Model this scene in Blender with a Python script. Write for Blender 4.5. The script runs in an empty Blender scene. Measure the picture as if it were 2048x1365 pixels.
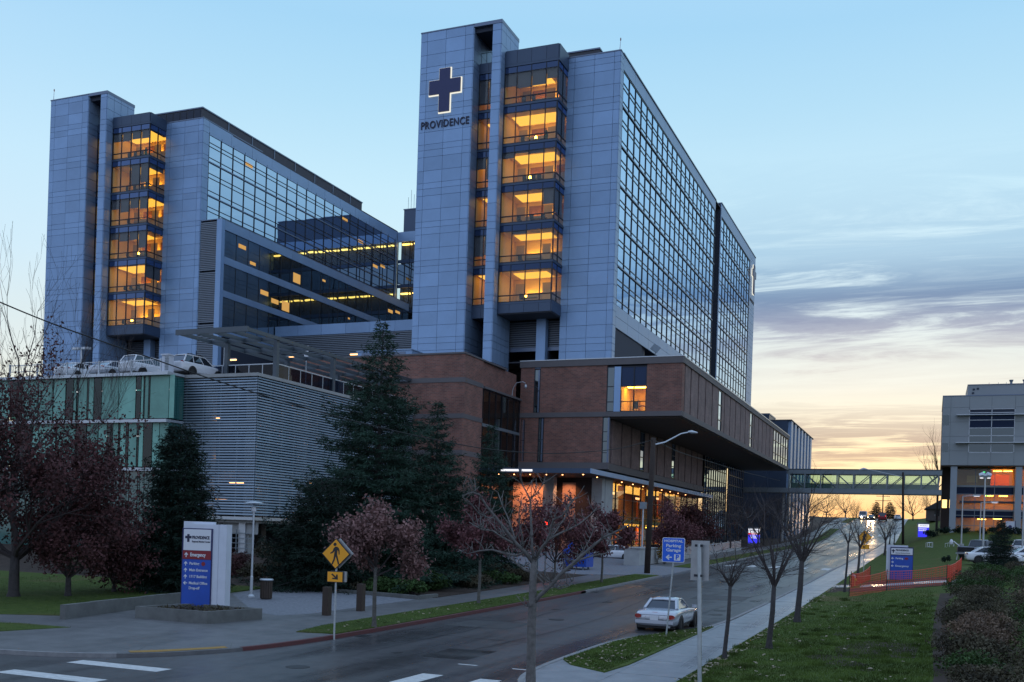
import bpy, bmesh, math, random
import numpy as np
from mathutils import Vector, Matrix

R = math.radians
scene = bpy.context.scene
COL = scene.collection

# ------------------------------------------------------------------ camera
# World: X across the main street, Y along it (uphill), Z up; camera height = 0.
FPX, YAW, ROLL, HOR = 2040.0, R(22.4), R(1.85), 1061.0
_fw = Vector((-math.sin(YAW), math.cos(YAW), 0))
_rt0 = Vector((math.cos(YAW), math.sin(YAW), 0))
_up0 = Vector((0, 0, 1))
_rt = _rt0 * math.cos(ROLL) + _up0 * math.sin(ROLL)
_up = _up0 * math.cos(ROLL) - _rt0 * math.sin(ROLL)
cam_d = bpy.data.cameras.new('camera')
cam = bpy.data.objects.new('camera', cam_d)
COL.objects.link(cam)
cam.matrix_world = Matrix(((_rt.x, _up.x, -_fw.x, 0), (_rt.y, _up.y, -_fw.y, 0), (_rt.z, _up.z, -_fw.z, 0), (0, 0, 0, 1)))
cam_d.sensor_width = 36
cam_d.lens = 36 * FPX / 2048
cam_d.shift_y = (HOR - 682.5) / 2048
cam_d.clip_start = 0.1
cam_d.clip_end = 6000
scene.camera = cam


def ray(px, py):
    return _fw + _rt * ((px - 1024) / FPX) + _up * ((HOR - py) / FPX)


def at_x(px, py, x):
    d = ray(px, py)
    return d * (x / d.x)


def at_y(px, py, y):
    d = ray(px, py)
    return d * (y / d.y)


def at_d(px, py, dist):
    return ray(px, py) * dist


# ------------------------------------------------------------------ sky and light
scene.view_settings.view_transform = 'Standard'
scene.view_settings.look = 'None'
scene.view_settings.exposure = 0.0
scene.view_settings.gamma = 1.0
scene.view_settings.use_curve_mapping = False
scene.render.engine = 'CYCLES'
scene.cycles.use_denoising = True
scene.cycles.max_bounces = 8
scene.cycles.transparent_max_bounces = 24
scene.cycles.glossy_bounces = 4
scene.cycles.diffuse_bounces = 3
scene.cycles.sample_clamp_indirect = 4.0
scene.cycles.caustics_reflective = False
scene.cycles.caustics_refractive = False

SUN_EL, SUN_AZ = R(1.6), R(-2.6)          # just at the horizon, over the top of the street
world = bpy.data.worlds.new('World')
scene.world = world
world.use_nodes = True
wt = world.node_tree
for n in list(wt.nodes):
    wt.nodes.remove(n)


def wn(t, **k):
    n = wt.nodes.new(t)
    for a, b in k.items():
        setattr(n, a, b)
    return n


def wl(a, b):
    wt.links.new(a, b)


def wmath(op, a, b=None, c=None):
    n = wn('ShaderNodeMath', operation=op)
    for i, v in enumerate((a, b, c)):
        if v is None:
            continue
        if isinstance(v, (int, float)):
            n.inputs[i].default_value = v
        else:
            wl(v, n.inputs[i])
    return n.outputs[0]


def wsmooth(v, a, b, c=0.0, d=1.0):
    n = wn('ShaderNodeMapRange', interpolation_type='SMOOTHSTEP')
    wl(v, n.inputs[0])
    for i, x in zip((1, 2, 3, 4), (a, b, c, d)):
        n.inputs[i].default_value = x
    return n.outputs[0]


def wramp(v, stops):
    n = wn('ShaderNodeValToRGB')
    e = n.color_ramp.elements
    while len(e) < len(stops):
        e.new(0.5)
    for i, (p, c) in enumerate(stops):
        e[i].position = p
        e[i].color = (*c, 1)
    wl(v, n.inputs[0])
    return n.outputs[0]


def wmix(f, a, b, blend='MIX'):
    n = wn('ShaderNodeMix', data_type='RGBA', blend_type=blend)
    if isinstance(f, (int, float)):
        n.inputs[0].default_value = f
    else:
        wl(f, n.inputs[0])
    for i, v in ((6, a), (7, b)):
        if isinstance(v, tuple):
            n.inputs[i].default_value = (*v, 1)
        else:
            wl(v, n.inputs[i])
    return n.outputs[2]


tc = wn('ShaderNodeTexCoord')
sp = wn('ShaderNodeSeparateXYZ')
wl(tc.outputs['Generated'], sp.inputs[0])
dx, dy, dz = sp.outputs
zc = wmath('MAXIMUM', dz, 0.0)
hl = wmath('SQRT', wmath('ADD', wmath('ADD', wmath('MULTIPLY', dx, dx), wmath('MULTIPLY', dy, dy)), 1e-6))
az = wmath('DIVIDE', wmath('ADD', wmath('MULTIPLY', dx, math.sin(SUN_AZ)), wmath('MULTIPLY', dy, math.cos(SUN_AZ))), hl)
front = wramp(zc, [(0.0, (.98, .86, .60)), (.05, (.96, .86, .54)), (.085, (.94, .88, .60)), (.115, (.88, .88, .73)), (.145, (.80, .87, .82)), (.18, (.74, .86, .86)), (.23, (.66, .86, .95)),
                   (.31, (.57, .83, .97)), (.38, (.45, .74, .94)), (.44, (.37, .67, .92)), (.62, (.46, .70, .98)), (1.0, (.50, .68, 1.0))])
back = wramp(zc, [(0.0, (.62, .65, .76)), (.10, (.58, .69, .90)), (.25, (.55, .71, 1.02)), (.5, (.53, .71, 1.04)), (1.0, (.50, .68, 1.0))])
sky = wmix(wsmooth(az, -.15, .95), back, front)
# afterglow where the sun has gone down
glow = wmath('MULTIPLY', wmath('POWER', wmath('MAXIMUM', az, 0.0), 26.0), wsmooth(zc, 0.0, .065, 1.0, 0.0))
sky = wmix(wmath('MULTIPLY', glow, .85), sky, (1.0, .46, .13))
glow2 = wmath('MULTIPLY', wmath('POWER', wmath('MAXIMUM', az, 0.0), 14.0), wsmooth(zc, .02, .10, 1.0, 0.0))
sky = wmix(wmath('MULTIPLY', glow2, .2), sky, (1.0, .74, .30))
# thin streaked cloud: a plane high above, seen foreshortened towards the horizon
inv = wmath('DIVIDE', 1.0, wmath('ADD', zc, .10))
cv = wn('ShaderNodeCombineXYZ')
wl(wmath('MULTIPLY', wmath('MULTIPLY', dx, inv), .75), cv.inputs[0])
wl(wmath('MULTIPLY', wmath('MULTIPLY', dy, inv), 2.3), cv.inputs[1])
wl(wmath('MULTIPLY', dz, 9.0), cv.inputs[2])
cn = wn('ShaderNodeTexNoise')
cn.inputs['Scale'].default_value = 1.3
cn.inputs['Detail'].default_value = 9.0
cn.inputs['Roughness'].default_value = .66
cn.inputs['Distortion'].default_value = 1.1
wl(cv.outputs[0], cn.inputs['Vector'])
nz = cn.outputs[0]
zj = wmath('ADD', zc, wmath('MULTIPLY', wmath('SUBTRACT', nz, .5), .15))
cover = wramp(zj, [(0.0, (0, 0, 0)), (.070, (0, 0, 0)), (.092, (.95, .95, .95)), (.108, (.8, .8, .8)), (.124, (.02, .02, .02)), (.165, (.18, .18, .18)),
                   (.195, (.80, .80, .80)), (.225, (1, 1, 1)), (.255, (.66, .66, .66)), (.30, (.42, .42, .42)), (.36, (.10, .10, .10)), (.45, (0, 0, 0)), (1.0, (0, 0, 0))])
azr = wmath('DIVIDE', dx, wmath('MAXIMUM', wmath('ABSOLUTE', dy), .05))
cm = wmath('MULTIPLY', wmath('MULTIPLY', cover, wsmooth(nz, .27, .52)), wmath('MULTIPLY', wsmooth(azr, -.40, -.16), wsmooth(az, -.3, .5)))
ccol = wramp(zc, [(0.0, (.75, .52, .30)), (.09, (.34, .33, .33)), (.13, (.52, .55, .52)), (.16, (.50, .50, .54)), (.19, (.25, .31, .47)), (.22, (.10, .23, .43)), (.26, (.20, .44, .68)), (.32, (.32, .58, .80)), (1.0, (.24, .44, .68))])
sky = wmix(wmath('MULTIPLY', cm, .95), sky, ccol)
ground_f = wsmooth(dz, -.03, -.004, 1.0, 0.0)
sky = wmix(ground_f, sky, (.05, .06, .085))
bg1 = wn('ShaderNodeBackground')
wl(sky, bg1.inputs[0])
bg1.inputs[1].default_value = 1.0
nish = wn('ShaderNodeTexSky', sky_type='NISHITA')
nish.sun_disc = False
nish.sun_elevation = SUN_EL
nish.sun_rotation = SUN_AZ
nish.altitude = 40
nish.dust_density = 1.5
bg2 = wn('ShaderNodeBackground')
wl(nish.outputs[0], bg2.inputs[0])
bg2.inputs[1].default_value = .012
ads = wn('ShaderNodeAddShader')
wl(bg1.outputs[0], ads.inputs[0])
wl(bg2.outputs[0], ads.inputs[1])
wo = wn('ShaderNodeOutputWorld')
wl(ads.outputs[0], wo.inputs[0])
world.cycles.sampling_method = 'MANUAL'
world.cycles.sample_map_resolution = 512

sun_d = bpy.data.lights.new('sun', 'SUN')
sun_d.energy = .35
sun_d.color = (1.0, .62, .36)
sun_d.angle = R(4)
sun = bpy.data.objects.new('sun', sun_d)
COL.objects.link(sun)
_sd = Vector((math.sin(SUN_AZ) * math.cos(SUN_EL), math.cos(SUN_AZ) * math.cos(SUN_EL), math.sin(SUN_EL)))
sun.rotation_euler = (-_sd).to_track_quat('-Z', 'Y').to_euler()

# ------------------------------------------------------------------ materials
MATS = {}


def mat(name, col, rough=.6, metal=0.0, noise=0.0, nscale=3.0, bump=0.0, bscale=40.0, spec=.5, ior=None, emit=None, estr=0.0, vary=0.0, coat=0.0, col2=None):
    m = bpy.data.materials.new(name)
    m.use_nodes = True
    nt = m.node_tree
    b = nt.nodes['Principled BSDF']
    b.inputs['Base Color'].default_value = (*col, 1)
    b.inputs['Roughness'].default_value = rough
    b.inputs['Metallic'].default_value = metal
    b.inputs['Specular IOR Level'].default_value = spec
    if ior:
        b.inputs['IOR'].default_value = ior
    if coat:
        b.inputs['Coat Weight'].default_value = coat
        b.inputs['Coat Roughness'].default_value = .05
    if emit:
        b.inputs['Emission Color'].default_value = (*emit, 1)
        b.inputs['Emission Strength'].default_value = estr
    if noise or bump:
        g = nt.nodes.new('ShaderNodeNewGeometry')
    if noise:
        n = nt.nodes.new('ShaderNodeTexNoise')
        n.inputs['Scale'].default_value = nscale
        n.inputs['Detail'].default_value = 5
        n.inputs['Roughness'].default_value = .65
        nt.links.new(g.outputs['Position'], n.inputs['Vector'])
        mr = nt.nodes.new('ShaderNodeMapRange')
        mr.inputs[1].default_value = .28
        mr.inputs[2].default_value = .72
        nt.links.new(n.outputs[0], mr.inputs[0])
        mx = nt.nodes.new('ShaderNodeMix')
        mx.data_type = 'RGBA'
        c2 = col2 if col2 else tuple(min(1, c * (1 + noise)) for c in col)
        c1 = col if col2 else tuple(c * (1 - noise) for c in col)
        mx.inputs[6].default_value = (*c1, 1)
        mx.inputs[7].default_value = (*c2, 1)
        nt.links.new(mr.outputs[0], mx.inputs[0])
        out = mx.outputs[2]
        nt.links.new(out, b.inputs['Base Color'])
        if rough < .95 and rough > .12:
            rr = nt.nodes.new('ShaderNodeMapRange')
            rr.inputs[3].default_value = rough * .82
            rr.inputs[4].default_value = min(1, rough * 1.18)
            nt.links.new(n.outputs[0], rr.inputs[0])
            nt.links.new(rr.outputs[0], b.inputs['Roughness'])
    if vary:
        oi = nt.nodes.new('ShaderNodeObjectInfo')
        hs = nt.nodes.new('ShaderNodeHueSaturation')
        mr2 = nt.nodes.new('ShaderNodeMapRange')
        mr2.inputs[3].default_value = 1 - vary
        mr2.inputs[4].default_value = 1 + vary
        nt.links.new(oi.outputs['Random'], mr2.inputs[0])
        nt.links.new(mr2.outputs[0], hs.inputs['Value'])
        if noise:
            nt.links.new(out, hs.inputs['Color'])
        else:
            hs.inputs['Color'].default_value = (*col, 1)
        nt.links.new(hs.outputs[0], b.inputs['Base Color'])
    if bump:
        n2 = nt.nodes.new('ShaderNodeTexNoise')
        n2.inputs['Scale'].default_value = bscale
        n2.inputs['Detail'].default_value = 4
        nt.links.new(g.outputs['Position'], n2.inputs['Vector'])
        bp = nt.nodes.new('ShaderNodeBump')
        bp.inputs['Strength'].default_value = bump
        bp.inputs['Distance'].default_value = .05
        nt.links.new(n2.outputs[0], bp.inputs['Height'])
        nt.links.new(bp.outputs[0], b.inputs['Normal'])
    MATS[name] = m
    return m


def emis(name, col, s):
    m = bpy.data.materials.new(name)
    m.use_nodes = True
    nt = m.node_tree
    nt.nodes.remove(nt.nodes['Principled BSDF'])
    e = nt.nodes.new('ShaderNodeEmission')
    e.inputs[0].default_value = (*col, 1)
    e.inputs[1].default_value = s
    nt.links.new(e.outputs[0], nt.nodes['Material Output'].inputs[0])
    MATS[name] = m
    return m


def glass_clear(name, tint, ior=1.5, rough=.01, extra=0.0):
    m = bpy.data.materials.new(name)
    m.use_nodes = True
    nt = m.node_tree
    nt.nodes.remove(nt.nodes['Principled BSDF'])
    t = nt.nodes.new('ShaderNodeBsdfTransparent')
    t.inputs[0].default_value = (*tint, 1)
    g = nt.nodes.new('ShaderNodeBsdfGlossy')
    g.inputs['Roughness'].default_value = rough
    lw = nt.nodes.new('ShaderNodeLayerWeight')
    lw.inputs[0].default_value = .5
    pw = nt.nodes.new('ShaderNodeMath')
    pw.operation = 'POWER'
    pw.inputs[1].default_value = 5.0
    nt.links.new(lw.outputs['Facing'], pw.inputs[0])
    f0 = ((ior - 1) / (ior + 1)) ** 2
    a = nt.nodes.new('ShaderNodeMath')
    a.operation = 'MULTIPLY_ADD'
    a.use_clamp = True
    a.inputs[1].default_value = 1 - f0
    a.inputs[2].default_value = f0 + extra
    nt.links.new(pw.outputs[0], a.inputs[0])
    x = nt.nodes.new('ShaderNodeMixShader')
    nt.links.new(a.outputs[0], x.inputs[0])
    nt.links.new(t.outputs[0], x.inputs[1])
    nt.links.new(g.outputs[0], x.inputs[2])
    nt.links.new(x.outputs[0], nt.nodes['Material Output'].inputs[0])
    MATS[name] = m
    return m


def glass_dark(name, base, refl, rough=.015, refl0=.3, power=1.0):
    """coated facade glass: a dark body under a partial mirror"""
    m = bpy.data.materials.new(name)
    m.use_nodes = True
    nt = m.node_tree
    b = nt.nodes['Principled BSDF']
    b.inputs['Base Color'].default_value = (*base, 1)
    b.inputs['Roughness'].default_value = .3
    b.inputs['Specular IOR Level'].default_value = 0
    g = nt.nodes.new('ShaderNodeBsdfGlossy')
    g.inputs['Color'].default_value = (*refl, 1)
    g.inputs['Roughness'].default_value = rough
    lw = nt.nodes.new('ShaderNodeLayerWeight')
    lw.inputs[0].default_value = .5
    mr = nt.nodes.new('ShaderNodeMapRange')
    mr.inputs[3].default_value = refl0
    mr.inputs[4].default_value = 1.0
    pw = nt.nodes.new('ShaderNodeMath')
    pw.operation = 'POWER'
    pw.inputs[1].default_value = power
    nt.links.new(lw.outputs['Facing'], pw.inputs[0])
    nt.links.new(pw.outputs[0], mr.inputs[0])
    # gently warped panes
    geo = nt.nodes.new('ShaderNodeNewGeometry')
    n = nt.nodes.new('ShaderNodeTexNoise')
    n.inputs['Scale'].default_value = .45
    n.inputs['Detail'].default_value = 1
    nt.links.new(geo.outputs['Position'], n.inputs['Vector'])
    bp = nt.nodes.new('ShaderNodeBump')
    bp.inputs['Strength'].default_value = .25
    bp.inputs['Distance'].default_value = .02
    nt.links.new(n.outputs[0], bp.inputs['Height'])
    nt.links.new(bp.outputs[0], g.inputs['Normal'])
    x = nt.nodes.new('ShaderNodeMixShader')
    nt.links.new(mr.outputs[0], x.inputs[0])
    nt.links.new(b.outputs[0], x.inputs[1])
    nt.links.new(g.outputs[0], x.inputs[2])
    nt.links.new(x.outputs[0], nt.nodes['Material Output'].inputs[0])
    MATS[name] = m
    return m


def brick_mat(name, c1, c2, mortar, tone=1.0):
    m = bpy.data.materials.new(name)
    m.use_nodes = True
    nt = m.node_tree
    b = nt.nodes['Principled BSDF']
    b.inputs['Roughness'].default_value = .85
    g = nt.nodes.new('ShaderNodeNewGeometry')
    s = nt.nodes.new('ShaderNodeSeparateXYZ')
    nt.links.new(g.outputs['Position'], s.inputs[0])
    ad = nt.nodes.new('ShaderNodeMath')
    nt.links.new(s.outputs[0], ad.inputs[0])
    nt.links.new(s.outputs[1], ad.inputs[1])
    c = nt.nodes.new('ShaderNodeCombineXYZ')
    nt.links.new(ad.outputs[0], c.inputs[0])
    nt.links.new(s.outputs[2], c.inputs[1])
    bt = nt.nodes.new('ShaderNodeTexBrick')
    bt.inputs['Scale'].default_value = 1.0
    bt.inputs['Brick Width'].default_value = .42
    bt.inputs['Row Height'].default_value = .15
    bt.inputs['Mortar Size'].default_value = .014
    bt.inputs['Color1'].default_value = (*c1, 1)
    bt.inputs['Color2'].default_value = (*c2, 1)
    bt.inputs['Mortar'].default_value = (*mortar, 1)
    nt.links.new(c.outputs[0], bt.inputs['Vector'])
    n = nt.nodes.new('ShaderNodeTexNoise')
    n.inputs['Scale'].default_value = .7
    n.inputs['Detail'].default_value = 6
    nt.links.new(g.outputs['Position'], n.inputs['Vector'])
    mr = nt.nodes.new('ShaderNodeMapRange')
    mr.inputs[1].default_value = .3
    mr.inputs[2].default_value = .7
    mr.inputs[3].default_value = .78
    mr.inputs[4].default_value = 1.2
    nt.links.new(n.outputs[0], mr.inputs[0])
    hs = nt.nodes.new('ShaderNodeHueSaturation')
    nt.links.new(mr.outputs[0], hs.inputs['Value'])
    nt.links.new(bt.outputs[0], hs.inputs['Color'])
    nt.links.new(hs.outputs[0], b.inputs['Base Color'])
    MATS[name] = m
    return m


mat('panel_metal', (.235, .365, .565), .42, .25, noise=.10, nscale=.35, vary=.09)
mat('panel_metal_side', (.25, .37, .545), .42, .25, noise=.08, nscale=.4, vary=.04)
mat('bay_panel', (.05, .078, .13), .4, .3, noise=.06, nscale=.6, vary=.05)
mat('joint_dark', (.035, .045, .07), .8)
mat('louver', (.17, .20, .24), .5, .4, noise=.1, nscale=1.5)
mat('roof_dark', (.07, .075, .09), .8, noise=.15, nscale=1)
mat('mullion', (.022, .026, .036), .35, .5)
mat('spandrel', (.15, .19, .27), .35, .4)
mat('steel_grey', (.20, .24, .27), .45, .4, noise=.1, nscale=2)
mat('pergola_steel', (.085, .105, .125), .45, .4, noise=.1, nscale=2)
mat('steel_light', (.50, .54, .58), .4, .5, noise=.08, nscale=2)
mat('slat_metal', (.24, .30, .36), .42, .5, noise=.12, nscale=.8, vary=.08)
mat('galvanized', (.42, .46, .48), .45, .7, noise=.12, nscale=8)
mat('concrete', (.34, .35, .35), .85, noise=.14, nscale=1.2, bump=.15, bscale=30)
mat('concrete_dark', (.13, .135, .13), .85, noise=.3, nscale=1.6, bump=.2, bscale=30)
mat('stone_band', (.12, .11, .115), .7, noise=.1, nscale=1.0)
brick_mat('brick', (.25, .104, .078), (.145, .070, .058), (.21, .155, .135))
brick_mat('brick_grey', (.23, .155, .145), (.175, .12, .115), (.18, .15, .14))
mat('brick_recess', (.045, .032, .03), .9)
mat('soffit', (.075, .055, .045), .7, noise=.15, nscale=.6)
glass_dark('facade_glass', (.02, .03, .045), (.62, .79, 1.0), .012, .42)
glass_dark('dark_glass', (.012, .016, .020), (.62, .74, .80), .012, .14)
glass_dark('spandrel_glass', (.012, .020, .045), (.25, .35, .6), .05, .02)
glass_clear('window_glass', (.92, .95, .93), 1.45)
glass_clear('lobby_glass', (.80, .84, .82), 1.5)
mat('bridge_frost', (.34, .42, .40), .35)
glass_clear('bridge_glass', (.80, .90, .88), 1.5)
mat('teal_glass', (.16, .36, .30), .25, 0, noise=.25, nscale=.35, spec=.35, vary=.25)
mat('teal_glass_dark', (.02, .12, .11), .08, 0, spec=1.0, vary=.1)
glass_clear('teal_clear', (.18, .40, .37), 1.6)
mat('room_wall', (.92, .66, .28), .8, noise=.05, nscale=.8)
mat('room_wood', (.26, .10, .045), .6, noise=.25, nscale=2.0)
mat('room_floor', (.30, .22, .15), .6)
mat('room_counter', (.30, .27, .27), .6)
mat('room_door', (.42, .33, .22), .7)
mat('blind', (.10, .09, .11), .9)
emis('cove_light', (1.0, .47, .05), 24.0)
emis('ceiling_fill_glow', (1.0, .47, .05), 1.5)  # added glow that makes the room ceilings look lit
emis('lobby_fill_glow', (1.0, .46, .08), 2.6)  # added glow that spreads amber through the lobby
emis('window_glow', (1.0, .55, .16), .62)
emis('ceiling_glow', (1.0, .66, .20), 2.6)
emis('corridor_light', (1.0, .58, .12), 4.5)
emis('downlight', (1.0, .42, .16), 9.0)
emis('fixture_light', (1.0, .50, .20), 4.0)
emis('lamp_white', (.95, .95, 1.0), 1.2)
emis('halo_white', (.98, .95, .82), 1.0)
emis('taillight_on', (1.0, .04, .02), 5.0)
emis('headlight_on', (1.0, .72, .34), 40.0)
emis('sign_white_lit', (.85, .88, 1.0), 1.1)
emis('sign_blue_lit', (.05, .05, .95), 1.1)
emis('sign_red_lit', (.85, .03, .04), .9)
emis('exit_green', (.05, .9, .25), 1.6)
mat('navy', (.012, .018, .10), .35)
mat('text_dark', (.012, .016, .05), .5)


def ground_mat(name, c1, c2, scale, rough, bump, bscale, puddle=False, c3=None, spec=.5):
    m = bpy.data.materials.new(name)
    m.use_nodes = True
    nt = m.node_tree
    b = nt.nodes['Principled BSDF']
    b.inputs['Specular IOR Level'].default_value = spec
    g = nt.nodes.new('ShaderNodeNewGeometry')
    n = nt.nodes.new('ShaderNodeTexNoise')
    n.inputs['Scale'].default_value = scale
    n.inputs['Detail'].default_value = 8
    n.inputs['Roughness'].default_value = .7
    nt.links.new(g.outputs['Position'], n.inputs['Vector'])
    r = nt.nodes.new('ShaderNodeValToRGB')
    r.color_ramp.elements[0].position = .32
    r.color_ramp.elements[0].color = (*c1, 1)
    r.color_ramp.elements[1].position = .68
    r.color_ramp.elements[1].color = (*c2, 1)
    nt.links.new(n.outputs[0], r.inputs[0])
    out = r.outputs[0]
    if c3:
        n3 = nt.nodes.new('ShaderNodeTexNoise')
        n3.inputs['Scale'].default_value = .22
        n3.inputs['Detail'].default_value = 6
        n3.inputs['Distortion'].default_value = .6
        nt.links.new(g.outputs['Position'], n3.inputs['Vector'])
        mr3 = nt.nodes.new('ShaderNodeMapRange')
        mr3.inputs[1].default_value = .56
        mr3.inputs[2].default_value = .72
        nt.links.new(n3.outputs[0], mr3.inputs[0])
        mx = nt.nodes.new('ShaderNodeMix')
        mx.data_type = 'RGBA'
        mx.inputs[7].default_value = (*c3, 1)
        nt.links.new(mr3.outputs[0], mx.inputs[0])
        nt.links.new(out, mx.inputs[6])
        out = mx.outputs[2]
    nt.links.new(out, b.inputs['Base Color'])
    b.inputs['Roughness'].default_value = rough
    if puddle:
        # damp film: smooth streaks drawn out along the street by the traffic
        mp = nt.nodes.new('ShaderNodeMapping')
        mp.inputs['Scale'].default_value = (.42, .035, .3)
        nt.links.new(g.outputs['Position'], mp.inputs[0])
        n4 = nt.nodes.new('ShaderNodeTexNoise')
        n4.inputs['Scale'].default_value = 1.6
        n4.inputs['Detail'].default_value = 6
        n4.inputs['Distortion'].default_value = .25
        nt.links.new(mp.outputs[0], n4.inputs['Vector'])
        mr = nt.nodes.new('ShaderNodeMapRange')
        mr.inputs[1].default_value = .36
        mr.inputs[2].default_value = .74
        mr.inputs[3].default_value = rough
        mr.inputs[4].default_value = puddle
        nt.links.new(n4.outputs[0], mr.inputs[0])
        nt.links.new(mr.outputs[0], b.inputs['Roughness'])
    if bump:
        n2 = nt.nodes.new('ShaderNodeTexNoise')
        n2.inputs['Scale'].default_value = bscale
        n2.inputs['Detail'].default_value = 3
        nt.links.new(g.outputs['Position'], n2.inputs['Vector'])
        bp = nt.nodes.new('ShaderNodeBump')
        bp.inputs['Strength'].default_value = bump
        bp.inputs['Distance'].default_value = .03
        nt.links.new(n2.outputs[0], bp.inputs['Height'])
        nt.links.new(bp.outputs[0], b.inputs['Normal'])
    MATS[name] = m
    return m


ground_mat('asphalt', (.050, .050, .055), (.085, .085, .090), 2.2, .46, .10, 60, puddle=.15, spec=.6)
ground_mat('sidewalk_concrete', (.19, .205, .225), (.29, .305, .325), 1.6, .50, .1, 40, puddle=.20)
ground_mat('pavement_dark', (.085, .088, .092), (.15, .15, .155), 1.1, .6, .1, 40, puddle=.34)
ground_mat('kerb_concrete', (.17, .17, .18), (.27, .27, .27), 3.0, .8, .1, 40)
ground_mat('kerb_red', (.12, .028, .030), (.085, .032, .034), 3.0, .7, .1, 40)
ground_mat('paver', (.10, .11, .13), (.24, .25, .28), 7.0, .7, .3, 9)
ground_mat('grass', (.034, .062, .012), (.085, .118, .026), 2.5, .95, .6, 26, c3=(.11, .095, .04), spec=.15)
mat('grass_blade', (.068, .105, .022), .9, noise=.85, nscale=.55, spec=.15)
ground_mat('soil', (.030, .022, .018), (.070, .052, .042), 3.0, .95, .5, 12, spec=.2)
ground_mat('terrain', (.020, .026, .014), (.045, .045, .028), .4, .95, .2, 5, spec=.2)
ground_mat('road_paint', (.42, .43, .43), (.66, .67, .66), 5.0, .6, .05, 50)
ground_mat('tactile_yellow', (.26, .145, .022), (.38, .21, .035), 5.0, .7, .1, 60)
mat('bark_pale', (.125, .118, .112), .9, noise=.4, nscale=9, bump=.5, bscale=30)
mat('bark_dark', (.045, .040, .040), .9, noise=.35, nscale=9, bump=.4, bscale=25)
mat('bark_mid', (.10, .095, .085), .9, noise=.35, nscale=9, bump=.4, bscale=25)
mat('needle_green', (.018, .046, .030), .7, vary=.0, noise=.75, nscale=1.3, spec=.25)
mat('needle_deep', (.012, .026, .018), .8, noise=.7, nscale=1.4, spec=.2)
mat('leaf_red', (.13, .052, .056), .7, noise=.8, nscale=1.6, spec=.3)
mat('leaf_purple', (.075, .030, .030), .75, noise=.85, nscale=.9, spec=.25)
mat('leaf_brown', (.19, .105, .098), .75, noise=.8, nscale=2.0, spec=.3)
mat('leaf_green', (.035, .07, .018), .7, noise=.8, nscale=1.4, spec=.25)
mat('leaf_tan', (.13, .088, .060), .75, noise=.8, nscale=2.0, spec=.3)
mat('leaf_dull', (.064, .056, .034), .8, noise=.9, nscale=1.1, spec=.25)
mat('leaf_yellow', (.14, .09, .02), .7, noise=.6, nscale=2, spec=.25)
mat('twig', (.045, .036, .036), .9)
mat('sign_blue', (.010, .070, .40), .4, noise=.08, nscale=3)
mat('sign_blue_bright', (.006, .115, .66), .35)
mat('sign_white', (.66, .68, .72), .4)
mat('sign_red', (.22, .012, .022), .4)
mat('sign_yellow', (.86, .36, .012), .38, noise=.04, nscale=6)
mat('sign_black', (.012, .012, .013), .5)
mat('sign_back', (.36, .37, .38), .4, .6, noise=.15, nscale=4)
mat('cabinet_white', (.58, .62, .70), .45, noise=.06, nscale=2)
mat('car_silver', (.47, .50, .56), .22, .4, coat=.8)
mat('car_white', (.70, .72, .76), .25, 0, coat=.8)
mat('car_grey', (.16, .18, .21), .25, .5, coat=.8)
mat('car_dark', (.02, .022, .026), .2, .2, coat=.8)
glass_dark('car_glass', (.012, .016, .02), (.75, .85, 1.0), .02, .07, 3.0)
mat('rubber', (.015, .015, .016), .85)
mat('rim_metal', (.38, .40, .43), .3, .8)
mat('tail_red', (.30, .018, .012), .2, 0, coat=.6)
mat('amber', (.45, .16, .02), .2)
mat('black_plastic', (.014, .014, .015), .5)
mat('wood_pole', (.035, .024, .019), .9, noise=.35, nscale=5, bump=.4, bscale=20)
mat('orange_mesh', (.62, .075, .035), .6)
mat('hydrant_yellow', (.62, .40, .05), .5)
mat('bin_brown', (.045, .030, .022), .7, noise=.2, nscale=6)
mat('cable_black', (.012, .012, .013), .7)
mat('cable_grey', (.18, .18, .2), .6)
mat('far_wall', (.09, .075, .07), .85, noise=.2, nscale=.3)
mat('far_roof', (.035, .035, .045), .85)
mat('medical_wall', (.30, .325, .34), .6, noise=.06, nscale=.3)
mat('medical_column', (.30, .34, .38), .6, noise=.06, nscale=.6)
mat('stone_pink', (.50, .30, .22), .7, noise=.12, nscale=.8)
mat('lobby_wall', (.60, .34, .15), .7, noise=.12, nscale=.7)
mat('orange_panel', (.80, .17, .02), .5)


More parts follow.
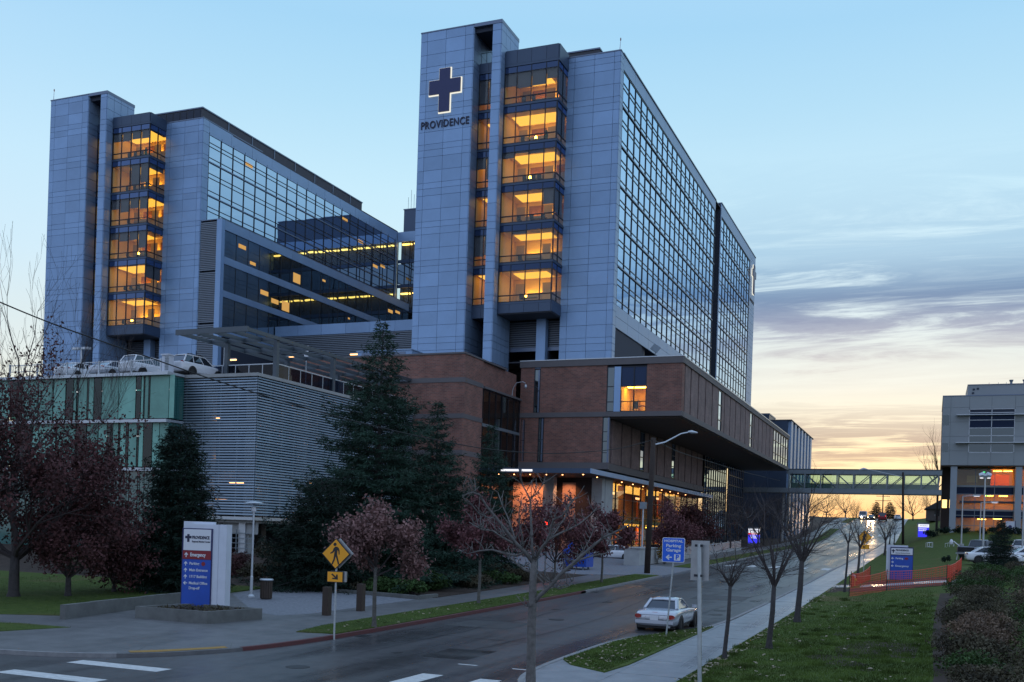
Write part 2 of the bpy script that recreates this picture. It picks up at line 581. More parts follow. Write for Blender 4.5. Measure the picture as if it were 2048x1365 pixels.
# ------------------------------------------------------------------ object helpers
class MB:
    def __init__(s):
        s.v, s.f, s.m = [], [], []
        s.cur = 0

    def box(s, x0, x1, y0, y1, z0, z1):
        i = len(s.v)
        s.v += [(x0, y0, z0), (x1, y0, z0), (x1, y1, z0), (x0, y1, z0), (x0, y0, z1), (x1, y0, z1), (x1, y1, z1), (x0, y1, z1)]
        s.f += [(i, i + 3, i + 2, i + 1), (i + 4, i + 5, i + 6, i + 7), (i, i + 1, i + 5, i + 4), (i + 1, i + 2, i + 6, i + 5), (i + 2, i + 3, i + 7, i + 6), (i + 3, i, i + 4, i + 7)]
        s.m += [s.cur] * 6
        return s

    def quad(s, a, b, c, d):
        i = len(s.v)
        s.v += [tuple(a), tuple(b), tuple(c), tuple(d)]
        s.f.append((i, i + 1, i + 2, i + 3))
        s.m.append(s.cur)
        return s

    def poly(s, pts):
        i = len(s.v)
        s.v += [tuple(p) for p in pts]
        s.f.append(tuple(range(i, i + len(pts))))
        s.m.append(s.cur)
        return s

    def prism(s, pts, d):
        """extrude a planar polygon (list of 3D points) by vector d"""
        i, n = len(s.v), len(pts)
        d = Vector(d)
        s.v += [tuple(p) for p in pts] + [tuple(Vector(p) + d) for p in pts]
        s.f.append(tuple(range(i + n - 1, i - 1, -1)))
        s.f.append(tuple(range(i + n, i + 2 * n)))
        for k in range(n):
            k2 = (k + 1) % n
            s.f.append((i + k, i + k2, i + n + k2, i + n + k))
        s.m += [s.cur] * (n + 2)
        return s

    def tube(s, pts, rad, n=6, cap=True):
        """tube along a polyline; rad is a number or one per point"""
        pts = [Vector(p) for p in pts]
        k = len(pts)
        if not hasattr(rad, '__len__'):
            rad = [rad] * k
        i0 = len(s.v)
        ref = None
        for j, p in enumerate(pts):
            t = (pts[min(j + 1, k - 1)] - pts[max(j - 1, 0)])
            if t.length < 1e-9:
                t = Vector((0, 0, 1))
            t.normalize()
            if ref is None:
                ref = Vector((1, 0, 0)) if abs(t.x) < .8 else Vector((0, 1, 0))
            a = (ref - t * ref.dot(t))
            if a.length < 1e-6:
                a = t.orthogonal()
            a.normalize()
            b = t.cross(a)
            ref = a
            for q in range(n):
                w = 2 * math.pi * q / n
                s.v.append(tuple(p + (a * math.cos(w) + b * math.sin(w)) * rad[j]))
        for j in range(k - 1):
            for q in range(n):
                q2 = (q + 1) % n
                s.f.append((i0 + j * n + q, i0 + j * n + q2, i0 + (j + 1) * n + q2, i0 + (j + 1) * n + q))
                s.m.append(s.cur)
        if cap:
            s.f.append(tuple(i0 + q for q in range(n - 1, -1, -1)))
            s.f.append(tuple(i0 + (k - 1) * n + q for q in range(n)))
            s.m += [s.cur] * 2
        return s

    def lathe(s, prof, c=(0, 0, 0), n=16):
        """profile [(r,z)...] round the vertical axis through c"""
        pts = [(r, z) for r, z in prof]
        i0 = len(s.v)
        for r, z in pts:
            for q in range(n):
                w = 2 * math.pi * q / n
                s.v.append((c[0] + r * math.cos(w), c[1] + r * math.sin(w), c[2] + z))
        for j in range(len(pts) - 1):
            for q in range(n):
                q2 = (q + 1) % n
                s.f.append((i0 + j * n + q, i0 + j * n + q2, i0 + (j + 1) * n + q2, i0 + (j + 1) * n + q))
                s.m.append(s.cur)
        s.f.append(tuple(i0 + q for q in range(n - 1, -1, -1)))
        s.f.append(tuple(i0 + (len(pts) - 1) * n + q for q in range(n)))
        s.m += [s.cur] * 2
        return s

    def build(s, name, m, parent=None, smooth=False):
        me = bpy.data.meshes.new(name)
        me.from_pydata(s.v, [], s.f)
        ms = m if isinstance(m, (list, tuple)) else [m]
        for x in ms:
            me.materials.append(MATS[x])
        if len(ms) > 1:
            me.polygons.foreach_set('material_index', s.m)
        if smooth:
            me.polygons.foreach_set('use_smooth', [True] * len(me.polygons))
        me.update()
        return link(name, me, parent)


def link(name, me, parent=None):
    o = bpy.data.objects.new(name, me)
    COL.objects.link(o)
    if parent is not None:
        o.parent = parent
        o.matrix_parent_inverse = Matrix.Translation(-WLOC.get(parent, Vector((0, 0, 0))))
    return o


WLOC = {}


def root(name, loc=(0, 0, 0), label=None, cat=None, group=None, kind=None):
    """Empty at a thing's base; children are then given in world coordinates"""
    o = bpy.data.objects.new(name, None)
    o.empty_display_size = .3
    COL.objects.link(o)
    o.location = loc
    WLOC[o] = Vector(loc)
    tag(o, label, cat, group, kind)
    return o


def tag(o, label=None, cat=None, group=None, kind=None):
    if label:
        o['label'] = label
    if cat:
        o['category'] = cat
    if group:
        o['group'] = group
    if kind:
        o['kind'] = kind
    return o


CUBES = {}


def bx(name, x0, x1, y0, y1, z0, z1, m, parent=None, rot=None):
    """a box as its own object on a shared unit cube"""
    if m not in CUBES:
        b = MB().box(-.5, .5, -.5, .5, -.5, .5)
        me = bpy.data.meshes.new('block_' + m)
        me.from_pydata(b.v, [], b.f)
        me.materials.append(MATS[m])
        CUBES[m] = me
    o = link(name, CUBES[m], parent)
    o.location = ((x0 + x1) / 2, (y0 + y1) / 2, (z0 + z1) / 2)
    o.scale = (abs(x1 - x0), abs(y1 - y0), abs(z1 - z0))
    if rot:
        o.rotation_euler = rot
    return o


def copy_tree(o, loc=None, rz=None, sc=None, label=None, parent=None):
    c = o.copy()
    COL.objects.link(c)
    if parent is not None:
        c.parent = parent
    for ch in list(o.children):
        copy_tree(ch, parent=c)
    if loc is not None:
        c.location = loc
    if rz is not None:
        c.rotation_euler = (0, 0, rz)
    if sc is not None:
        c.scale = (sc, sc, sc) if not hasattr(sc, '__len__') else sc
    if label:
        c['label'] = label
    return c


FONT_CACHE = {}


def text_mesh(s, size, depth, bold=0.0, align='CENTER', spacing=1.0):
    cu = bpy.data.curves.new('lettering', 'FONT')
    cu.body = s
    cu.size = size
    cu.extrude = depth
    cu.offset = bold
    cu.resolution_u = 3
    cu.align_x = align
    cu.align_y = 'CENTER'
    cu.space_character = spacing
    o = bpy.data.objects.new('lettering', cu)
    COL.objects.link(o)
    dg = bpy.context.evaluated_depsgraph_get()
    me = bpy.data.meshes.new_from_object(o.evaluated_get(dg))
    bpy.data.objects.remove(o)
    bpy.data.curves.remove(cu)
    return me


def text_on(name, s, size, pos, xdir, updir, m, parent=None, bold=0.0, depth=.01, align='CENTER', width=None, spacing=1.0):
    """lettering in the plane through pos spanned by xdir, updir"""
    me = text_mesh(s, size, depth, bold, align, spacing)
    me.materials.clear()
    me.materials.append(MATS[m])
    X = Vector(xdir).normalized()
    U = Vector(updir).normalized()
    N = X.cross(U)
    sx = 1.0
    if width:
        w = max(v.co.x for v in me.vertices) - min(v.co.x for v in me.vertices)
        sx = width / max(w, 1e-6)
    P = Vector(pos)
    M = Matrix(((X.x * sx, U.x, N.x, P.x), (X.y * sx, U.y, N.y, P.y), (X.z * sx, U.z, N.z, P.z), (0, 0, 0, 1)))
    me.transform(M)
    return link(name, me, parent)


def lerp_table(t, x):
    if x <= t[0][0]:
        return t[0][1]
    for (a, b), (c, d) in zip(t, t[1:]):
        if x <= c:
            return b + (d - b) * (x - a) / (c - a)
    return t[-1][1]


def sstep(a, b, x):
    t = max(0.0, min(1.0, (x - a) / (b - a)))
    return t * t * (3 - 2 * t)


# ------------------------------------------------------------------ terrain height
PROF = [(-60, -4.0), (26, -4.0), (45, -3.75), (56, -3.58), (77, -3.15), (93, -2.75), (107, -2.48), (120, -2.15), (145, -1.66), (160, -1.3), (185, -.62), (198, -.15),
        (210, .55), (224, 1.6), (245, 3.2), (274, 5.15), (292, 6.2), (310, 6.7), (340, 6.9), (500, 6.0), (4000, 0)]
BANK = [(20, .15), (40, .35), (60, .7), (100, .9), (130, 1.2), (160, 2.0), (190, 2.7), (230, 2.4), (300, .8), (400, 0)]


def G(x, y):
    z = lerp_table(PROF, y)
    if x > -6.2:
        z += lerp_table(BANK, y) * sstep(-6.2, 3.5, x)
    elif x < -30:
        z += .9 * sstep(-30, -44, x) * sstep(48, 62, y)
    return z


def gp(px, py, dz=0.0):
    """point of the ground (raised by dz) seen at a pixel"""
    d = ray(px, py)
    t, step = 8.0, .25
    prev = t
    while t < 900:
        p = d * t
        if p.z <= G(p.x, p.y) + dz:
            a, b = prev, t
            for _ in range(24):
                m = (a + b) / 2
                q = d * m
                if q.z <= G(q.x, q.y) + dz:
                    b = m
                else:
                    a = m
            return d * b
        prev = t
        t += step
    return d * t

# ------------------------------------------------------------------ ground, street, pavements
rng = np.random.default_rng(7)
random.seed(7)


def frange(a, b, s):
    n = max(1, int(math.ceil((b - a) / s - 1e-6)))
    return [a + (b - a) * i / n for i in range(n + 1)]


def strip(name, ys, fl, fr, nx, dz, m, parent=None, skirt=.35, kind=None):
    """sheet following the ground between x=fl(y) and x=fr(y)"""
    b = MB()
    fl_ = fl if callable(fl) else (lambda y, c=fl: c)
    fr_ = fr if callable(fr) else (lambda y, c=fr: c)
    for y in ys:
        for i in range(nx + 1):
            x = fl_(y) + (fr_(y) - fl_(y)) * i / nx
            b.v.append((x, y, G(x, y) + dz))
    w = nx + 1
    for j in range(len(ys) - 1):
        for i in range(nx):
            b.f.append((j * w + i, j * w + i + 1, (j + 1) * w + i + 1, (j + 1) * w + i))
    if skirt:
        edge = [i for i in range(w)] + [j * w + nx for j in range(1, len(ys))] + [(len(ys) - 1) * w + i for i in range(nx - 1, -1, -1)] + [j * w for j in range(len(ys) - 2, 0, -1)]
        o = len(b.v)
        for k in edge:
            x, y, z = b.v[k]
            b.v.append((x, y, z - skirt))
        n = len(edge)
        for k in range(n):
            k2 = (k + 1) % n
            b.f.append((edge[k], o + k, o + k2, edge[k2]))
    b.m = [0] * len(b.f)
    ob = b.build(name, m, parent)
    if kind:
        ob['kind'] = kind
    return ob


def dens(pts, step=1.0, closed=True):
    out = []
    n = len(pts)
    for i in range(n if closed else n - 1):
        a, c = pts[i], pts[(i + 1) % n]
        L = math.hypot(c[0] - a[0], c[1] - a[1])
        k = max(1, int(L / step))
        for q in range(k):
            out.append((a[0] + (c[0] - a[0]) * q / k, a[1] + (c[1] - a[1]) * q / k))
    if not closed:
        out.append(pts[-1])
    return out


def smooth_line(pts, it=2):
    for _ in range(it):
        q = [pts[0]]
        for a, b in zip(pts, pts[1:]):
            q += [(a[0] * .75 + b[0] * .25, a[1] * .75 + b[1] * .25), (a[0] * .25 + b[0] * .75, a[1] * .25 + b[1] * .75)]
        q.append(pts[-1])
        pts = q
    return pts


def patch(name, pts, dz, m, parent=None, skirt=.35, kind=None, step=1.5):
    pts = dens(pts, step)
    bm = bmesh.new()
    vs = [bm.verts.new((x, y, G(x, y) + dz)) for x, y in pts]
    es = [bm.edges.new((vs[i], vs[(i + 1) % len(vs)])) for i in range(len(vs))]
    bmesh.ops.triangle_fill(bm, edges=es, use_beauty=True)
    for f in bm.faces:
        if f.normal.z < 0:
            f.normal_flip()
    if skirt:
        lo = [bm.verts.new((v.co.x, v.co.y, v.co.z - skirt)) for v in vs]
        for i in range(len(vs)):
            j = (i + 1) % len(vs)
            try:
                bm.faces.new((vs[i], lo[i], lo[j], vs[j]))
            except ValueError:
                pass
    me = bpy.data.meshes.new(name)
    bm.to_mesh(me)
    bm.free()
    me.materials.append(MATS[m])
    o = link(name, me, parent)
    if kind:
        o['kind'] = kind
    return o


def ribbon(name, pts, w, dz, h, m, parent=None):
    """kerb stone line: a solid strip of width w to the left of the path"""
    b = MB()
    n = len(pts)
    for i, (x, y) in enumerate(pts):
        a, c = pts[max(0, i - 1)], pts[min(n - 1, i + 1)]
        t = Vector((c[0] - a[0], c[1] - a[1], 0)).normalized()
        nx_, ny_ = -t.y, t.x
        z = G(x, y) + dz
        b.v += [(x, y, z), (x + nx_ * w, y + ny_ * w, z), (x + nx_ * w, y + ny_ * w, z - h), (x, y, z - h)]
    for i in range(n - 1):
        for q in range(4):
            q2 = (q + 1) % 4
            b.f.append((i * 4 + q, i * 4 + q2, i * 4 + 4 + q2, i * 4 + 4 + q))
    b.f += [(0, 1, 2, 3), tuple((n - 1) * 4 + k for k in (3, 2, 1, 0))]
    b.m = [0] * len(b.f)
    return b.build(name, m, parent)


# base terrain: one sheet to the horizon
_xs = [-3000, -1200, -500, -250, -160, -120, -90, -70, -55, -44, -37, -30, -24, -18, -8, -6.2, -3, 0, 3.5, 8, 15, 25, 40, 70, 120, 250, 600, 1500, 3000]
_ys = [-60, -20, 0, 10] + frange(16, 120, 4) + frange(126, 350, 7) + [400, 500, 700, 1000, 1600, 2600, 4000]
b = MB()
for y in _ys:
    for x in _xs:
        b.v.append((x, y, G(x, y) - .42))
for j in range(len(_ys) - 1):
    for i in range(len(_xs) - 1):
        w = len(_xs)
        b.f.append((j * w + i, j * w + i + 1, (j + 1) * w + i + 1, (j + 1) * w + i))
b.m = [0] * len(b.f)
b.build('ground', 'terrain')['kind'] = 'structure'

# street
YS = frange(20, 130, 2) + frange(133, 420, 3)[0:]
strip('road', YS, -19.1, -7.9, 6, 0, 'asphalt', kind='structure')
strip('cross_street', frange(4, 20, 2) + [24, 28, 32], lambda y: -160 if y < 21.9 else -26 + (y - 20) * .5, lambda y: 60 if y < 20.9 else -8.5, 12, .006, 'asphalt', kind='structure')
strip('side_street', [238, 242, 246, 250, 254, 258], -80, -19.3, 4, .02, 'asphalt', kind='structure')

# street markings
mk = root('street_markings', (-14, 60, -3.5), kind='structure')


def bar(x0, x1, y0, y1, name='crosswalk_bar'):
    o = strip(name, frange(y0, y1, 1.0), x0, x1, 1, .012, 'road_paint', mk, skirt=0)
    return o


for y in (15.0, 16.9, 18.8, 21.1):
    bar(-21.7, -18.6, y, y + .62)
for i in range(5):
    x = -17.9 + i * 1.72
    if i >= 3:
        bar(x - .02, x + .60, 23.0, 27.2)
for x in (-17.9, -15.9, -13.9, -11.4, -9.3):
    bar(x, x + .75, 95.4, 99.6)
for x in (-18.1, -16.2, -14.2, -12.2, -10.2, -8.9):
    bar(x, x + .8, 219, 223.5)
bar(-17.8, -17.2, 25.2, 26.6, 'lane_mark')
for y in (112, 124, 136, 150, 165, 180, 200):
    bar(-13.6, -13.45, y, y + 3, 'lane_mark')

# left corner pavement, kerb, grass verge
KL = smooth_line([(-60, 19.0), (-30, 20.6), (-24.35, 21.3), (-22.2, 22.0), (-20.9, 23.0), (-20.1, 24.4), (-19.4, 26.1), (-19.05, 28.2), (-18.85, 31), (-18.8, 36), (-18.8, 46), (-18.8, 60)], 2)
kerb_l = root('kerb', (-18.8, 40, -3.8), kind='structure')
KLa = [p for p in KL if p[0] < -21.3 and p[1] < 22.9]
ribbon('kerb_stone', dens(KLa, 1.5, False), .16, .13, .3, 'kerb_concrete', kerb_l)
KLb = [p for p in KL if p[0] >= -19.9 and p[1] > 25.9]
ribbon('kerb_stone', [p for p in dens(KLb, 1.5, False) if p[1] < 57.5], .16, .135, .3, 'kerb_red', kerb_l)
KLc = [p for p in KL if p not in KLa and p not in KLb]
ribbon('kerb_stone', [KLa[-1]] + KLc + [KLb[0]], .16, .122, .3, 'pavement_dark', kerb_l)
ribbon('kerb_stone', [(-18.8, y) for y in frange(56.5, 76, 2)], .16, .13, .3, 'kerb_concrete', kerb_l)
ribbon('kerb_stone', [(-18.8, y) for y in frange(86, 236, 2.5)], .16, .13, .3, 'kerb_concrete', kerb_l)
ribbon('kerb_stone', [(-18.8, y) for y in frange(260, 330, 2.5)], .16, .13, .3, 'kerb_concrete', kerb_l)
CP = [p for p in KL if p[1] <= 47]
patch('corner_pavement', [(x - .17, y + .10) for x, y in CP] + [(-18.97, 47), (-60, 47)], .12, 'pavement_dark', kind='structure')
# ramp joints and yellow warning strip
_in = lambda pts, d: [(p[0] - d * .78, p[1] + d * .62) for p in pts]
patch('ramp_warning_strip', _in(KLc, .18) + _in(KLc, .62)[::-1], .130, 'tactile_yellow', mk, skirt=0, step=.5)
for a, c in (((-22.9, 26.0), (-21.2, 23.1)), ((-21.2, 27.6), (-19.6, 25.4)), ((-24, 28.2), (-20.2, 27.9)), ((-26.5, 24.2), (-25.2, 21.6))):
    t = Vector((c[0] - a[0], c[1] - a[1], 0)).normalized()
    n_ = (-t.y * .02, t.x * .02)
    patch('pavement_joint', [(a[0], a[1]), (c[0], c[1]), (c[0] + n_[0], c[1] + n_[1]), (a[0] + n_[0], a[1] + n_[1])], .128, 'concrete_dark', mk, skirt=0)
patch('paved_plaza', [(-33.4, 46.6), (-28.1, 46.3), (-23.75, 45.3), (-23.75, 36.0), (-24.4, 34.6), (-26, 35.2), (-31.5, 38.6)], .137, 'paver', kind='structure')
patch('grass_verge', [(-20.5, 30.2), (-19.15, 30.6), (-19.0, 34), (-19.0, 47), (-19.0, 60), (-19.0, 75.5), (-20.9, 75.5), (-20.95, 60), (-20.95, 36), (-20.9, 32.5)], .16, 'grass', kind='structure')
strip('sidewalk', frange(47, 330, 2.5), -23.5, -18.96, 2, .115, 'pavement_dark', kind='structure')
strip('grass_verge', frange(88, 236, 2.5), -20.9, -19.0, 1, .16, 'grass', kind='structure')
strip('grass_verge', frange(262, 330, 2.5), -20.9, -19.0, 1, .16, 'grass', kind='structure')
strip('planting_bed', [46.9] + frange(49, 330, 4), -130, -23.55, 16, .135, 'soil', kind='structure')
patch('lawn', [(-30.4, 29.3), (-32.1, 38.2), (-33.6, 46.5), (-80, 47), (-80, 27.6), (-32.5, 28.3)], .19, 'grass', kind='structure')
patch('grass_verge', [(-27.3, 26.7), (-28.3, 24.0), (-30.5, 22.6), (-60, 20.9), (-60, 25.2), (-31, 26.6)], .17, 'grass', kind='structure')
# driveway and entrance forecourt
patch('driveway', [(-18.6, 75.8), (-18.6, 85.8), (-24.5, 90), (-24.5, 150), (-40.5, 150), (-40.5, 84), (-30, 74), (-24, 72)], .15, 'paver', kind='structure')

# right side: bulb-out pavement, sidewalk slabs, lawn
KR = smooth_line([(-2, 20.6), (-6.5, 21.2), (-8.8, 22.4), (-10.1, 25.0), (-10.35, 27.5), (-10.4, 31), (-10.38, 34), (-10.05, 36.3), (-9.2, 38.0), (-8.5, 40.6), (-8.25, 43.5), (-8.2, 48), (-8.2, 56)], 2)
kerb_r = root('kerb', (-8.3, 40, -3.8), kind='structure')
KRd = dens(KR, 1.5, False)[::-1]
ribbon('kerb_stone', KRd, .16, .13, .3, 'kerb_concrete', kerb_r)
ribbon('kerb_stone', [(-8.2, y) for y in frange(330, 56, 2.5)] if False else [(-8.2, 330 - 2.5 * i) for i in range(110)], .16, .13, .3, 'kerb_concrete', kerb_r)
patch('corner_pavement', [(x + .16, y) for x, y in KR if y < 44] + [(-8.03, 44.4), (-8.0, 44.4), (-8.0, 24.4), (-2, 24.4)], .115, 'sidewalk_concrete', kind='structure')
patch('grass_verge', [(-8.12, 41.6), (-8.7, 38.6), (-9.85, 36.2), (-10.12, 34), (-10.15, 29.0), (-9.6, 28.1), (-8.3, 27.2), (-8.12, 29)], .15, 'grass', kind='structure')
sw = root('sidewalk', (-7, 60, -3.5), kind='structure')
y = 24.4
while y < 128:
    strip('slab', [y + .012, y + .75, y + 1.488], -7.98, -6.17, 1, .118 + random.uniform(-.004, .006), 'sidewalk_concrete', sw, skirt=.2)
    y += 1.5
strip('far_slabs', frange(128.4, 330, 2.5), -7.98, -6.17, 1, .12, 'sidewalk_concrete', sw, skirt=.2)
strip('slab_bed', frange(24, 128.4, 3), -8.02, -6.14, 1, .09, 'concrete_dark', sw, skirt=0)
strip('lawn', frange(21.5, 120, 1.5) + frange(123, 330, 3)[0:], -6.14, lambda y: 70, 30, .13, 'grass', kind='structure')
patch('path', [(-6.1, 71.3), (3, 72.6), (3, 75.2), (-6.1, 73.9)], .15, 'sidewalk_concrete', kind='structure')
patch('bare_soil', [(-5.9, 66), (2.5, 70), (3, 72.4), (-6.0, 71.1)], .145, 'soil', kind='structure')
patch('bare_soil', [(-5.9, 74.1), (3, 75.4), (2, 79), (-5.6, 78.6)], .145, 'soil', kind='structure')
patch('bare_soil', [(-2.6, 33.5), (-.4, 34.2), (-.3, 38.0), (-2.0, 38.8), (-3.0, 36.5)], .137, 'soil', kind='structure')
patch('planting_bed', [(-.1, 23), (.15, 30), (.1, 40), (.2, 50), (.5, 62), (20, 66), (20, 23)], .15, 'soil', kind='structure')
patch('parking_lot', [(3.6, 98), (40, 98), (40, 146), (5.5, 146), (3.8, 124)], .16, 'asphalt', kind='structure')


def blades(name, n, region, h, m, kind='stuff', w=.012):
    """short grass blades over a region function returning (x, y) arrays"""
    x, y = region(n)
    n = len(x)
    z = np.array([G(a, c) for a, c in zip(x, y)]) + .14
    th = rng.uniform(0, 2 * np.pi, n)
    hh = h * rng.uniform(.5, 1.4, n)
    lean = rng.uniform(0, .8, n) * hh
    la = rng.uniform(0, 2 * np.pi, n)
    v = np.empty((n, 3, 3))
    v[:, 0] = np.stack([x - np.cos(th) * w, y - np.sin(th) * w, z - .02], 1)
    v[:, 1] = np.stack([x + np.cos(th) * w, y + np.sin(th) * w, z - .02], 1)
    v[:, 2] = np.stack([x + np.cos(la) * lean, y + np.sin(la) * lean, z + hh], 1)
    return np_mesh(name, v.reshape(-1, 3), 3, m, kind=kind)


def np_mesh(name, V, k, m, parent=None, kind=None):
    """mesh of separate k-gons from an array of vertices"""
    V = np.asarray(V, dtype=np.float32)
    nv = len(V)
    me = bpy.data.meshes.new(name)
    me.vertices.add(nv)
    me.vertices.foreach_set('co', V.ravel())
    me.loops.add(nv)
    me.loops.foreach_set('vertex_index', np.arange(nv, dtype=np.int32))
    nf = nv // k
    me.polygons.add(nf)
    me.polygons.foreach_set('loop_start', np.arange(0, nv, k, dtype=np.int32))
    me.polygons.foreach_set('loop_total', np.full(nf, k, dtype=np.int32))
    me.materials.append(MATS[m])
    me.update(calc_edges=True)
    o = link(name, me, parent)
    if kind:
        o['kind'] = kind
    return o


def rect_region(x0, x1, y0, y1, pw=1.0):
    def f(n):
        return rng.uniform(x0, x1, n), y0 + (y1 - y0) * rng.uniform(0, 1, n) ** pw
    return f


def poly_region(pts):
    P = np.array(pts)

    def f(n):
        X, Y = [], []
        tot = 0
        while tot < n:
            x = rng.uniform(P[:, 0].min(), P[:, 0].max(), 2 * n)
            y = rng.uniform(P[:, 1].min(), P[:, 1].max(), 2 * n)
            ins = np.zeros(2 * n, bool)
            for i in range(len(P)):
                x1, y1 = P[i]
                x2, y2 = P[(i + 1) % len(P)]
                c = ((y1 > y) != (y2 > y)) & (x < (x2 - x1) * (y - y1) / (y2 - y1 + 1e-12) + x1)
                ins ^= c
            X.append(x[ins])
            Y.append(y[ins])
            tot += ins.sum()
        return np.concatenate(X)[:n], np.concatenate(Y)[:n]
    return f


def lawn_region(n):
    y = 24 + 44 * rng.uniform(0, 1, n * 2) ** 1.25
    x = rng.uniform(-6.1, .4, n * 2)
    keep = (rng.uniform(0, 1, n * 2) < np.clip((68 - y) / 26, 0, 1)) & (x < .15 + .25 * np.sin(y * 2.1) * rng.uniform(0, 1, n * 2))
    return x[keep][:n], y[keep][:n]


tag(blades('grass', 70000, lawn_region, .055, 'grass_blade'), 'short damp lawn grass along the right sidewalk', 'grass')
tag(blades('grass', 16000, poly_region([(-8.15, 41.6), (-9.85, 36.2), (-10.12, 34), (-10.15, 29.0), (-9.6, 28.1), (-8.3, 27.2)]), .055, 'grass_blade'), 'grass of the verge beside the silver parked car', 'grass')
tag(blades('grass', 22000, poly_region([(-20.5, 30.2), (-19.05, 30.6), (-19.05, 74), (-20.9, 74), (-20.9, 32.5)]), .055, 'grass_blade'), 'grass of the verge behind the red kerb', 'grass')
tag(blades('grass', 26000, poly_region([(-30.4, 29.3), (-32.1, 38.2), (-33.6, 46.5), (-48, 46), (-48, 27.6), (-32.5, 28.3)]), .09, 'grass_blade'), 'rough grass behind the low concrete wall', 'grass')
tag(blades('grass', 9000, poly_region([(-27.3, 26.7), (-28.3, 24.0), (-30.5, 22.6), (-42, 21.9), (-42, 25.9), (-31, 26.6)]), .06, 'grass_blade'), 'grass of the corner verge by the cross street', 'grass')


def fallen(name, n, region, s, m):
    x, y = region(n)
    z = np.array([G(a, c) for a, c in zip(x, y)]) + .17
    th = rng.uniform(0, 2 * np.pi, n)
    a = s * rng.uniform(.5, 1.3, n)
    t = rng.uniform(-.4, .4, (n, 2))
    v = np.empty((n, 4, 3))
    for k, (p, q) in enumerate(((-1, -.6), (1, -.6), (1, .6), (-1, .6))):
        v[:, k] = np.stack([x + (np.cos(th) * p - np.sin(th) * q) * a, y + (np.sin(th) * p + np.cos(th) * q) * a, z + (t[:, 0] * p + t[:, 1] * q) * a], 1)
    return np_mesh(name, v.reshape(-1, 3), 4, m, kind='stuff')


mat('leaf_fallen', (.30, .24, .17), .8, noise=.5, nscale=4)
tag(fallen('fallen_leaves', 260, rect_region(-6.3, -.2, 26, 56, 1.4), .055, 'leaf_fallen'), 'pale dead leaves scattered on the right lawn', 'leaves')
tag(fallen('fallen_leaves', 200, poly_region([(-8.15, 41.6), (-9.85, 36.2), (-10.12, 34), (-10.15, 29.0), (-9.6, 28.1), (-8.3, 27.2)]), .05, 'leaf_fallen'), 'pale dead leaves on the verge by the silver car', 'leaves')
tag(fallen('fallen_leaves', 160, rect_region(-20.9, -19.1, 31, 70), .05, 'leaf_fallen'), 'dead leaves on the verge behind the red kerb', 'leaves')

# worn street surface: sealed cracks, a manhole and gutter grates
mat('tar_seal', (.014, .014, .016), .5)
mat('cast_iron', (.05, .05, .055), .5, .6)
wr = root('street_repairs', (-13.5, 50, -3.7), kind='structure')
rr_ = random.Random(12)


def seam(x0, y0, dx_, dy_, n, w):
    pts = [(x0, y0)]
    for i in range(n):
        pts.append((pts[-1][0] + dx_ + rr_.gauss(0, .10), pts[-1][1] + dy_ + rr_.gauss(0, .10)))
    b = MB()
    for i, (x, y) in enumerate(pts):
        ww = w * rr_.uniform(.6, 1.2)
        ox, oy = (ww, 0) if abs(dy_) > abs(dx_) else (0, ww)
        b.v += [(x - ox, y - oy, G(x, y) + .009), (x + ox, y + oy, G(x, y) + .009)]
    for i in range(len(pts) - 1):
        b.f.append((2 * i, 2 * i + 1, 2 * i + 3, 2 * i + 2))
    b.m = [0] * len(b.f)
    b.build('crack_seal', 'tar_seal', wr)


for y0 in (33.5, 39.2, 46.7, 55.1, 63.8, 75.0, 88.4):
    seam(-18.6, y0, .9, rr_.uniform(-.05, .05), 11, .022)
for x0 in (-13.7, -16.4, -10.9):
    seam(x0, 27, .0, 1.1, 60, .02)
for x, y in ((-14.9, 41.5), (-11.9, 66), (-16.2, 24.0)):
    MB().lathe([(.0, 0), (.34, 0), (.34, .012), (.28, .012), (0, .012)], (x, y, G(x, y) + .003), 18).build('manhole_cover', 'cast_iron', wr)
for y in (31.2, 58.0, 92.0):
    b = MB()
    for i in range(8):
        b.box(-18.75, -18.35, y + i * .08, y + i * .08 + .045, G(-18.5, y) + .004, G(-18.5, y) + .02)
    b.build('gutter_grate', 'cast_iron', wr)
ground_mat('asphalt_dark', (.030, .030, .033), (.052, .052, .055), 3.0, .6, .15, 70)
for q in ([(-17.9, 36.5), (-15.2, 36.7), (-15.1, 39.4), (-17.8, 39.2)], [(-12.6, 57.2), (-9.8, 57.6), (-9.7, 61.0), (-12.7, 60.6)], [(-18.4, 66), (-13.2, 66.3), (-13.2, 67.2), (-18.4, 66.9)], [(-14.6, 24.2), (-12.9, 24.4), (-12.9, 30.4), (-14.5, 30.2)]):
    patch('asphalt_patch', q, .006, 'asphalt_dark', wr, skirt=0, step=.7)
for i in range(16):
    x, y = rr_.choice((-9.4, -9.2, -12.2, -15.9)) + rr_.gauss(0, .35), rr_.uniform(26, 80)
    a = rr_.uniform(.10, .34)
    patch('oil_stain', [(x + a * math.cos(t) * rr_.uniform(.7, 1.2), y + a * 1.5 * math.sin(t) * rr_.uniform(.7, 1.2)) for t in frange(0, 5.7, .63)], .0085, 'tar_seal', wr, skirt=0, step=9)


def tuft_region(n):
    cx, cy = rng.uniform(-6, .2, 90), 25 + 36 * rng.uniform(0, 1, 90) ** 1.3
    i = rng.integers(0, 90, n)
    return cx[i] + rng.normal(0, .12, n), cy[i] + rng.normal(0, .14, n)


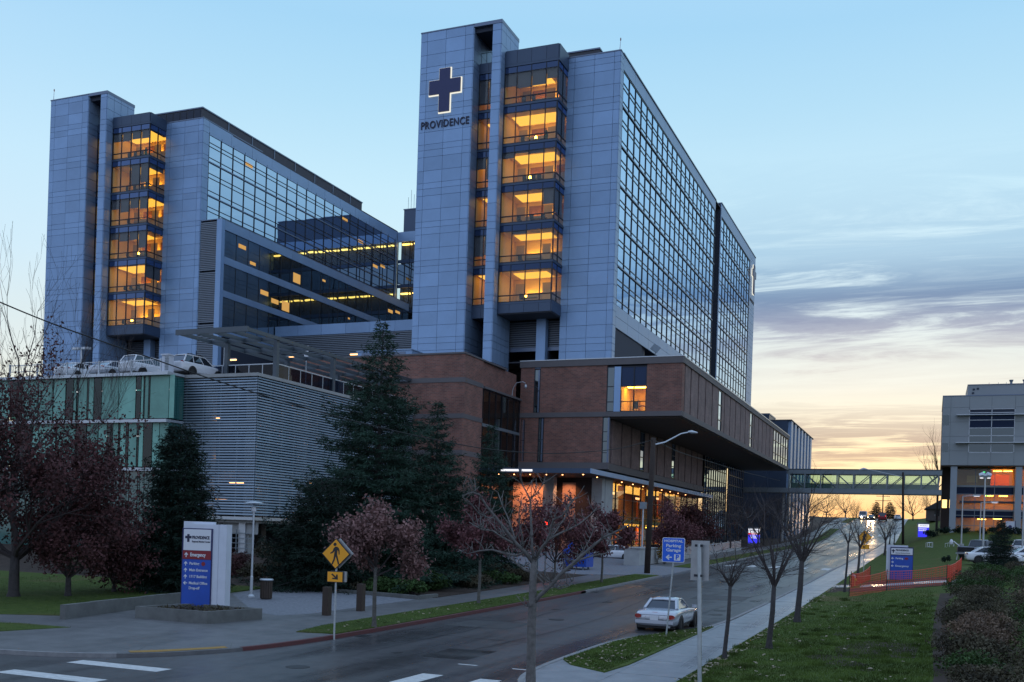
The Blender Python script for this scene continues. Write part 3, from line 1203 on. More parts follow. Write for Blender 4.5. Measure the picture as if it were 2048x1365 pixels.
tag(blades('grass', 16000, tuft_region, .10, 'grass_blade'), 'longer tufts standing in the right lawn', 'grass')
tag(fallen('fallen_leaves', 420, lambda n: (-6.05 + np.abs(rng.normal(0, .22, n)), 25 + 50 * rng.uniform(0, 1, n) ** 1.2), .05, 'leaf_fallen'), 'dead leaves drifted along the edge of the right sidewalk', 'leaves')
for i in range(7):
    x, y = rr_.uniform(-5, -.8), rr_.uniform(27, 52)
    a = rr_.uniform(.25, .6)
    patch('bare_soil', [(x + a * math.cos(t) * rr_.uniform(.5, 1.3), y + a * 1.4 * math.sin(t) * rr_.uniform(.5, 1.3)) for t in frange(0, 5.7, .63)], .136, 'soil', skirt=0, step=9)['kind'] = 'structure'

# ------------------------------------------------------------------ hospital towers
FL0, FLH = 24.1, 4.2            # lowest glazed floor and storey height
VP, VB, VR = 98.4, 99.4, 102.3  # planes of slab and pillar, of the bay, of the right-hand slab


def row_joints(z0, z1):
    """panel joints of the metal cladding, repeating with the storeys"""
    pat = [0, .63, 1.96, 3.44]
    js = [z0]
    k = -3
    while True:
        zz = FL0 + FLH * k
        if zz > z1:
            break
        for p in pat:
            if z0 + .35 < zz + p < z1 - .35:
                js.append(zz + p)
        k += 1
    js.append(z1)
    return js


def clad_front(par, x0, x1, y, z0, z1, fr, m='panel_metal', name='wall_panel', thick=.10):
    xs = [x0 + (x1 - x0) * f for f in fr]
    js = row_joints(z0, z1)
    for a, c in zip(xs, xs[1:]):
        for p, q in zip(js, js[1:]):
            bx(name, a + .016, c - .016, y - thick, y + .03, p + .016, q - .016, m, par)


def clad_side(b, x, y0, y1, z0, z1, step, thick=.08):
    ys = frange(y0, y1, step)
    js = row_joints(z0, z1)
    for a, c in zip(ys, ys[1:]):
        for p, q in zip(js, js[1:]):
            b.box(x - .03, x + thick, a + .02, c - .02, p + .02, q - .02)


def room(par, x0, x1, y0, y1, z0, z1, lit, seed, side_open=True):
    """one lit room behind the bay glazing"""
    r = random.Random(seed)
    b = MB()
    b.box(x0, x1, y1, y1 + .1, z0, z1)                # back wall
    b.box(x0 - .1, x0, y0 + .1, y1, z0, z1)           # left wall
    if not side_open:
        b.box(x1, x1 + .1, y0 + .1, y1, z0, z1)
    b.box(x0, x1, y0 + .12, y1, z1, z1 + .08)         # ceiling
    b.build('interior_wall', 'room_wall', par)
    bx('floor_slab', x0, x1, y0 + .12, y1, z0 - .16, z0 - .02, 'room_floor', par)
    W = x1 - x0
    if lit > 0:
        ca, cb = r.uniform(.03, .30), r.uniform(.72, .97)
        bx('ceiling_fill_glow', x0 + W * ca, x0 + W * cb, y0 + r.uniform(.4, 1.6), y1 - .35, z1 - .05, z1 - .02, 'ceiling_fill_glow', par)  # glowing sheet added in place of light falling on the ceiling
    # wooden wall panels, door, counter
    if W > 3:
        ch = r.uniform(1.6, 1.95)
        bx('counter', x0 + W * .16, x1 - .05, y1 - .55, y1 - .05, z0, z0 + ch, 'room_counter', par)
        if lit != 2 or r.random() < .35:
            bx('wood_panel', x0 + W * .27, x0 + W * .56, y1 - .08, y1 - .01, z0 + ch + .08, z0 + 2.9, 'room_wood', par)
            bx('wood_panel', x0 + W * .78, x1 - .05, y1 - .08, y1 - .01, z0 + ch + .08, z0 + 2.9, 'room_wood', par)
        for f_ in (.05, .58):
            dx_ = x0 + W * (f_ + r.uniform(0, .06))
            bx('door', dx_, dx_ + .95, y1 - .68, y1 - .56, z0, z0 + 2.7, 'room_door', par)
        dk = r.uniform(.3, .5)
        bx('desk', x0 + W * dk, x0 + W * (dk + .32), y0 + 1.0, y0 + 1.5, z0 + .62, z0 + .70, 'room_door', par)
        if r.random() < .5:
            px_ = x0 + W * r.uniform(.55, .85)
            MB().lathe([(.16, .25), (.20, 1.0), (.12, 1.5), (.02, 1.62)], (px_, y0 + .8, z0 - .2), 7).build('plant', 'leaf_green', par)
        if r.random() < .5:
            MB().lathe([(.10, 0), (.16, .12), (.08, .3), (.02, .32)], (x0 + W * (dk + .1), y0 + 1.2, z0 + .75), 8).build('desk_lamp', 'cove_light', par)
        for q in range(r.randint(1, 3)):
            cx = x0 + W * (.30 + .18 * q + r.uniform(0, .1))
            b = MB()
            b.box(cx - .22, cx + .22, y0 + .55, y0 + .95, z0 + .40, z0 + .46).box(cx - .22, cx + .22, y0 + .50, y0 + .56, z0 + .46, z0 + .95)
            for sx in (-.2, .18):
                for sy in (.56, .92):
                    b.box(cx + sx, cx + sx + .03, y0 + sy, y0 + sy + .03, z0, z0 + .4)
            b.build('chair', 'black_plastic', par)
        if lit > 0:
            bx('cove_lamp', x0 + W * .27, x0 + W * .79, y1 - .35, y1 - .25, z0 + ch + .02, z0 + ch + .05, 'cove_light', par)
    else:
        bx('wood_panel', x0 + W * .45, x1 - .05, y1 - .12, y1 - .01, z0 + .9, z0 + 2.1, 'room_wood' if seed % 2 else 'room_door', par)


def glazed_bay(par, x0, x1, y, zbot, ztop, cols, nfl, blinds, lits, side_x=None, side_y1=None, seed=0, room_depth=4.0):
    """stack of glazed storeys; cols are fractions of the width at the mullions"""
    xs = [x0 + (x1 - x0) * f for f in cols]
    fr, sp = MB(), MB()
    t = .07
    for k in range(nfl):
        f = FL0 + FLH * k
        z_s, z_r, z_h, z_t = f + .06, f + .72, f + 3.32, f + 3.98
        # frame: mullions and transoms
        for x in xs:
            fr.box(x - t / 2, x + t / 2, y - .06, y + .1, f, z_t)
        for z, h in ((z_s, .07), (z_r, .10), (z_h, .06)):
            fr.box(x0, x1, y - .045, y + .09, z - h / 2, z + h / 2)
        bx('spandrel_strip', x0 - .02, x1 + .02, y - .10, y + .12, z_t, f + FLH, 'bay_panel', par)     # strip of panel at the floor edge
        for i, (a, c) in enumerate(zip(xs, xs[1:])):
            bx('window_pane', a + t / 2, c - t / 2, y - .01, y + .01, z_s, z_r, 'window_glass', par)
            bx('window_pane', a + t / 2, c - t / 2, y - .01, y + .01, z_r, z_h, 'window_glass', par)
            bx('spandrel_pane', a + t / 2, c - t / 2, y - .012, y + .012, z_h, z_t, 'spandrel_glass', par)
            d = blinds[k][i] if i < len(blinds[k]) else 0
            if d > 0:
                bx('blind', a + .03, c - .03, y + .14, y + .16, z_h - d * (z_h - z_r), z_h, 'blind', par)
        if side_x is not None:
            ys = [y, y + (side_y1 - y) * .52, side_y1]
            for q in ys[:2]:
                fr.box(side_x - .1, side_x + .06, q - t / 2, q + t / 2, f, z_t)
            for z, h in ((z_s, .07), (z_r, .10), (z_h, .06)):
                fr.box(side_x - .09, side_x + .045, y, side_y1, z - h / 2, z + h / 2)
            bx('spandrel_strip', side_x - .12, side_x + .10, y - .08, side_y1, z_t + .002, f + FLH - .002, 'bay_panel', par)
            for a, c in zip(ys, ys[1:]):
                bx('window_pane', side_x - .01, side_x + .01, a + t / 2, c - t / 2, z_s, z_r, 'window_glass', par)
                bx('window_pane', side_x - .01, side_x + .01, a + t / 2, c - t / 2, z_r, z_h, 'window_glass', par)
                bx('spandrel_pane', side_x - .012, side_x + .012, a + t / 2, c - t / 2, z_h, z_t, 'spandrel_glass', par)
            if blinds[k][-1] > 0 and len(blinds[k]) > len(xs) - 1:
                d = blinds[k][-1]
                bx('blind', side_x - .16, side_x - .14, ys[0] + .1, ys[2] - .05, z_h - d * (z_h - z_r), z_h, 'blind', par)
        room(par, x0 + .05, x1 - (.02 if side_x else 0), y + .1, y + room_depth, f + .02, z_h + .05, lits[k], seed * 10 + k, side_x is not None)
        # slab between the storeys
        bx('storey_slab', x0, x1 - .14, y + .14, y + room_depth, z_h + .14, f + FLH - .02 - .16, 'joint_dark', par)
    fr.build('window_frame', 'mullion', par)
    # top and bottom bands of panels
    zt = FL0 + FLH * nfl
    for a, c in zip(xs, xs[1:]):
        bx('bay_panel', a + .015, c - .015, y - .11, y + .02, zt + .01, ztop, 'bay_panel', par)
        bx('bay_panel', a + .015, c - .015, y - .11, y + .02, zbot, FL0 - .24, 'bay_panel', par)
    sb = MB()
    sb.box(x0, x1 - .02, y, y + 2.85, zt, ztop - .05)
    sb.box(x0, x1 - .02, y, y + 2.85, zbot + .03, FL0 - .17)
    sb.build('bay_core', 'joint_dark', par)
    bx('spandrel_strip', x0, x1, y - .10, y + .1, FL0 - .22, FL0, 'bay_panel', par)
    if side_x is not None:
        bx('bay_panel', side_x - .02, side_x + .11, y, side_y1, zt + .01, ztop, 'bay_panel', par)
        bx('bay_panel', side_x - .02, side_x + .11, y, side_y1, zbot, FL0 - .24, 'bay_panel', par)
        bx('spandrel_strip', side_x - .1, side_x + .10, y, side_y1, FL0 - .22, FL0, 'bay_panel', par)


def curtain_wall(par, x, y0, ncol, cw, zf, nfl, top_h, nsolo, mname='facade_glass', rows=((0, .60), (.62, 2.20), (2.22, 2.76), (2.78, 4.10))):
    """glass wall in the plane X=x facing +X: panes, mullions, floor bands"""
    fr, band, rest = MB(), MB(), MB()
    r = random.Random(int(abs(x) * 7))
    y1 = y0 + ncol * cw
    for k in range(nfl):
        f = zf + FLH * k
        hs = top_h if k == nfl - 1 else FLH
        rr = [(a * hs / FLH, c * hs / FLH) for a, c in rows]
        for a, c in rr:
            fr.box(x - .08, x + .055, y0, y1, f + c - .005, f + c + .07)
        if k:
            band.box(x - .06, x + .13, y0 - .05, y1 + .05, f - .09, f + .06)
        for i in range(ncol):
            a_ = y0 + cw * i + .045
            c_ = y0 + cw * (i + 1) - .045
            for a, c in rr:
                if i < nsolo:
                    o = bx('glass_pane', x - .02, x, a_, c_, f + a + .05, f + c, mname, par)
                    o.rotation_euler = (r.uniform(-.0012, .0012), r.uniform(-.002, .002), r.uniform(-.002, .002))
                else:
                    t0, t1 = r.uniform(-.003, .003), r.uniform(-.003, .003)
                    rest.quad((x + t0, a_, f + a + .05), (x + t1, c_, f + a + .05), (x + t1, c_, f + c), (x + t0, a_, f + c))
    zt = zf + FLH * (nfl - 1) + top_h
    for i in range(ncol + 1):
        fr.box(x - .08, x + .085, y0 + cw * i - .04, y0 + cw * i + .04, zf, zt)
    fr.build('mullion_grid', 'mullion', par)
    if band.v:
        band.build('floor_band', 'spandrel', par)
    if rest.v:
        rest.build('glass_panes', mname, par)['kind'] = 'stuff'


def tower(par, xs, zt_slab, zt_right, bay_l, bay_r, right_cols, zbase, bay_cols, blinds, lits, sblinds, slits, seed):
    """front of one tower: slab, slot, pillar, bay, right slab"""
    xl, xn, xp, xq, xr = xs      # slab left, notch, pillar left, pillar right, right corner
    bx('wall', xl + .05, xn - .03, VP + .02, VP + 10, zbase, zt_slab - .06, 'joint_dark', par)
    bx('wall', xp + .03, xq - .05, VP + .02, VP + 4.6, zbase - 2.0, zt_slab - .06, 'joint_dark', par)
    bx('wall', bay_r + .05, xr - .05, VR + .02, VR + 12, zbase, zt_right - .06, 'joint_dark', par)
    bx('wall', xl + .3, xr - .3, VR + 5.2, VR + 14, zbase, zt_right - .5, 'joint_dark', par)
    clad_front(par, xl, xn, VP, zbase, zt_slab, (0, .12, .48, .85, 1))
    clad_front(par, xp, xq, VP, zbase - 2, zt_slab, (0, 1))
    clad_front(par, bay_r, xr, VR, zbase, zt_right, (0, .135, .515, .89, 1))
    sd = MB()
    clad_side(sd, xn, VP - .07, VP + 9.9, zbase, zt_slab, 1.9)
    clad_side(sd, xq, VP - .07, VP + 4.6, zbase - 2, zt_slab, 1.55)
    sd.build('side_cladding', 'panel_metal_side', par)['kind'] = 'stuff'
    # left return of the slab
    sd = MB()
    for p, q in zip(row_joints(zbase, zt_slab), row_joints(zbase, zt_slab)[1:]):
        sd.box(xl - .06, xl + .05, VP - .05, VP + 9.9, p + .02, q - .02)
    sd.build('side_cladding', 'panel_metal_side', par)['kind'] = 'stuff'
    # roof edge caps
    cp = MB()
    cp.box(xl - .08, xn + .1, VP - .14, VP + 10, zt_slab, zt_slab + .12)
    cp.box(xn, xq + .1, VP - .14, VP + 4.65, zt_slab - .25, zt_slab + .118)
    cp.box(bay_r, xr + .1, VR - .14, VR + 12, zt_right, zt_right + .12)
    cp.build('roof_edge', 'spandrel', par)
    bx('slot_ceiling', xn + .1, xp, VP + .25, VP + 4.5, zt_slab - .75, zt_slab - .26, 'joint_dark', par)
    # slot between slab and pillar
    zb = FL0 - 1.4
    glazed_bay(par, xn + .09, xp, VP + 1.6, zb, FL0 + FLH * 6 + .9, (0, .5, 1), 6, sblinds, slits, seed=seed + 3, room_depth=3.2)
    b = MB()
    b.tube([(xn + .2, VP + 1.5, FL0 + FLH * 6 + 2.0), (xp, VP + 1.5, FL0 + FLH * 6 + 2.0)], .03, 4)
    for q in range(4):
        x = xn + .3 + (xp - xn - .4) * q / 3
        b.tube([(x, VP + 1.5, FL0 + FLH * 6 + .9), (x, VP + 1.5, FL0 + FLH * 6 + 2.0)], .025, 4)
    b.build('guard_rail', 'mullion', par)
    bx('slot_back_wall', xn + .1, xp + .5, VP + 6.0, VP + 6.2, zbase - 1, zb, 'joint_dark', par)
    # bay
    glazed_bay(par, bay_l, bay_r, VB, FL0 - 1.15, zt_right + .35, bay_cols, 6, blinds, lits, bay_r, VR - .11, seed, 4.0)
    bx('bay_soffit', bay_l, bay_r, VB + .02, VR + .5, FL0 - 1.25, FL0 - 1.15, 'roof_dark', par)
    # louvred wall and openings under the bay
    wl_ = MB()
    z = zbase + 2.0
    while z < FL0 - 1.4:
        wl_.box(bay_l - .4, bay_r, VR + 1.1, VR + 1.22, z, z + .14)
        z += .24
    wl_.build('louver', 'louver', par)['kind'] = 'stuff'
    bx('louver_back', bay_l - .4, bay_r, VR + 1.3, VR + 1.4, zbase + 1.9, FL0 - 1.2, 'joint_dark', par)
    bx('louver_sill', bay_l - .4, bay_r, VR + 1.0, VR + 1.3, zbase + 1.55, zbase + 1.95, 'spandrel', par)
    cx = bay_l + (bay_r - bay_l) * .55
    bx('column', cx, cx + 1.05, VR + .1, VR + 1.0, zbase - .5, FL0 - 1.25, 'panel_metal', par)
    bx('inner_wall', xq, bay_r, VR + 4.5, VR + 4.7, zbase - 1, FL0 - 1.2, 'joint_dark', par)


def mast(x, y, z, h, label):
    b = MB()
    b.tube([(x, y, z), (x, y, z + h * .2), (x + .05, y, z + h * .9)], [.05, .04, .03], 5)
    r_ = root('lightning_rod', (x, y, z), label, 'rod', 'rods on the tower roofs')
    b.build('rod', 'steel_light', r_)
    MB().lathe([(.03, 0), (.07, .08), (.05, .3), (.01, .34)], (x + .05, y, z + h * .88), 6).build('tip', 'sign_red', r_)


# --- main tower
MT = root('hospital_tower', (-42, VR, 18.3), 'tall metal clad hospital tower with a big dark cross on its front', 'tower', 'hospital towers')
tower(MT, (-53.03, -46.80, -44.55, -43.57, -31.6), 53.7, 50.45, -43.45, -37.4, None, 18.0,
      (0, .228, .5, .777, 1),
      [(0, 0, 0, 0, 0), (0, .12, 0, 0, 0), (0, 0, 0, .62, .9), (.22, .05, .12, 0, 0), (0, 0, 0, 0, .95), (.52, .62, .60, .40, 1)],
      (2, 2, 2, 2, 2, 1),
      [(0, 0), (.85, .8), (0, 0), (.45, .9), (0, 0), (1, 1)], (2, 1, 2, 1, 2, 1), 1)
curtain_wall(MT, -31.6, 103.3, 20, 2.46, FL0, 6, 3.75, 12)
curtain_wall(MT, -31.45, 156.4, 11, 2.42, FL0 - 4.2, 7, 3.9, 0)
s = MB()
# side walls: cladding bands round the glass
clad_side(s, -31.6, VR - .08, 103.25, 18.0, 50.4, 2)
for a, c in zip(frange(103.25, 152.5, 4.92), frange(103.25, 152.5, 4.92)[1:]):
    s.box(-31.63, -31.52, a + .02, c - .02, 48.93, 50.42)
    s.box(-31.63, -31.52, a + .02, c - .02, 22.92, 24.06)
    s.box(-31.63, -31.52, a + .02, c - .02, 21.75, 22.88)
for a, c in zip(frange(183.05, 188.6, 2.8), frange(183.05, 188.6, 2.8)[1:]):
    for p, q in zip(row_joints(18.2, 51.1), row_joints(18.2, 51.1)[1:]):
        s.box(-31.48, -31.36, a + .02, c - .02, p + .02, q - .02)
s.box(-31.48, -31.36, 156.1, 183.0, 49.2, 51.1)
s.box(-31.48, -31.36, 156.0, 156.38, 18.3, 49.2)
s.build('side_cladding', 'panel_metal_side', MT)['kind'] = 'stuff'
bx('wall', -52.9, -31.7, 108, 152.4, 21.8, 50.3, 'joint_dark', MT)
bx('wall', -52.9, -33.6, 152.4, 156.1, 18.3, 50.0, 'joint_dark', MT)
bx('wall', -52.9, -31.55, 156.1, 188.5, 18.3, 51.0, 'joint_dark', MT)
bx('wall', -32.4, -31.75, 103.2, 108, 21.8, 50.3, 'joint_dark', MT)
bx('recess_wall', -33.6, -33.4, 152.5, 156.0, 18.3, 50.2, 'brick_recess', MT)
bx('roof', -53.1, -31.5, 108, 188.6, 50.35, 50.5, 'roof_dark', MT)
bx('roof_edge', -31.9, -31.42, 103, 152.6, 50.43, 50.56, 'spandrel', MT)
bx('roof_edge', -31.9, -31.27, 156.0, 188.65, 51.08, 51.22, 'spandrel', MT)
bx('recess_floor', -46, -31.7, 103.2, 152.4, 18.3, 18.45, 'roof_dark', MT)
bx('inner_wall', -39.2, -39.0, 103.4, 152.4, 18.3, 21.8, 'joint_dark', MT)
for i in range(10):
    yy = 104.0 + i * 4.9
    bx('column', -32.3, -32.05, yy + 2.4, yy + 2.62, 18.3, 21.75, 'steel_light', MT)
    bx('column', -32.3, -32.05, yy + 3.0, yy + 3.12, 18.3, 21.75, 'steel_light', MT)
# left side of the main tower
lb = MB()
for p, q in zip(row_joints(18, 50.4), row_joints(18, 50.4)[1:]):
    for a, c2 in zip(frange(108.5, 188, 4.9), frange(108.5, 188, 4.9)[1:]):
        lb.box(-53.04, -52.9, a + .02, c2 - .02, p + .02, q - .02)
lb.build('side_cladding', 'panel_metal_side', MT)['kind'] = 'stuff'
# roof plant
ph = root('roof_plant_house', (-38, 109, 50.5), 'dark louvred plant house on the roof of the tallest tower', 'plant house', 'roof plant houses')
bx('wall', -43.0, -35.6, 107.2, 112.5, 50.4, 53.45, 'roof_dark', ph)
bx('roof_edge', -43.1, -35.5, 107.1, 112.6, 53.45, 53.6, 'spandrel', ph)
for i in range(4):
    bx('louver_window', -42.7 + i * 1.72, -41.3 + i * 1.72, 107.12, 107.19, 51.4, 53.0, 'joint_dark', ph)
mast(-31.75, VR + .1, 50.55, 1.15, 'thin rod at the top corner of the tallest tower above its glass wall')
mast(-106.6, VP + .2, 53.5, 1.4, 'thin rod on the top left corner of the far left tower')


# cross and lettering on the front
def cross_sign(name, x0, x1, z0, z1, zb0, zb1, xa, xb, y, label, axis='x'):
    """x0..x1 width, z0..z1 height, bar between zb0..zb1, post between xa..xb"""
    r_ = root(name, (((x0 + x1) / 2, y, z0) if axis == 'x' else (y, (x0 + x1) / 2, z0)), label, 'cross', 'crosses on the tower')

    def P(u, z, d):
        return (u, y - d, z) if axis == 'x' else (y + d, u, z)

    def outline(e):
        return [(xa - e, z0 - e), (xb + e, z0 - e), (xb + e, zb0 - e), (x1 + e, zb0 - e), (x1 + e, zb1 + e), (xb + e, zb1 + e), (xb + e, z1 + e), (xa - e, z1 + e), (xa - e, zb1 + e), (x0 - e, zb1 + e), (x0 - e, zb0 - e), (xa - e, zb0 - e)]
    dv = (0, -.16, 0) if axis == 'x' else (.16, 0, 0)
    MB().prism([P(a, c_, .12) for a, c_ in outline(.10)], tuple(.6 * q for q in dv)).build('lit_backing', 'halo_white', r_)
    MB().prism([P(a, c_, .23) for a, c_ in outline(0)], dv).build('cross_face', 'navy', r_)
    return r_


_A = lambda px, py: at_y(px, py, VP - .25)
cl, cr_, ct, cb = _A(859, 183).x, _A(921.5, 170).x, _A(891, 137.5).z, _A(888, 224).z
zb1, zb0 = _A(890, 160).z, _A(890, 187.5).z
pa, pb = _A(879, 180).x, _A(900, 180).x
cross_sign('wall_cross', cl, cr_, cb, ct, zb0, zb1, pa, pb, VP, 'large navy cross with a white lit edge on the tower front')
cross_sign('wall_cross', 184.2, 187.6, 43.9, 49.0, 46.9, 48.1, 185.3, 186.5, -31.36, 'slim lit cross seen edge on at the far end of the glass side', 'y')
tx = root('wall_lettering', (-49.9, VP - .1, 39.8), 'dark capital lettering on the metal wall under the large cross', 'lettering')
zt_, zl_ = _A(889, 246.5).z, 0
text_on('letters', 'PROVIDENCE', 1.12, ((_A(841, 256).x + _A(937, 238).x) / 2, VP - .14, zt_), (1, 0, 0), (0, 0, 1), 'text_dark', tx, bold=.016, depth=.05, width=_A(937, 238).x - _A(841, 256).x, spacing=1.10)
text_on('letters', 'PROVIDENCE', .7, (-31.33, 185.9, 42.6), (0, 1, 0), (0, 0, 1), 'text_dark', MT, bold=.02, depth=.03, width=4.2)

# --- left tower
LT = root('hospital_tower', (-96, VR, 21), 'metal clad hospital tower behind the parking garage without a cross', 'tower', 'hospital towers')
tower(LT, (-106.7, -100.4, -98.35, -97.36, -85.5), 53.4, 50.1, -97.2, -91.3, None, 11.5,
      (0, .24, .5, .76, 1),
      [(0, 0, 0, 0, 0), (0, 0, .05, 0, .6), (.30, .42, .4, .8, 0), (.45, .62, .48, .55, 0), (0, 0, .95, .9, .2), (.40, .42, .38, .40, .05)],
      (2, 2, 1, 1, 2, 1),
      [(0, 0), (0, .1), (0, 0), (.1, 0), (0, 0), (0, .1)], (1, 1, 1, 1, 1, 1), 5)
curtain_wall(LT, -85.5, 103.4, 20, 2.4, FL0 + FLH * 3, 3, 3.65, 20)
s = MB()
clad_side(s, -85.5, VR - .08, 103.35, 21, 50.1, 2)
for a, c in zip(frange(103.35, 151.5, 4.8), frange(103.35, 151.5, 4.8)[1:]):
    s.box(-85.53, -85.42, a + .02, c - .02, 48.45, 50.05)
s.box(-85.53, -85.42, 151.5, 152.2, 37, 50.05)
s.build('side_cladding', 'panel_metal_side', LT)['kind'] = 'stuff'
bx('wall', -106.5, -85.6, 108, 152, 11, 49.9, 'joint_dark', LT)
bx('wall', -86.4, -85.62, 103.3, 108, 21, 49.9, 'joint_dark', LT)
bx('roof', -106.6, -85.4, 108, 152, 49.95, 50.1, 'roof_dark', LT)
ph2 = root('roof_plant_house', (-95, 104, 50.2), 'long dark plant house on the roof of the left tower', 'plant house', 'roof plant houses')
bx('wall', -96.2, -86.3, 103.0, 141.7, 50.1, 51.75, 'roof_dark', ph2)
bx('roof_edge', -96.3, -86.2, 102.9, 141.8, 51.75, 51.9, 'spandrel', ph2)
for i in range(6):
    bx('louver_window', -92.9 + i * 1.08, -92.0 + i * 1.08, 102.93, 102.99, 50.35, 51.6, 'joint_dark', ph2)
for i in range(7):
    bx('wall_rib', -86.29, -86.22, 108 + i * 5, 108.15 + i * 5, 50.1, 51.75, 'spandrel', ph2)

# low glazed block against the left tower
LB = root('glazed_wing', (-84, 104, 21), 'low wing of dark glass bands and a louvred end beside the left tower', 'building', 'lower hospital wings')
x = -82.3
zs = [(36.1, 37.25), (31.9, 32.8), (27.8, 28.6), (22.9, 24.0)]
for z0, z1 in zs:
    for a, c in zip(frange(102.9, 150.9, 4.8), frange(102.9, 150.9, 4.8)[1:]):
        bx('spandrel_panel', x - .2, x + .14, a + .015, c - .015, z0, z1, 'panel_metal_side', LB)
bx('corner_panel', x - .62, x + .15, VR - .05, 102.88, 14, 37.25, 'panel_metal', LB)
fr = MB()
for (za, zb) in ((32.8, 36.1), (28.6, 31.9), (24.0, 27.8)):
    for i in range(20):
        a = 102.95 + 2.4 * i
        bx('glass_pane', x - .02, x, a + .04, a + 2.36, za, zb, 'dark_glass', LB)
        fr.box(x - .08, x + .03, a + 2.36, a + 2.44, za, zb)
fr.build('mullion_grid', 'mullion', LB)
c = MB()
c.box(-85.5, x - .3, 102.7, 151, 12, 37.1)
c.build('wall', 'joint_dark', LB)
bx('roof', -85.4, x + .1, VR, 151, 37.25, 37.36, 'spandrel', LB)
z = 12.0
while z < 36.9:
    bx('louver_slat', -85.4, x - .64, VR - .02, VR + .18, z, z + .15, 'louver', LB)
    z += .225 if abs(z - 24.2) > .12 and abs(z - 30.6) > .12 else .4
# some lit windows in it
for i, zz, w_, h_ in ((1, 34.7, 1.5, .5), (3, 29.9, 1.7, .6), (4, 29.3, 1.6, .6), (5, 28.8, 1.7, 1.3), (6, 33.2, 1.7, 1.3), (9, 36.0 - 1.0, .8, .3), (2, 33.2, 1.2, .4), (17, 34.6, 1.5, .5), (18, 35.0, 1.5, .4), (12, 31.0, .5, .25)):
    a = 103.4 + 2.4 * i
    bx('lit_window', x + .002, x + .012, a, a + w_, zz, zz + h_, 'window_glow', LB)
for i, zz in ((15, 44.9), (17, 42.2), (18, 42.8), (13, 47.0), (3, 47.2)):
    a = 103.6 + 2.4 * i
    bx('lit_window', -85.498, -85.488, a, a + 1.5, zz, zz + .45, 'window_glow', LT)

# link building between the towers with its lit corridors
LK = root('link_building', (-69, 152, 20), 'dark link between the towers with two lit corridor strips', 'building', 'lower hospital wings')
bx('wall', -85.4, -53.1, 153.5, 166, 16, 49.7, 'joint_dark', LK)
bx('parapet', -85.3, -53.1, 151.9, 152.2, 48.2, 49.85, 'panel_metal_side', LK)
bx('roof', -85.3, -53.1, 152.1, 166, 49.6, 49.75, 'roof_dark', LK)
fr = MB()
for k in range(6):
    z0 = 23.6 + k * 4.2
    for i in range(14):
        a = -85.2 + i * 2.29
        lit = k in (3, 5)
        bx('glass_pane', a + .05, a + 2.24, 152.0, 152.03, z0 + .6, z0 + 4.05, 'window_glass' if lit else 'dark_glass', LK)
        fr.box(a - .05, a + .05, 151.93, 152.08, z0, z0 + 4.2)
        if lit:
            bx('corridor_lamp', a + .25, a + 2.0, 152.9, 153.3, z0 + 3.35, z0 + 3.55, 'corridor_light', LK)
    bx('spandrel_panel', -85.2, -53.1, 151.95, 152.12, z0 - .02, z0 + .55, 'bay_panel', LK)
fr.build('mullion_grid', 'mullion', LK)
ph3 = root('roof_plant_house', (-84, 156, 49.8), 'grey plant box with thin aerials beside the main tower', 'plant house', 'roof plant houses')
bx('wall', -85.1, -60, 153.5, 160, 49.7, 54.1, 'bay_panel', ph3)
bx('roof_edge', -85.2, -59.9, 153.4, 160.1, 54.1, 54.25, 'spandrel', ph3)
for i, h in enumerate((2.2, 3.4, 2.6, 4.0)):
    b = MB().tube([(-84.6 + i * .55, 154, 54.2), (-84.6 + i * .55, 154, 54.2 + h)], .035, 4)
    b.build('aerial', 'steel_grey', ph3)

# low louvred wall between the towers
LW = root('louvered_screen_wall', (-68, 114, 15), 'low pale topped louvred wall between the two towers', 'wall', 'lower hospital wings')
for i in range(8):
    a = -82.2 + i * 3.65
    bx('parapet_panel', a + .015, a + 3.635, 113.9, 114.1, 24.85, 26.2, 'panel_metal', LW)
bx('wall', -82.2, -53, 114.2, 118, 10, 26.0, 'joint_dark', LW)
z = 12.4
while z < 24.7:
    if not 19.7 < z < 20.4:
        bx('louver_slat', -82.2, -53, 113.95, 114.12, z, z + .15, 'louver', LW)
    z += .24
bx('sill_band', -82.2, -53, 113.85, 114.15, 19.85, 20.35, 'spandrel', LW)

# ------------------------------------------------------------------ brick podium, entrance, skybridge, other buildings
PD = root('brick_building', (-33, VR, -2), 'long brick building with an overhanging upper storey along the street', 'building', 'brick hospital buildings')
X0, X1, X2 = -41.7, -31.6, -24.0   # left end, lower side wall, overhang side wall
YE = 185.0
# upper storey, front: brick piers between openings
for a, c in ((X0, -40.12), (-39.42, -31.98), (-27.68, X2 - .46)):
    bx('wall', a, c, VR, VR + .5, 12.7, 17.6, 'brick', PD)
bx('wall', -40.12, -39.42, VR + .25, VR + .5, 12.7, 17.6, 'brick', PD)
bx('wall', X0, -39.5, VR, VR + .45, 7.4, 12.2, 'brick', PD)
bx('wall', -38.85, -32.3, VR, VR + .45, 7.4, 12.2, 'brick', PD)
for a, c, z0, z1 in ((-39.48, -38.87, 7.5, 12.15), (-40.12, -39.42, 12.75, 17.4), (-41.5, -41.05, 7.5, 12.0)):
    f = MB()
    f.box(a, a + .06, VR - .03, VR + .2, z0, z1).box(c - .06, c, VR - .03, VR + .2, z0, z1).box(a, c, VR - .03, VR + .2, z1 - .06, z1).box(a, c, VR - .02, VR + .2, (z0 + z1) / 2 - .03, (z0 + z1) / 2 + .03)
    w = f.build('window', 'mullion', PD)
    bx('pane', a + .06, c - .06, VR + .05, VR + .08, z0, z1, 'dark_glass', w)
    bx('light_jamb', c - .26, c - .08, VR + .0, VR + .04, z0, z1, 'spandrel', w)
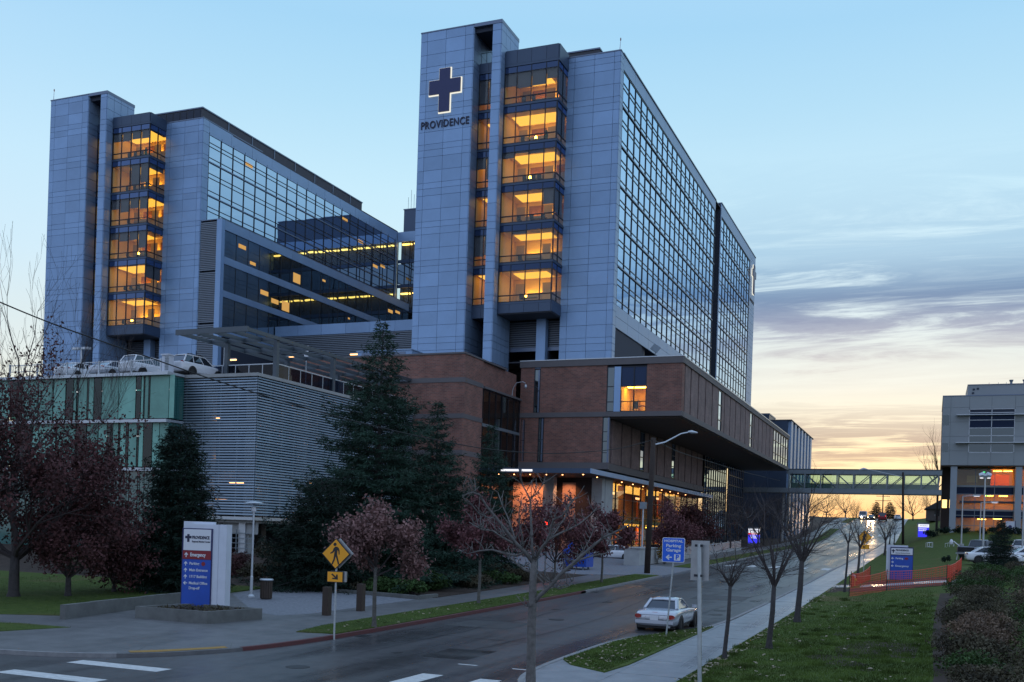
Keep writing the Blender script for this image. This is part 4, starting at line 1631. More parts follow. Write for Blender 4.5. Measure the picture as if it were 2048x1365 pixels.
# bands
bx('cornice', X0 - .1, X2 + .12, VR - .12, VR + .4, 17.6, 18.27, 'stone_band', PD)
bx('coping', X0 - .1, X2 + .16, VR - .16, VR + .5, 18.27, 18.36, 'steel_light', PD)
bx('stone_band', X0, X2 + .1, VR - .10, VR + .4, 12.2, 12.7, 'stone_band', PD)
bx('stone_band', X0, X1 + .1, VR - .08, VR + .4, 6.7, 7.4, 'stone_band', PD)
# big corner window with a lit room
f = MB()
for x in (-31.96, -31.15, -30.45, -29.05, -27.72):
    f.box(x - .05, x + .05, VR + .02, VR + .25, 12.72, 17.4)
for z in (12.75, 13.75, 15.35, 17.38):
    f.box(-31.96, -27.72, VR + .04, VR + .22, z - .04, z + .04)
w = f.build('window', 'mullion', PD)
bx('pane', -31.9, -31.2, VR + .1, VR + .13, 12.75, 17.38, 'dark_glass', w)
bx('white_panel', -31.15, -30.45, VR - .05, VR + .1, 12.72, 17.4, 'panel_metal', w)
for a, c in ((-30.4, -29.1), (-29.0, -27.77)):
    bx('pane', a, c, VR + .1, VR + .13, 15.38, 17.38, 'spandrel_glass', w)
    bx('pane', a, c, VR + .1, VR + .13, 12.78, 15.3, 'window_glass', w)
rb = MB()
rb.box(-30.45, -27.7, VR + 4.5, VR + 4.6, 12.7, 15.5).box(-30.55, -30.45, VR + .3, VR + 4.5, 12.7, 15.5).box(-27.7, -27.6, VR + .3, VR + 4.5, 12.7, 15.5).box(-30.5, -27.7, VR + .3, VR + 4.5, 15.5, 15.6)
rb.build('interior_wall', 'room_wall', PD)
bx('floor_slab', -30.5, -27.7, VR + .3, VR + 4.5, 12.6, 12.72, 'room_floor', PD)
bx('ceiling_lamp', -30.2, -28.0, VR + 1.5, VR + 2.2, 15.44, 15.47, 'cove_light', PD)
bx('cabinet', -30.3, -29.5, VR + 3.6, VR + 4.4, 12.72, 14.4, 'room_door', PD)
bx('desk', -29.4, -28.2, VR + 1.2, VR + 1.8, 13.4, 13.47, 'room_wood', PD)
b = MB()
b.box(-29.2, -28.7, VR + .7, VR + 1.1, 13.1, 13.2).box(-29.2, -28.7, VR + .65, VR + .72, 13.2, 13.8).box(-28.98, -28.92, VR + .88, VR + .94, 12.72, 13.1)
b.build('chair', 'black_plastic', PD)
# core, roof
bx('core', X0 + .1, X2 - .5, VR + 5, YE, 12.4, 18.2, 'joint_dark', PD)
bx('core', -27.6, X2 - .3, VR + .4, VR + 5.2, 12.4, 18.1, 'joint_dark', PD)
bx('core', X0 + .1, -32.0, VR + .4, VR + 5.2, 12.4, 18.1, 'joint_dark', PD)
bx('core', -32, -27.6, VR + .4, VR + 5.2, 15.7, 18.1, 'joint_dark', PD)
bx('core', X0 + .1, X1 - .4, VR + .4, YE - 25, 6.9, 12.3, 'joint_dark', PD)
bx('roof', X0, X2, VR + .2, YE, 18.18, 18.3, 'roof_dark', PD)
# overhang side: brick piers with dark recesses, two slot windows, glazed end
ys = frange(VR + .15, 166.5, 4.0)
slots = {5: 1, 11: 1}
bx('corner_pier', X2 - .45, X2, VR, VR + 1.1, 12.7, 17.6, 'brick', PD)
for i, (a, c) in enumerate(zip(ys, ys[1:])):
    a0 = max(a + .42, VR + 1.45)
    if i in slots:
        f = MB()
        f.box(X2 - .2, X2 + .02, a + .1, a + .2, 12.7, 17.6).box(X2 - .2, X2 + .02, a + 2.2, a + 2.3, 12.7, 17.6)
        for z in (12.75, 14.0, 15.8, 17.5):
            f.box(X2 - .18, X2, a + .1, a + 2.3, z - .04, z + .04)
        w = f.build('window', 'mullion', PD)
        bx('pane', X2 - .1, X2 - .07, a + .2, a + 2.2, 12.75, 17.55, 'facade_glass', w)
        a0 = a + 2.4
    bx('brick_pier', X2 - .35, X2, a0, c - .06, 12.7, 17.6, 'brick_grey', PD)
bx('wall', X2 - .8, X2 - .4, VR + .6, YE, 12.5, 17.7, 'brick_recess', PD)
f = MB()
gy = frange(167.0, YE - .2, 3.0)
for y in gy:
    f.box(X2 - .25, X2 + .03, y - .06, y + .06, 12.7, 17.6)
for z in (12.75, 13.9, 15.9, 17.5):
    f.box(X2 - .2, X2, 167, YE - .2, z - .04, z + .04)
w = f.build('window', 'mullion', PD)
for a, c in zip(gy, gy[1:]):
    bx('pane', X2 - .1, X2 - .07, a + .06, c - .06, 12.75, 17.5, 'facade_glass', w)
bx('fascia', X2 - .6, X2 + .14, VR + .4, YE + .3, 12.15, 12.7, 'stone_band', PD)
bx('cornice', X2 - .5, X2 + .14, VR + .4, YE + .4, 17.6, 18.2, 'stone_band', PD)
bx('coping', X2 - .5, X2 + .18, VR + .5, YE + .5, 18.2, 18.33, 'steel_light', PD)
bx('end_wall', X1 - 6, X2 - .1, YE - .1, YE + .2, 12.4, 18.2, 'brick_grey', PD)
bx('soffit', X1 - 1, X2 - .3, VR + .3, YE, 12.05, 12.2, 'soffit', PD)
# lower side wall
ys = frange(VR + .9, 149.5, 4.15)
bx('corner_strip', X1 - .12, X1 + .06, VR - .04, VR + .3, 7.2, 12.1, 'spandrel', PD)
f = MB()
f.box(-32.3, -32.22, VR - .02, VR + .3, 7.4, 12.1).box(-31.7, -31.62, VR - .02, VR + .3, 7.4, 12.1)
for z in (8.4, 9.6, 10.6):
    f.box(-32.25, -31.65, VR, VR + .2, z, z + .06)
w = f.build('window', 'mullion', PD)
bx('pane', -32.22, -31.7, VR + .06, VR + .09, 7.4, 12.1, 'dark_glass', w)
for i, (a, c) in enumerate(zip(ys, ys[1:])):
    a0 = a + .4
    if i in (3, 7):
        f = MB()
        f.box(X1 - .2, X1 + .02, a + .1, a + .2, 7.4, 12).box(X1 - .2, X1 + .02, a + 1.9, a + 2.0, 7.4, 12)
        for z in (7.5, 9.0, 10.4, 11.9):
            f.box(X1 - .18, X1, a + .1, a + 2.0, z - .04, z + .04)
        w = f.build('window', 'mullion', PD)
        bx('pane', X1 - .1, X1 - .07, a + .2, a + 1.9, 7.5, 11.9, 'facade_glass', w)
        a0 = a + 2.1
    bx('brick_pier', X1 - .3, X1, a0, c - .05, 7.4, 12.0, 'brick_grey', PD)
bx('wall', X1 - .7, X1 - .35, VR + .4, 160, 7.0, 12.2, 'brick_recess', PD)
bx('stone_band', X1 - .3, X1 + .1, VR + .3, 150, 6.6, 7.35, 'stone_band', PD)
# tall glazed end towards the bridge
for (y0, y1, z0, z1, xx) in ((150.5, 168, -1, 12.0, X1 + .1), (170, 184, -1, 12.0, X1 + .1)):
    f = MB()
    g_ = frange(y0, y1, 1.8)
    for y in g_:
        f.box(xx - .2, xx + .03, y - .07, y + .07, z0, z1)
    for z in frange(z0, z1, 1.65):
        f.box(xx - .15, xx, y0, y1, z - .06, z + .06)
    w = f.build('window', 'mullion', PD)
    for a, c in zip(g_, g_[1:]):
        bx('pane', xx - .1, xx - .07, a + .07, c - .07, z0, z1, 'facade_glass', w)

# --- entrance canopy and lobby under the brick
CN = root('entrance_canopy', (-33, 95, -2.5), 'flat entrance canopy with a pale edge and downlights under the brick wall', 'canopy')
CX, CY = -30.0, 91.8
bx('roof_slab', -41.5, CX - .06, CY + .06, VR + .4, 5.72, 6.02, 'steel_grey', CN)
bx('roof_slab', -34, CX - .06, VR + .4, 149.5, 5.72, 6.02, 'steel_grey', CN)
bx('edge', CX - .06, CX + .05, CY, 149.5, 5.62, 6.08, 'panel_metal_side', CN)
bx('edge', -41.5, CX - .06, CY - .03, CY + .06, 5.62, 6.08, 'bay_panel', CN)
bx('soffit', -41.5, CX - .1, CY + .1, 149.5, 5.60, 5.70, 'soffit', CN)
bx('skylight', -39.2, -37.3, CY - .05, CY - .035, 5.75, 5.95, 'lamp_white', CN)
bx('skylight', -37.0, -35.9, CY - .05, CY - .035, 5.75, 5.95, 'lamp_white', CN)
for i in range(11):
    o = MB().lathe([(.0, -.03), (.07, -.03), (.07, .02), (0, .02)], (-31.2, 93.2 + i * 4.4, 5.58), 8).build('downlight', 'downlight', CN)
for i in range(5):
    o = MB().lathe([(.0, -.03), (.07, -.03), (.07, .02), (0, .02)], (-33.6 - i * 1.7, 94.0, 5.58), 8).build('downlight', 'downlight', CN)
LO = root('entrance_lobby', (-36, 105, -2.6), 'tall glass entrance lobby glowing orange under the canopy', 'building')
zg = -2.8
for a, c, y in ((-40.9, -37.0, 99.2), (-35.4, -33.9, 99.2)):
    for i, z in enumerate(frange(zg, 5.1, 1.32)[:-1]):
        bx('stone_panel', a, c, y, y + .2, z + .015, z + 1.305, 'stone_pink', LO)
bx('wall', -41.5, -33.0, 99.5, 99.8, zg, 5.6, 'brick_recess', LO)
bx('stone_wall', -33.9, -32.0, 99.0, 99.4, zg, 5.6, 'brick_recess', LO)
for x, y in ((-36.2, 97.6), (-31.6, 99.4)):
    bx('column', x - .55, x + .55, y - .5, y + .5, zg, 5.62, 'concrete', LO)
bx('stone_wall', -31.9, -31.0, 99.9, 102.5, zg, 5.62, 'concrete', LO)
GX = -32.0
f = MB()
gy = frange(103.4, 148.6, 3.5)
for y in gy:
    f.box(GX - .1, GX + .06, y - .05, y + .05, zg, 5.6)
for z in (-.1, 1.9, 3.8):
    f.box(GX - .06, GX + .03, 103.4, 148.6, z - .04, z + .04)
f.build('window_frame', 'mullion', LO)
for a, c in zip(gy, gy[1:]):
    for z0, z1 in ((zg, -.14), (-.06, 1.86), (1.94, 3.76), (3.84, 5.58)):
        bx('pane', GX - .02, GX, a + .05, c - .05, z0, z1, 'lobby_glass', LO)
b = MB()
b.box(-41.0, -40.8, 100, 149, zg, 5.7).box(-40.8, GX, 149, 149.2, zg, 5.7).box(-40.8, GX - .2, 100, 149, 5.6, 5.72).box(-40.8, GX - .3, 103.4, 149, 1.2, 1.6)
b.build('interior_wall', 'lobby_wall', LO)
bx('floor', -40.8, GX, 100, 149, zg - .1, zg + .02, 'room_floor', LO)
for i in range(4):
    y = 108 + i * 9.5
    bx('orange_panel', -35.2, -35.0, y, y + 3.2, zg, .9, 'orange_panel', LO)
    bx('ceiling_lamp', -34.8, -34.4, y, y + 3.2, .86, .94, 'cove_light', LO)
    bx('ceiling_fill_glow', -38.5, -33.0, y - 3.5, y + 4.5, 5.5, 5.58, 'lobby_fill_glow', LO)  # glowing sheets added on both storeys to brighten the lobby
    bx('ceiling_fill_glow', -38.5, -33.2, y - 3.5, y + 4.5, 1.1, 1.18, 'lobby_fill_glow', LO)
    bx('lobby_column', -33.6, -32.9, y + 5, y + 5.7, zg, 5.6, 'lobby_wall', LO)
for y, z in ((110, 2.2), (121, 2.0), (131, 2.4)):
    bx('banner', -33.5, -33.4, y, y + 2.4, z, z + 2.2, 'orange_panel', LO)
    bx('lamp', -33.7, -33.6, y, y + 2.4, z + 2.25, z + 2.5, 'fixture_light', LO)

# --- brick block beside the glass link
BB = root('brick_building', (-46, 88, -3), 'plain brick block with pale stone bands behind the tall spruce', 'building', 'brick hospital buildings')
bz = [-3.4, 3.4, 7.0, 7.5, 10.55, 11.0, 14.0, 14.45, 16.7]
nm = ['wall', 'wall', 'stone_band', 'wall', 'stone_band', 'wall', 'stone_band', 'wall']
for z0, z1, n_ in zip(bz, bz[1:], nm):
    e = .0 if n_ == 'wall' else .05
    bx(n_, -62, X0 + e, 88 - e, 92.4, z0, z1, 'brick' if n_ == 'wall' else 'stone_band', BB)
bx('coping', -62.1, X0 + .1, 87.9, 98.3, 16.7, 16.86, 'stone_band', BB)
bx('wall', -62, X0 - .2, 92.5, 101.5, 14.2, 16.7, 'brick', BB)
rtu = root('rooftop_unit', (-50, 90, 16.9), 'pale flat box on the roof of the brick block', 'roof unit')
bx('housing', -54.4, -48.2, 89.4, 92.2, 16.86, 17.55, 'panel_metal', rtu)
bx('lid', -54.5, -48.1, 89.3, 92.3, 17.55, 17.63, 'panel_metal_side', rtu)
bx('grille', -53.9, -48.9, 89.36, 89.39, 17.0, 17.4, 'spandrel', rtu)
GL = root('glass_link', (-42, 97, -2), 'dark glass link between the brick block and the main brick wall', 'building', 'lower hospital wings')
f = MB()
g_ = frange(92.5, 102.2, 1.62)
for y in g_:
    f.box(X0 - .12, X0 + .05, y - .04, y + .04, 3, 14.0)
for z in (3.2, 6.9, 10.5, 13.9):
    f.box(X0 - .1, X0 + .03, 92.4, 102.2, z - .05, z + .05)
f.build('window_frame', 'mullion', GL)
for a, c in zip(g_, g_[1:]):
    bx('pane', X0 - .02, X0, a + .04, c - .04, 10.55, 13.85, 'lobby_glass', GL)
    bx('pane', X0 - .02, X0, a + .04, c - .04, 6.95, 10.3, 'lobby_glass', GL)
    bx('pane', X0 - .02, X0, a + .04, c - .04, 3.2, 6.7, 'dark_glass', GL)
bx('floor_edge', X0 - .3, X0 + .08, 92.4, 102.2, 10.25, 10.55, 'steel_grey', GL)
bx('roof', -50, X0 + .25, 92.4, 102.2, 14.0, 14.2, 'stone_band', GL)
bx('interior_wall', -46.2, -46, 92.4, 102.2, 3, 14.0, 'lobby_wall', GL)
bx('end_wall', -50, X0 - .12, 102.22, 102.6, -3, 14.0, 'brick_recess', GL)
bx('wall', X0 - 4, X0 - .1, 92.4, 102.2, -3, 3.2, 'brick_recess', GL)
bx('floor_slab', -46, X0 - .3, 92.5, 102.1, 10.25, 10.5, 'room_floor', GL)
bx('floor_slab', -46, X0 - .3, 92.5, 102.1, 6.7, 6.9, 'room_floor', GL)
for y, z in ((95, 13.2), (100, 12.4), (99.0, 8.6), (97, 9.4)):
    bx('lamp', -45.9, -45.6, y, y + .6, z, z + .1, 'fixture_light', GL)
for x, y, z in ((-43.5, 94.5, 10.5), (-43, 98.5, 6.9)):
    bx('inner_column', x, x + .5, y, y + .5, z, z + 3.4, 'steel_grey', GL)
sc = root('security_camera', (-41.6, 101.6, 14.2), 'gooseneck camera arm on the roof of the glass link', 'camera')
p0 = Vector((-41.9, 100.4, 14.2))
MB().tube([p0, p0 + Vector((.1, 0, .9)), p0 + Vector((.5, 0, 1.5)), p0 + Vector((1.2, 0, 1.6)), p0 + Vector((1.5, 0, 1.45))], .05, 6).build('arm', 'steel_light', sc)
MB().lathe([(.02, .35), (.14, .25), (.16, .05), (.09, -.1), (.01, -.14)], p0 + Vector((1.55, 0, 1.0)), 8).build('dome', 'steel_light', sc)
sp_ = root('roof_floodlight', (-29.6, VR + 8, 18.4), 'square dark floodlight panel standing on the brick roof edge', 'floodlight')
q = at_y(1311, 697, VR + 10)
bx('panel', q.x - .45, q.x + .45, q.y - .05, q.y + .05, q.z - .4, q.z + .4, 'steel_grey', sp_, rot=(R(-20), R(35), 0))
MB().tube([(q.x, q.y, 18.3), (q.x, q.y, q.z)], .04, 5).build('pole', 'steel_grey', sp_)

# --- skybridge
SB = root('skybridge', (-12, 187, 8.5), 'glazed footbridge with steel trusses crossing high over the street', 'bridge')
bz0, bz1 = 8.55, 12.35
for y in (185.6, 189.2):
    bx('top_beam', -24.2, 1.2, y - .12, y + .12, bz1 - .75, bz1 - .02, 'steel_grey', SB)
    bx('bottom_beam', -34, 1.2, y - .12, y + .12, bz0 - .3, bz0 + .55, 'steel_grey', SB)
    bx('handrail', -24.2, .6, y - .03, y + .03, bz0 + 1.55, bz0 + 1.62, 'steel_grey', SB)
    b1, b2 = MB(), MB()
    n = 9
    for i in range(n + 1):
        x = -23.8 + i * 2.72
        b1.box(x - .11, x + .11, y - .1, y + .1, bz0 + .5, bz1 - .7)
        if i < n:
            up = i < 4
            a, c = ((x, bz1 - .75), (x + 2.72, bz0 + .55)) if up else ((x, bz0 + .55), (x + 2.72, bz1 - .75))
            b2.tube([(a[0], y, a[1]), (c[0], y, c[1])], .075, 4)
            for z0, z1 in ((bz0 + .55, bz0 + 1.55), (bz0 + 1.62, bz1 - .75)):
                bx('pane', x + .11, x + 2.61, y + (.02 if y < 187 else -.02), y + (.03 if y < 187 else -.03), z0, z1, 'bridge_glass' if z0 > bz0 + 1 else ('bridge_frost' if y > 187 else 'bridge_glass'), SB)
    b1.build('post', 'steel_grey', SB)
    b2.build('brace', 'steel_grey', SB)
bx('roof', -24.2, 1.2, 185.4, 189.4, bz1, bz1 + .12, 'roof_dark', SB)
bx('deck', -34, 1.2, 185.7, 189.1, bz0 - .1, bz0 + .3, 'steel_light', SB)
for x in (-24.8, -24.0):
    MB().tube([(x, 187, -1), (x, 187, bz0 - .3)], .22, 8).build('column', 'concrete', SB)

# --- building beyond the bridge
FB = root('office_building', (-30, 215, 0), 'pale building with deep vertical window strips beyond the skybridge', 'building')
bx('wall', -34.5, -26.1, 199.6, 238, -1, 22.6, 'bay_panel', FB)
bx('wall', -36.5, -29.4, 198.0, 206, -1, 23.6, 'bay_panel', FB)
bx('roof_edge', -36.6, -29.3, 197.9, 206.1, 23.6, 23.85, 'spandrel', FB)
for i in range(7):
    y = 200.2 + i * 5.5
    bx('pier', -26.1, -25.5, y, y + 2.6, 0, 22.6, 'panel_metal_side', FB)
    f = MB()
    for z in frange(3, 21.5, 3.0):
        f.box(-26.08, -25.95, y + 2.7, y + 5.3, z, z + .9)
    f.build('window', 'dark_glass', FB)
bx('roof_edge', -34.6, -25.4, 199.5, 238.2, 22.6, 22.8, 'roof_dark', FB)

# --- medical building on the right
MD = root('medical_building', (10, 187, 2), 'grey medical building on tall columns at the right end of the bridge', 'building')
MY = 185.0
bx('wall', .95, 30, MY + .15, MY + 22, 13.2, 24.6, 'joint_dark', MD)
cols = [.95, 2.9, 5.05] + frange(12.05, 30, 3.6)
for z0, z1 in ((13.2, 15.6), (15.6, 18.0), (18.0, 20.4), (20.4, 22.8), (22.8, 24.7)):
    for a, c in zip([.95, 2.2, 5.05], [2.2, 5.05, 5.06][:2]):
        bx('wall_panel', a + .015, c - .015, MY, MY + .2, z0 + .015, z1 - .015, 'medical_wall', MD)
    for a, c in zip(frange(11.9, 30, 3.6), frange(11.9, 30, 3.6)[1:]):
        bx('wall_panel', a + .015, c - .015, MY, MY + .2, z0 + .015, z1 - .015, 'medical_wall', MD)
for z0, z1 in ((13.2, 15.3), (22.55, 24.7)):
    for a, c in ((5.05, 8.4), (8.4, 11.9)):
        bx('wall_panel', a + .015, c - .015, MY, MY + .2, z0 + .015, z1 - .015, 'medical_wall', MD)
f = MB()
for z in (15.35, 16.75, 18.1, 19.4, 20.7, 21.9, 22.5):
    f.box(5.05, 11.9, MY + .02, MY + .18, z - .05, z + .05)
for x in (5.1, 8.45, 11.85):
    f.box(x - .05, x + .05, MY + .02, MY + .18, 15.3, 22.55)
w = f.build('window', 'steel_light', MD)
for a, c in ((5.15, 8.4), (8.5, 11.8)):
    for z0, z1 in ((15.4, 16.7), (16.8, 18.05), (18.15, 19.35), (19.45, 20.65), (20.75, 21.85)):
        bx('pane', a, c, MY + .1, MY + .13, z0, z1, 'dark_glass' if z0 < 19 else 'spandrel_glass', w)
for z in (16.85, 21.45):
    bx('sunshade', 3.1, 14, MY - .9, MY - .05, z, z + .12, 'steel_light', MD)
for z0, z1 in ((15.4, 16.9), (19.9, 21.6)):
    bx('window', 1.05, 2.0, MY - .02, MY + .02, z0, z1, 'dark_glass', MD)
bx('roof_edge', .9, 30.1, MY - .05, MY + 22, 24.7, 24.85, 'spandrel', MD)
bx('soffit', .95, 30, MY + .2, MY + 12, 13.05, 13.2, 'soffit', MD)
ph4 = root('roof_plant_house', (12, 190, 24.8), 'grey plant floor with two exhaust pipes on the medical building', 'plant house', 'roof plant houses')
bx('wall', 4.75, 30, MY + 2, MY + 14, 24.8, 26.8, 'medical_wall', ph4)
bx('roof_edge', 4.7, 30, MY + 1.9, MY + 14.1, 26.8, 26.9, 'spandrel', ph4)
for x, z in ((5.4, 25.3), (6.1, 26.0), (5.5, 25.9)):
    bx('vent', x, x + .35, MY + 1.93, MY + 1.99, z, z + .3, 'joint_dark', ph4)
for x in (11.4, 13.4):
    MB().lathe([(.2, 0), (.2, .6), (.28, .7), (.34, .95), (.2, .95)], (x, MY + 4, 26.85), 8).build('exhaust_pipe', 'steel_grey', ph4)
for x in (8, 9.4, 10.6):
    MB().tube([(x, MY + 3, 26.85), (x, MY + 3, 27.3)], .03, 4).build('rod', 'steel_grey', ph4)
for x in (3.0, 12.75, 21):
    bx('column', x - .5, x + .5, MY + .3, MY + 1.3, 1.2, 13.1, 'medical_column', MD)
GY = MY + 4.0
f = MB()
for z in (2.0, 3.3, 5.0, 8.6, 12.9):
    f.box(3.5, 30, GY - .1, GY + .05, z - .06, z + .06)
for x in frange(3.5, 30, 3.2):
    f.box(x - .05, x + .05, GY - .1, GY + .05, 1.5, 13)
w = f.build('window', 'steel_grey', MD)
for z in (5.8, 9.8):
    bx('floor_band', 3.5, 30, GY - .2, GY - .1, z, z + .3, 'medical_column', MD)
    bx('floor_band_glass', 3.5, 30, GY - .08, GY - .04, z - 1.2, z, 'spandrel_glass', MD)
for a, c in zip(frange(3.5, 30, 3.2), frange(3.5, 30, 3.2)[1:]):
    for z0, z1 in ((2.06, 4.5), (6.1, 8.54), (10.1, 12.84)):
        bx('pane', a + .05, c - .05, GY - .02, GY, z0, z1, 'window_glass', w)
b = MB()
b.box(3.5, 30, GY + 4, GY + 4.2, 1, 13).box(3.4, 3.5, GY, GY + 4, 1, 13)
for z in (1.2, 5.6, 9.6, 12.95):
    b.box(3.5, 30, GY + .1, GY + 4, z, z + .2)
b.build('interior_wall', 'lobby_wall', MD)
for x, z in ((9.2, 12.6), (10.8, 12.6), (8.0, 8.4), (10.2, 8.4), (9.4, 4.5), (7.0, 4.4), (14, 8.4), (15, 12.6)):
    bx('ceiling_lamp', x, x + 1.3, GY + 1.6, GY + 1.9, z, z + .08, 'cove_light', MD)
bx('orange_wall', 8.8, 11.8, GY + 3.8, GY + 3.95, 9.9, 12.2, 'orange_panel', MD)
bx('partition', 8.7, 8.8, GY + .2, GY + 3.9, 9.8, 12.9, 'lobby_wall', MD)
for x, z in ((7.6, 12.3), (8.1, 8.3)):
    bx('exit_lamp', x, x + .3, GY + .6, GY + .65, z, z + .2, 'exit_green', MD)
bx('picture_frame', 5.2, 6.9, GY + 3.9, GY + 3.98, 10.8, 12.0, 'room_wall', MD)
bx('entrance_beam', 4, 16, MY + .6, MY + 1.0, 7.0, 7.35, 'joint_dark', MD)
bx('base_wall', 1.2, 3.4, GY, GY + 10, 1, 13, 'brick_recess', MD)
for x in (1.35, 2.5):
    bx('lit_window', x, x + .75, GY - .02, GY + .0, 6.2, 7.6, 'ceiling_glow', MD)
hs = root('banner_sign', (12, 184, 2), 'small pale sign with a round emblem beside the medical building column', 'sign')
p = gp(2021, 1062)
p = at_y(2019, 1064, 184)
bx('panel', p.x - .6, p.x + .7, 183.9, 184.0, p.z, p.z + 1.7, 'cabinet_white', hs)
MB().prism([(p.x + .05 + .28 * math.cos(t), 183.89, p.z + .8 + .28 * math.sin(t)) for t in frange(0, 2 * math.pi - .5, .5)], (0, -.02, 0)).build('emblem', 'navy', hs)
bx('pole', p.x + .75, p.x + .85, 183.9, 184, 1.5, p.z + 1.8, 'navy', hs)

# unseen warm spots, added under the canopy to brighten the stone wall
for i, x in enumerate((-40.2, -38.6, -37.2, -34.7)):
    ld = bpy.data.lights.new('wall_fill_spot', 'SPOT')
    ld.energy = 420
    ld.color = (1.0, .42, .19)
    ld.spot_size = R(95)
    ld.spot_blend = .6
    ld.shadow_soft_size = .1
    o = bpy.data.objects.new('wall_fill_spot', ld)
    COL.objects.link(o)
    o.location = (x, 97.0, 5.45)
    o.rotation_euler = Vector((0, .62, -1)).to_track_quat('-Z', 'Y').to_euler()

# ------------------------------------------------------------------ parking garage
PG = root('parking_garage', (-58, 66, -3), 'parking garage with a teal glass corner and a screen of metal slats', 'parking garage')
GS, GF, GB = -47.0, 63.2, 88.0      # slatted side plane, front plane, back
GXL, GXF = -53.85, 61.5             # slats begin / glass box front plane
DK = 11.15
lv = [.25, 3.85, 7.55, DK]
for z in lv:
    bx('floor_slab', -95, GS - .25, GF + .25, GB - .1, z - .35, z, 'concrete', PG)
    bx('floor_slab', -95, GXL - .05, GXF + .15, GF + .25, z - .348, z - .002, 'concrete', PG)
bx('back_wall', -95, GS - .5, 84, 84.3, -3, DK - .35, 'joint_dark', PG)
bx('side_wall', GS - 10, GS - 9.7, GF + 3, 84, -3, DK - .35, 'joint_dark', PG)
for x in (-52, -48.2):
    for y in (64.2, 71, 78, 85):
        bx('column', x - .3, x + .3, y - .3, y + .3, -3, DK - .35, 'concrete', PG)
for z, y in ((3.4, 72), (3.4, 79), (7.1, 80), (10.7, 82)):
    bx('ceiling_light', -49.4, -48.4, y + 2, y + 2.2, z, z + .07, 'fixture_light', PG)
for a, c, zz, y in ((-50.4, -48.6, 2.95, 64.6), (-49.0, -47.6, 1.55, 65.2), (-52.2, -51.0, 1.6, 65), (-51.9, -51.4, 7.9, 64.4), (-51.8, -51.5, 4.9, 64.4)):
    bx('ceiling_light', a, c, y, y + .15, zz, zz + .09, 'fixture_light', PG)
# slats
z = .48
i = 0
while z < 10.75:
    w = .205
    o = bx('slat', GXL, GS - .02, GF - .03, GF + .03, z, z + .125, 'slat_metal', PG, rot=(R(-24), 0, 0))
    o = bx('slat', GS - .03, GS + .03, GF + .02, GB - .2, z, z + .125, 'slat_metal', PG, rot=(0, R(-24), 0))
    z += w
b = MB()
for x in frange(GXL + .2, GS - .15, 1.65):
    b.box(x - .03, x + .03, GF + .05, GF + .13, .3, 10.8)
for y in frange(GF + .15, GB - .4, 1.65):
    b.box(GS - .13, GS - .05, y - .03, y + .03, .3, 10.8)
b.build('slat_post', 'steel_grey', PG)
bx('edge_beam', GXL, GS + .08, GF - .1, GF + .2, DK - .22, DK + .03, 'concrete', PG)
bx('edge_beam', GS - .2, GS + .085, GF + .2, GB - .1, DK - .22, DK + .028, 'concrete', PG)
bx('edge_beam', GXL, GS + .06, GF - .08, GF + .2, .12, .36, 'steel_light', PG)
bx('edge_beam', GS - .2, GS + .065, GF + .2, GB, .12, .358, 'steel_light', PG)
bx('base_beam', -53, GS - .2, GF + .6, GF + .9, -.95, .1, 'concrete', PG)
for x in (-52.6, -48.4):
    bx('base_column', x - .3, x + .3, GF + .5, GF + 1.1, -3.3, .1, 'steel_light', PG)
b = MB()
for z in frange(-2.8, -.9, .45):
    b.box(-53.6, GS - .1, GF + .3, GF + .34, z, z + .05)
for x in frange(-53.5, GS - .2, 1.6):
    b.box(x, x + .05, GF + .28, GF + .36, -3.2, -.6)
b.build('ground_railing', 'steel_grey', PG)
# glass corner
for z in lv[1:]:
    bx('slab_edge', -95, GXL + .12, GXF - .35, GXF + .12, z - .22, z + .02, 'steel_light', PG)
    bx('slab_edge', GXL - .1, GXL + .14, GXF + .12, GF - .12, z - .168, z + .018, 'steel_light', PG)
X = lambda px, z: at_y(px, 1040 - z * 26.5, GXF).x
up = [(-60, -20, 1), (-16, 20, 1), (22, 44, 0), (46, 76, 1), (78, 106, 1), (108, 131, 1), (133, 147, 0), (148, 153, 1), (155, 157, 0), (158, 174, 1), (175, 178, 0), (178.5, 187.5, 1), (188.5, 203.5, 0), (204.5, 237, 1), (238, 271.5, 1), (273, 282, 0), (283, 287, 1), (288.5, 290, 0), (290.5, 297, 1), (298, 300, 0), (301, 338, 1), (339, 349, 1)]
lo = [(-40, 30, 1), (34, 60, 0), (64, 110, 1), (114, 150, 1), (154, 172, 0), (174, 195, 1), (197, 213, 1), (214, 221, 0), (222.5, 225, 0), (226, 236, 1), (237.5, 239, 0), (240.5, 251, 1), (252, 256, 0), (257.5, 273, 1), (274.5, 277, 0), (278, 286, 1), (287, 304, 0), (305, 318, 1), (319, 336, 1)]
for z0, z1, pl in ((7.67, DK - .2, up), (3.97, 7.36, lo), (-2.9, 3.66, lo)):
    for a, c, k in pl:
        zz = (z0 + z1) / 2
        m_ = ('teal_glass' if k else 'teal_clear') if z0 > 3 else 'teal_glass_dark'
        bx('glass_panel', X(a, zz), X(c, zz) - .02, GXF - .02, GXF + .02, z0, z1, m_, PG)
    for y0, y1 in ((GXF + .06, GXF + .84), (GXF + .88, GF - .06)):
        bx('glass_panel', GXL - .02, GXL + .02, y0, y1, z0, z1, 'teal_glass_dark', PG)
for z, n_ in ((10.9, 9), (7.2, 7)):
    for i in range(n_):
        bx('ceiling_light', -57 - i * 3.2, -56.2 - i * 3.2, 64.5, 64.6, z - .6, z - .53, 'lamp_white', PG)
for x, z in ((-58.6, 7.75), (-56.4, 4.0)):
    bx('door', x - .45, x + .45, GXF + .5, GXF + .6, z, z + 2.3, 'room_wood', PG)
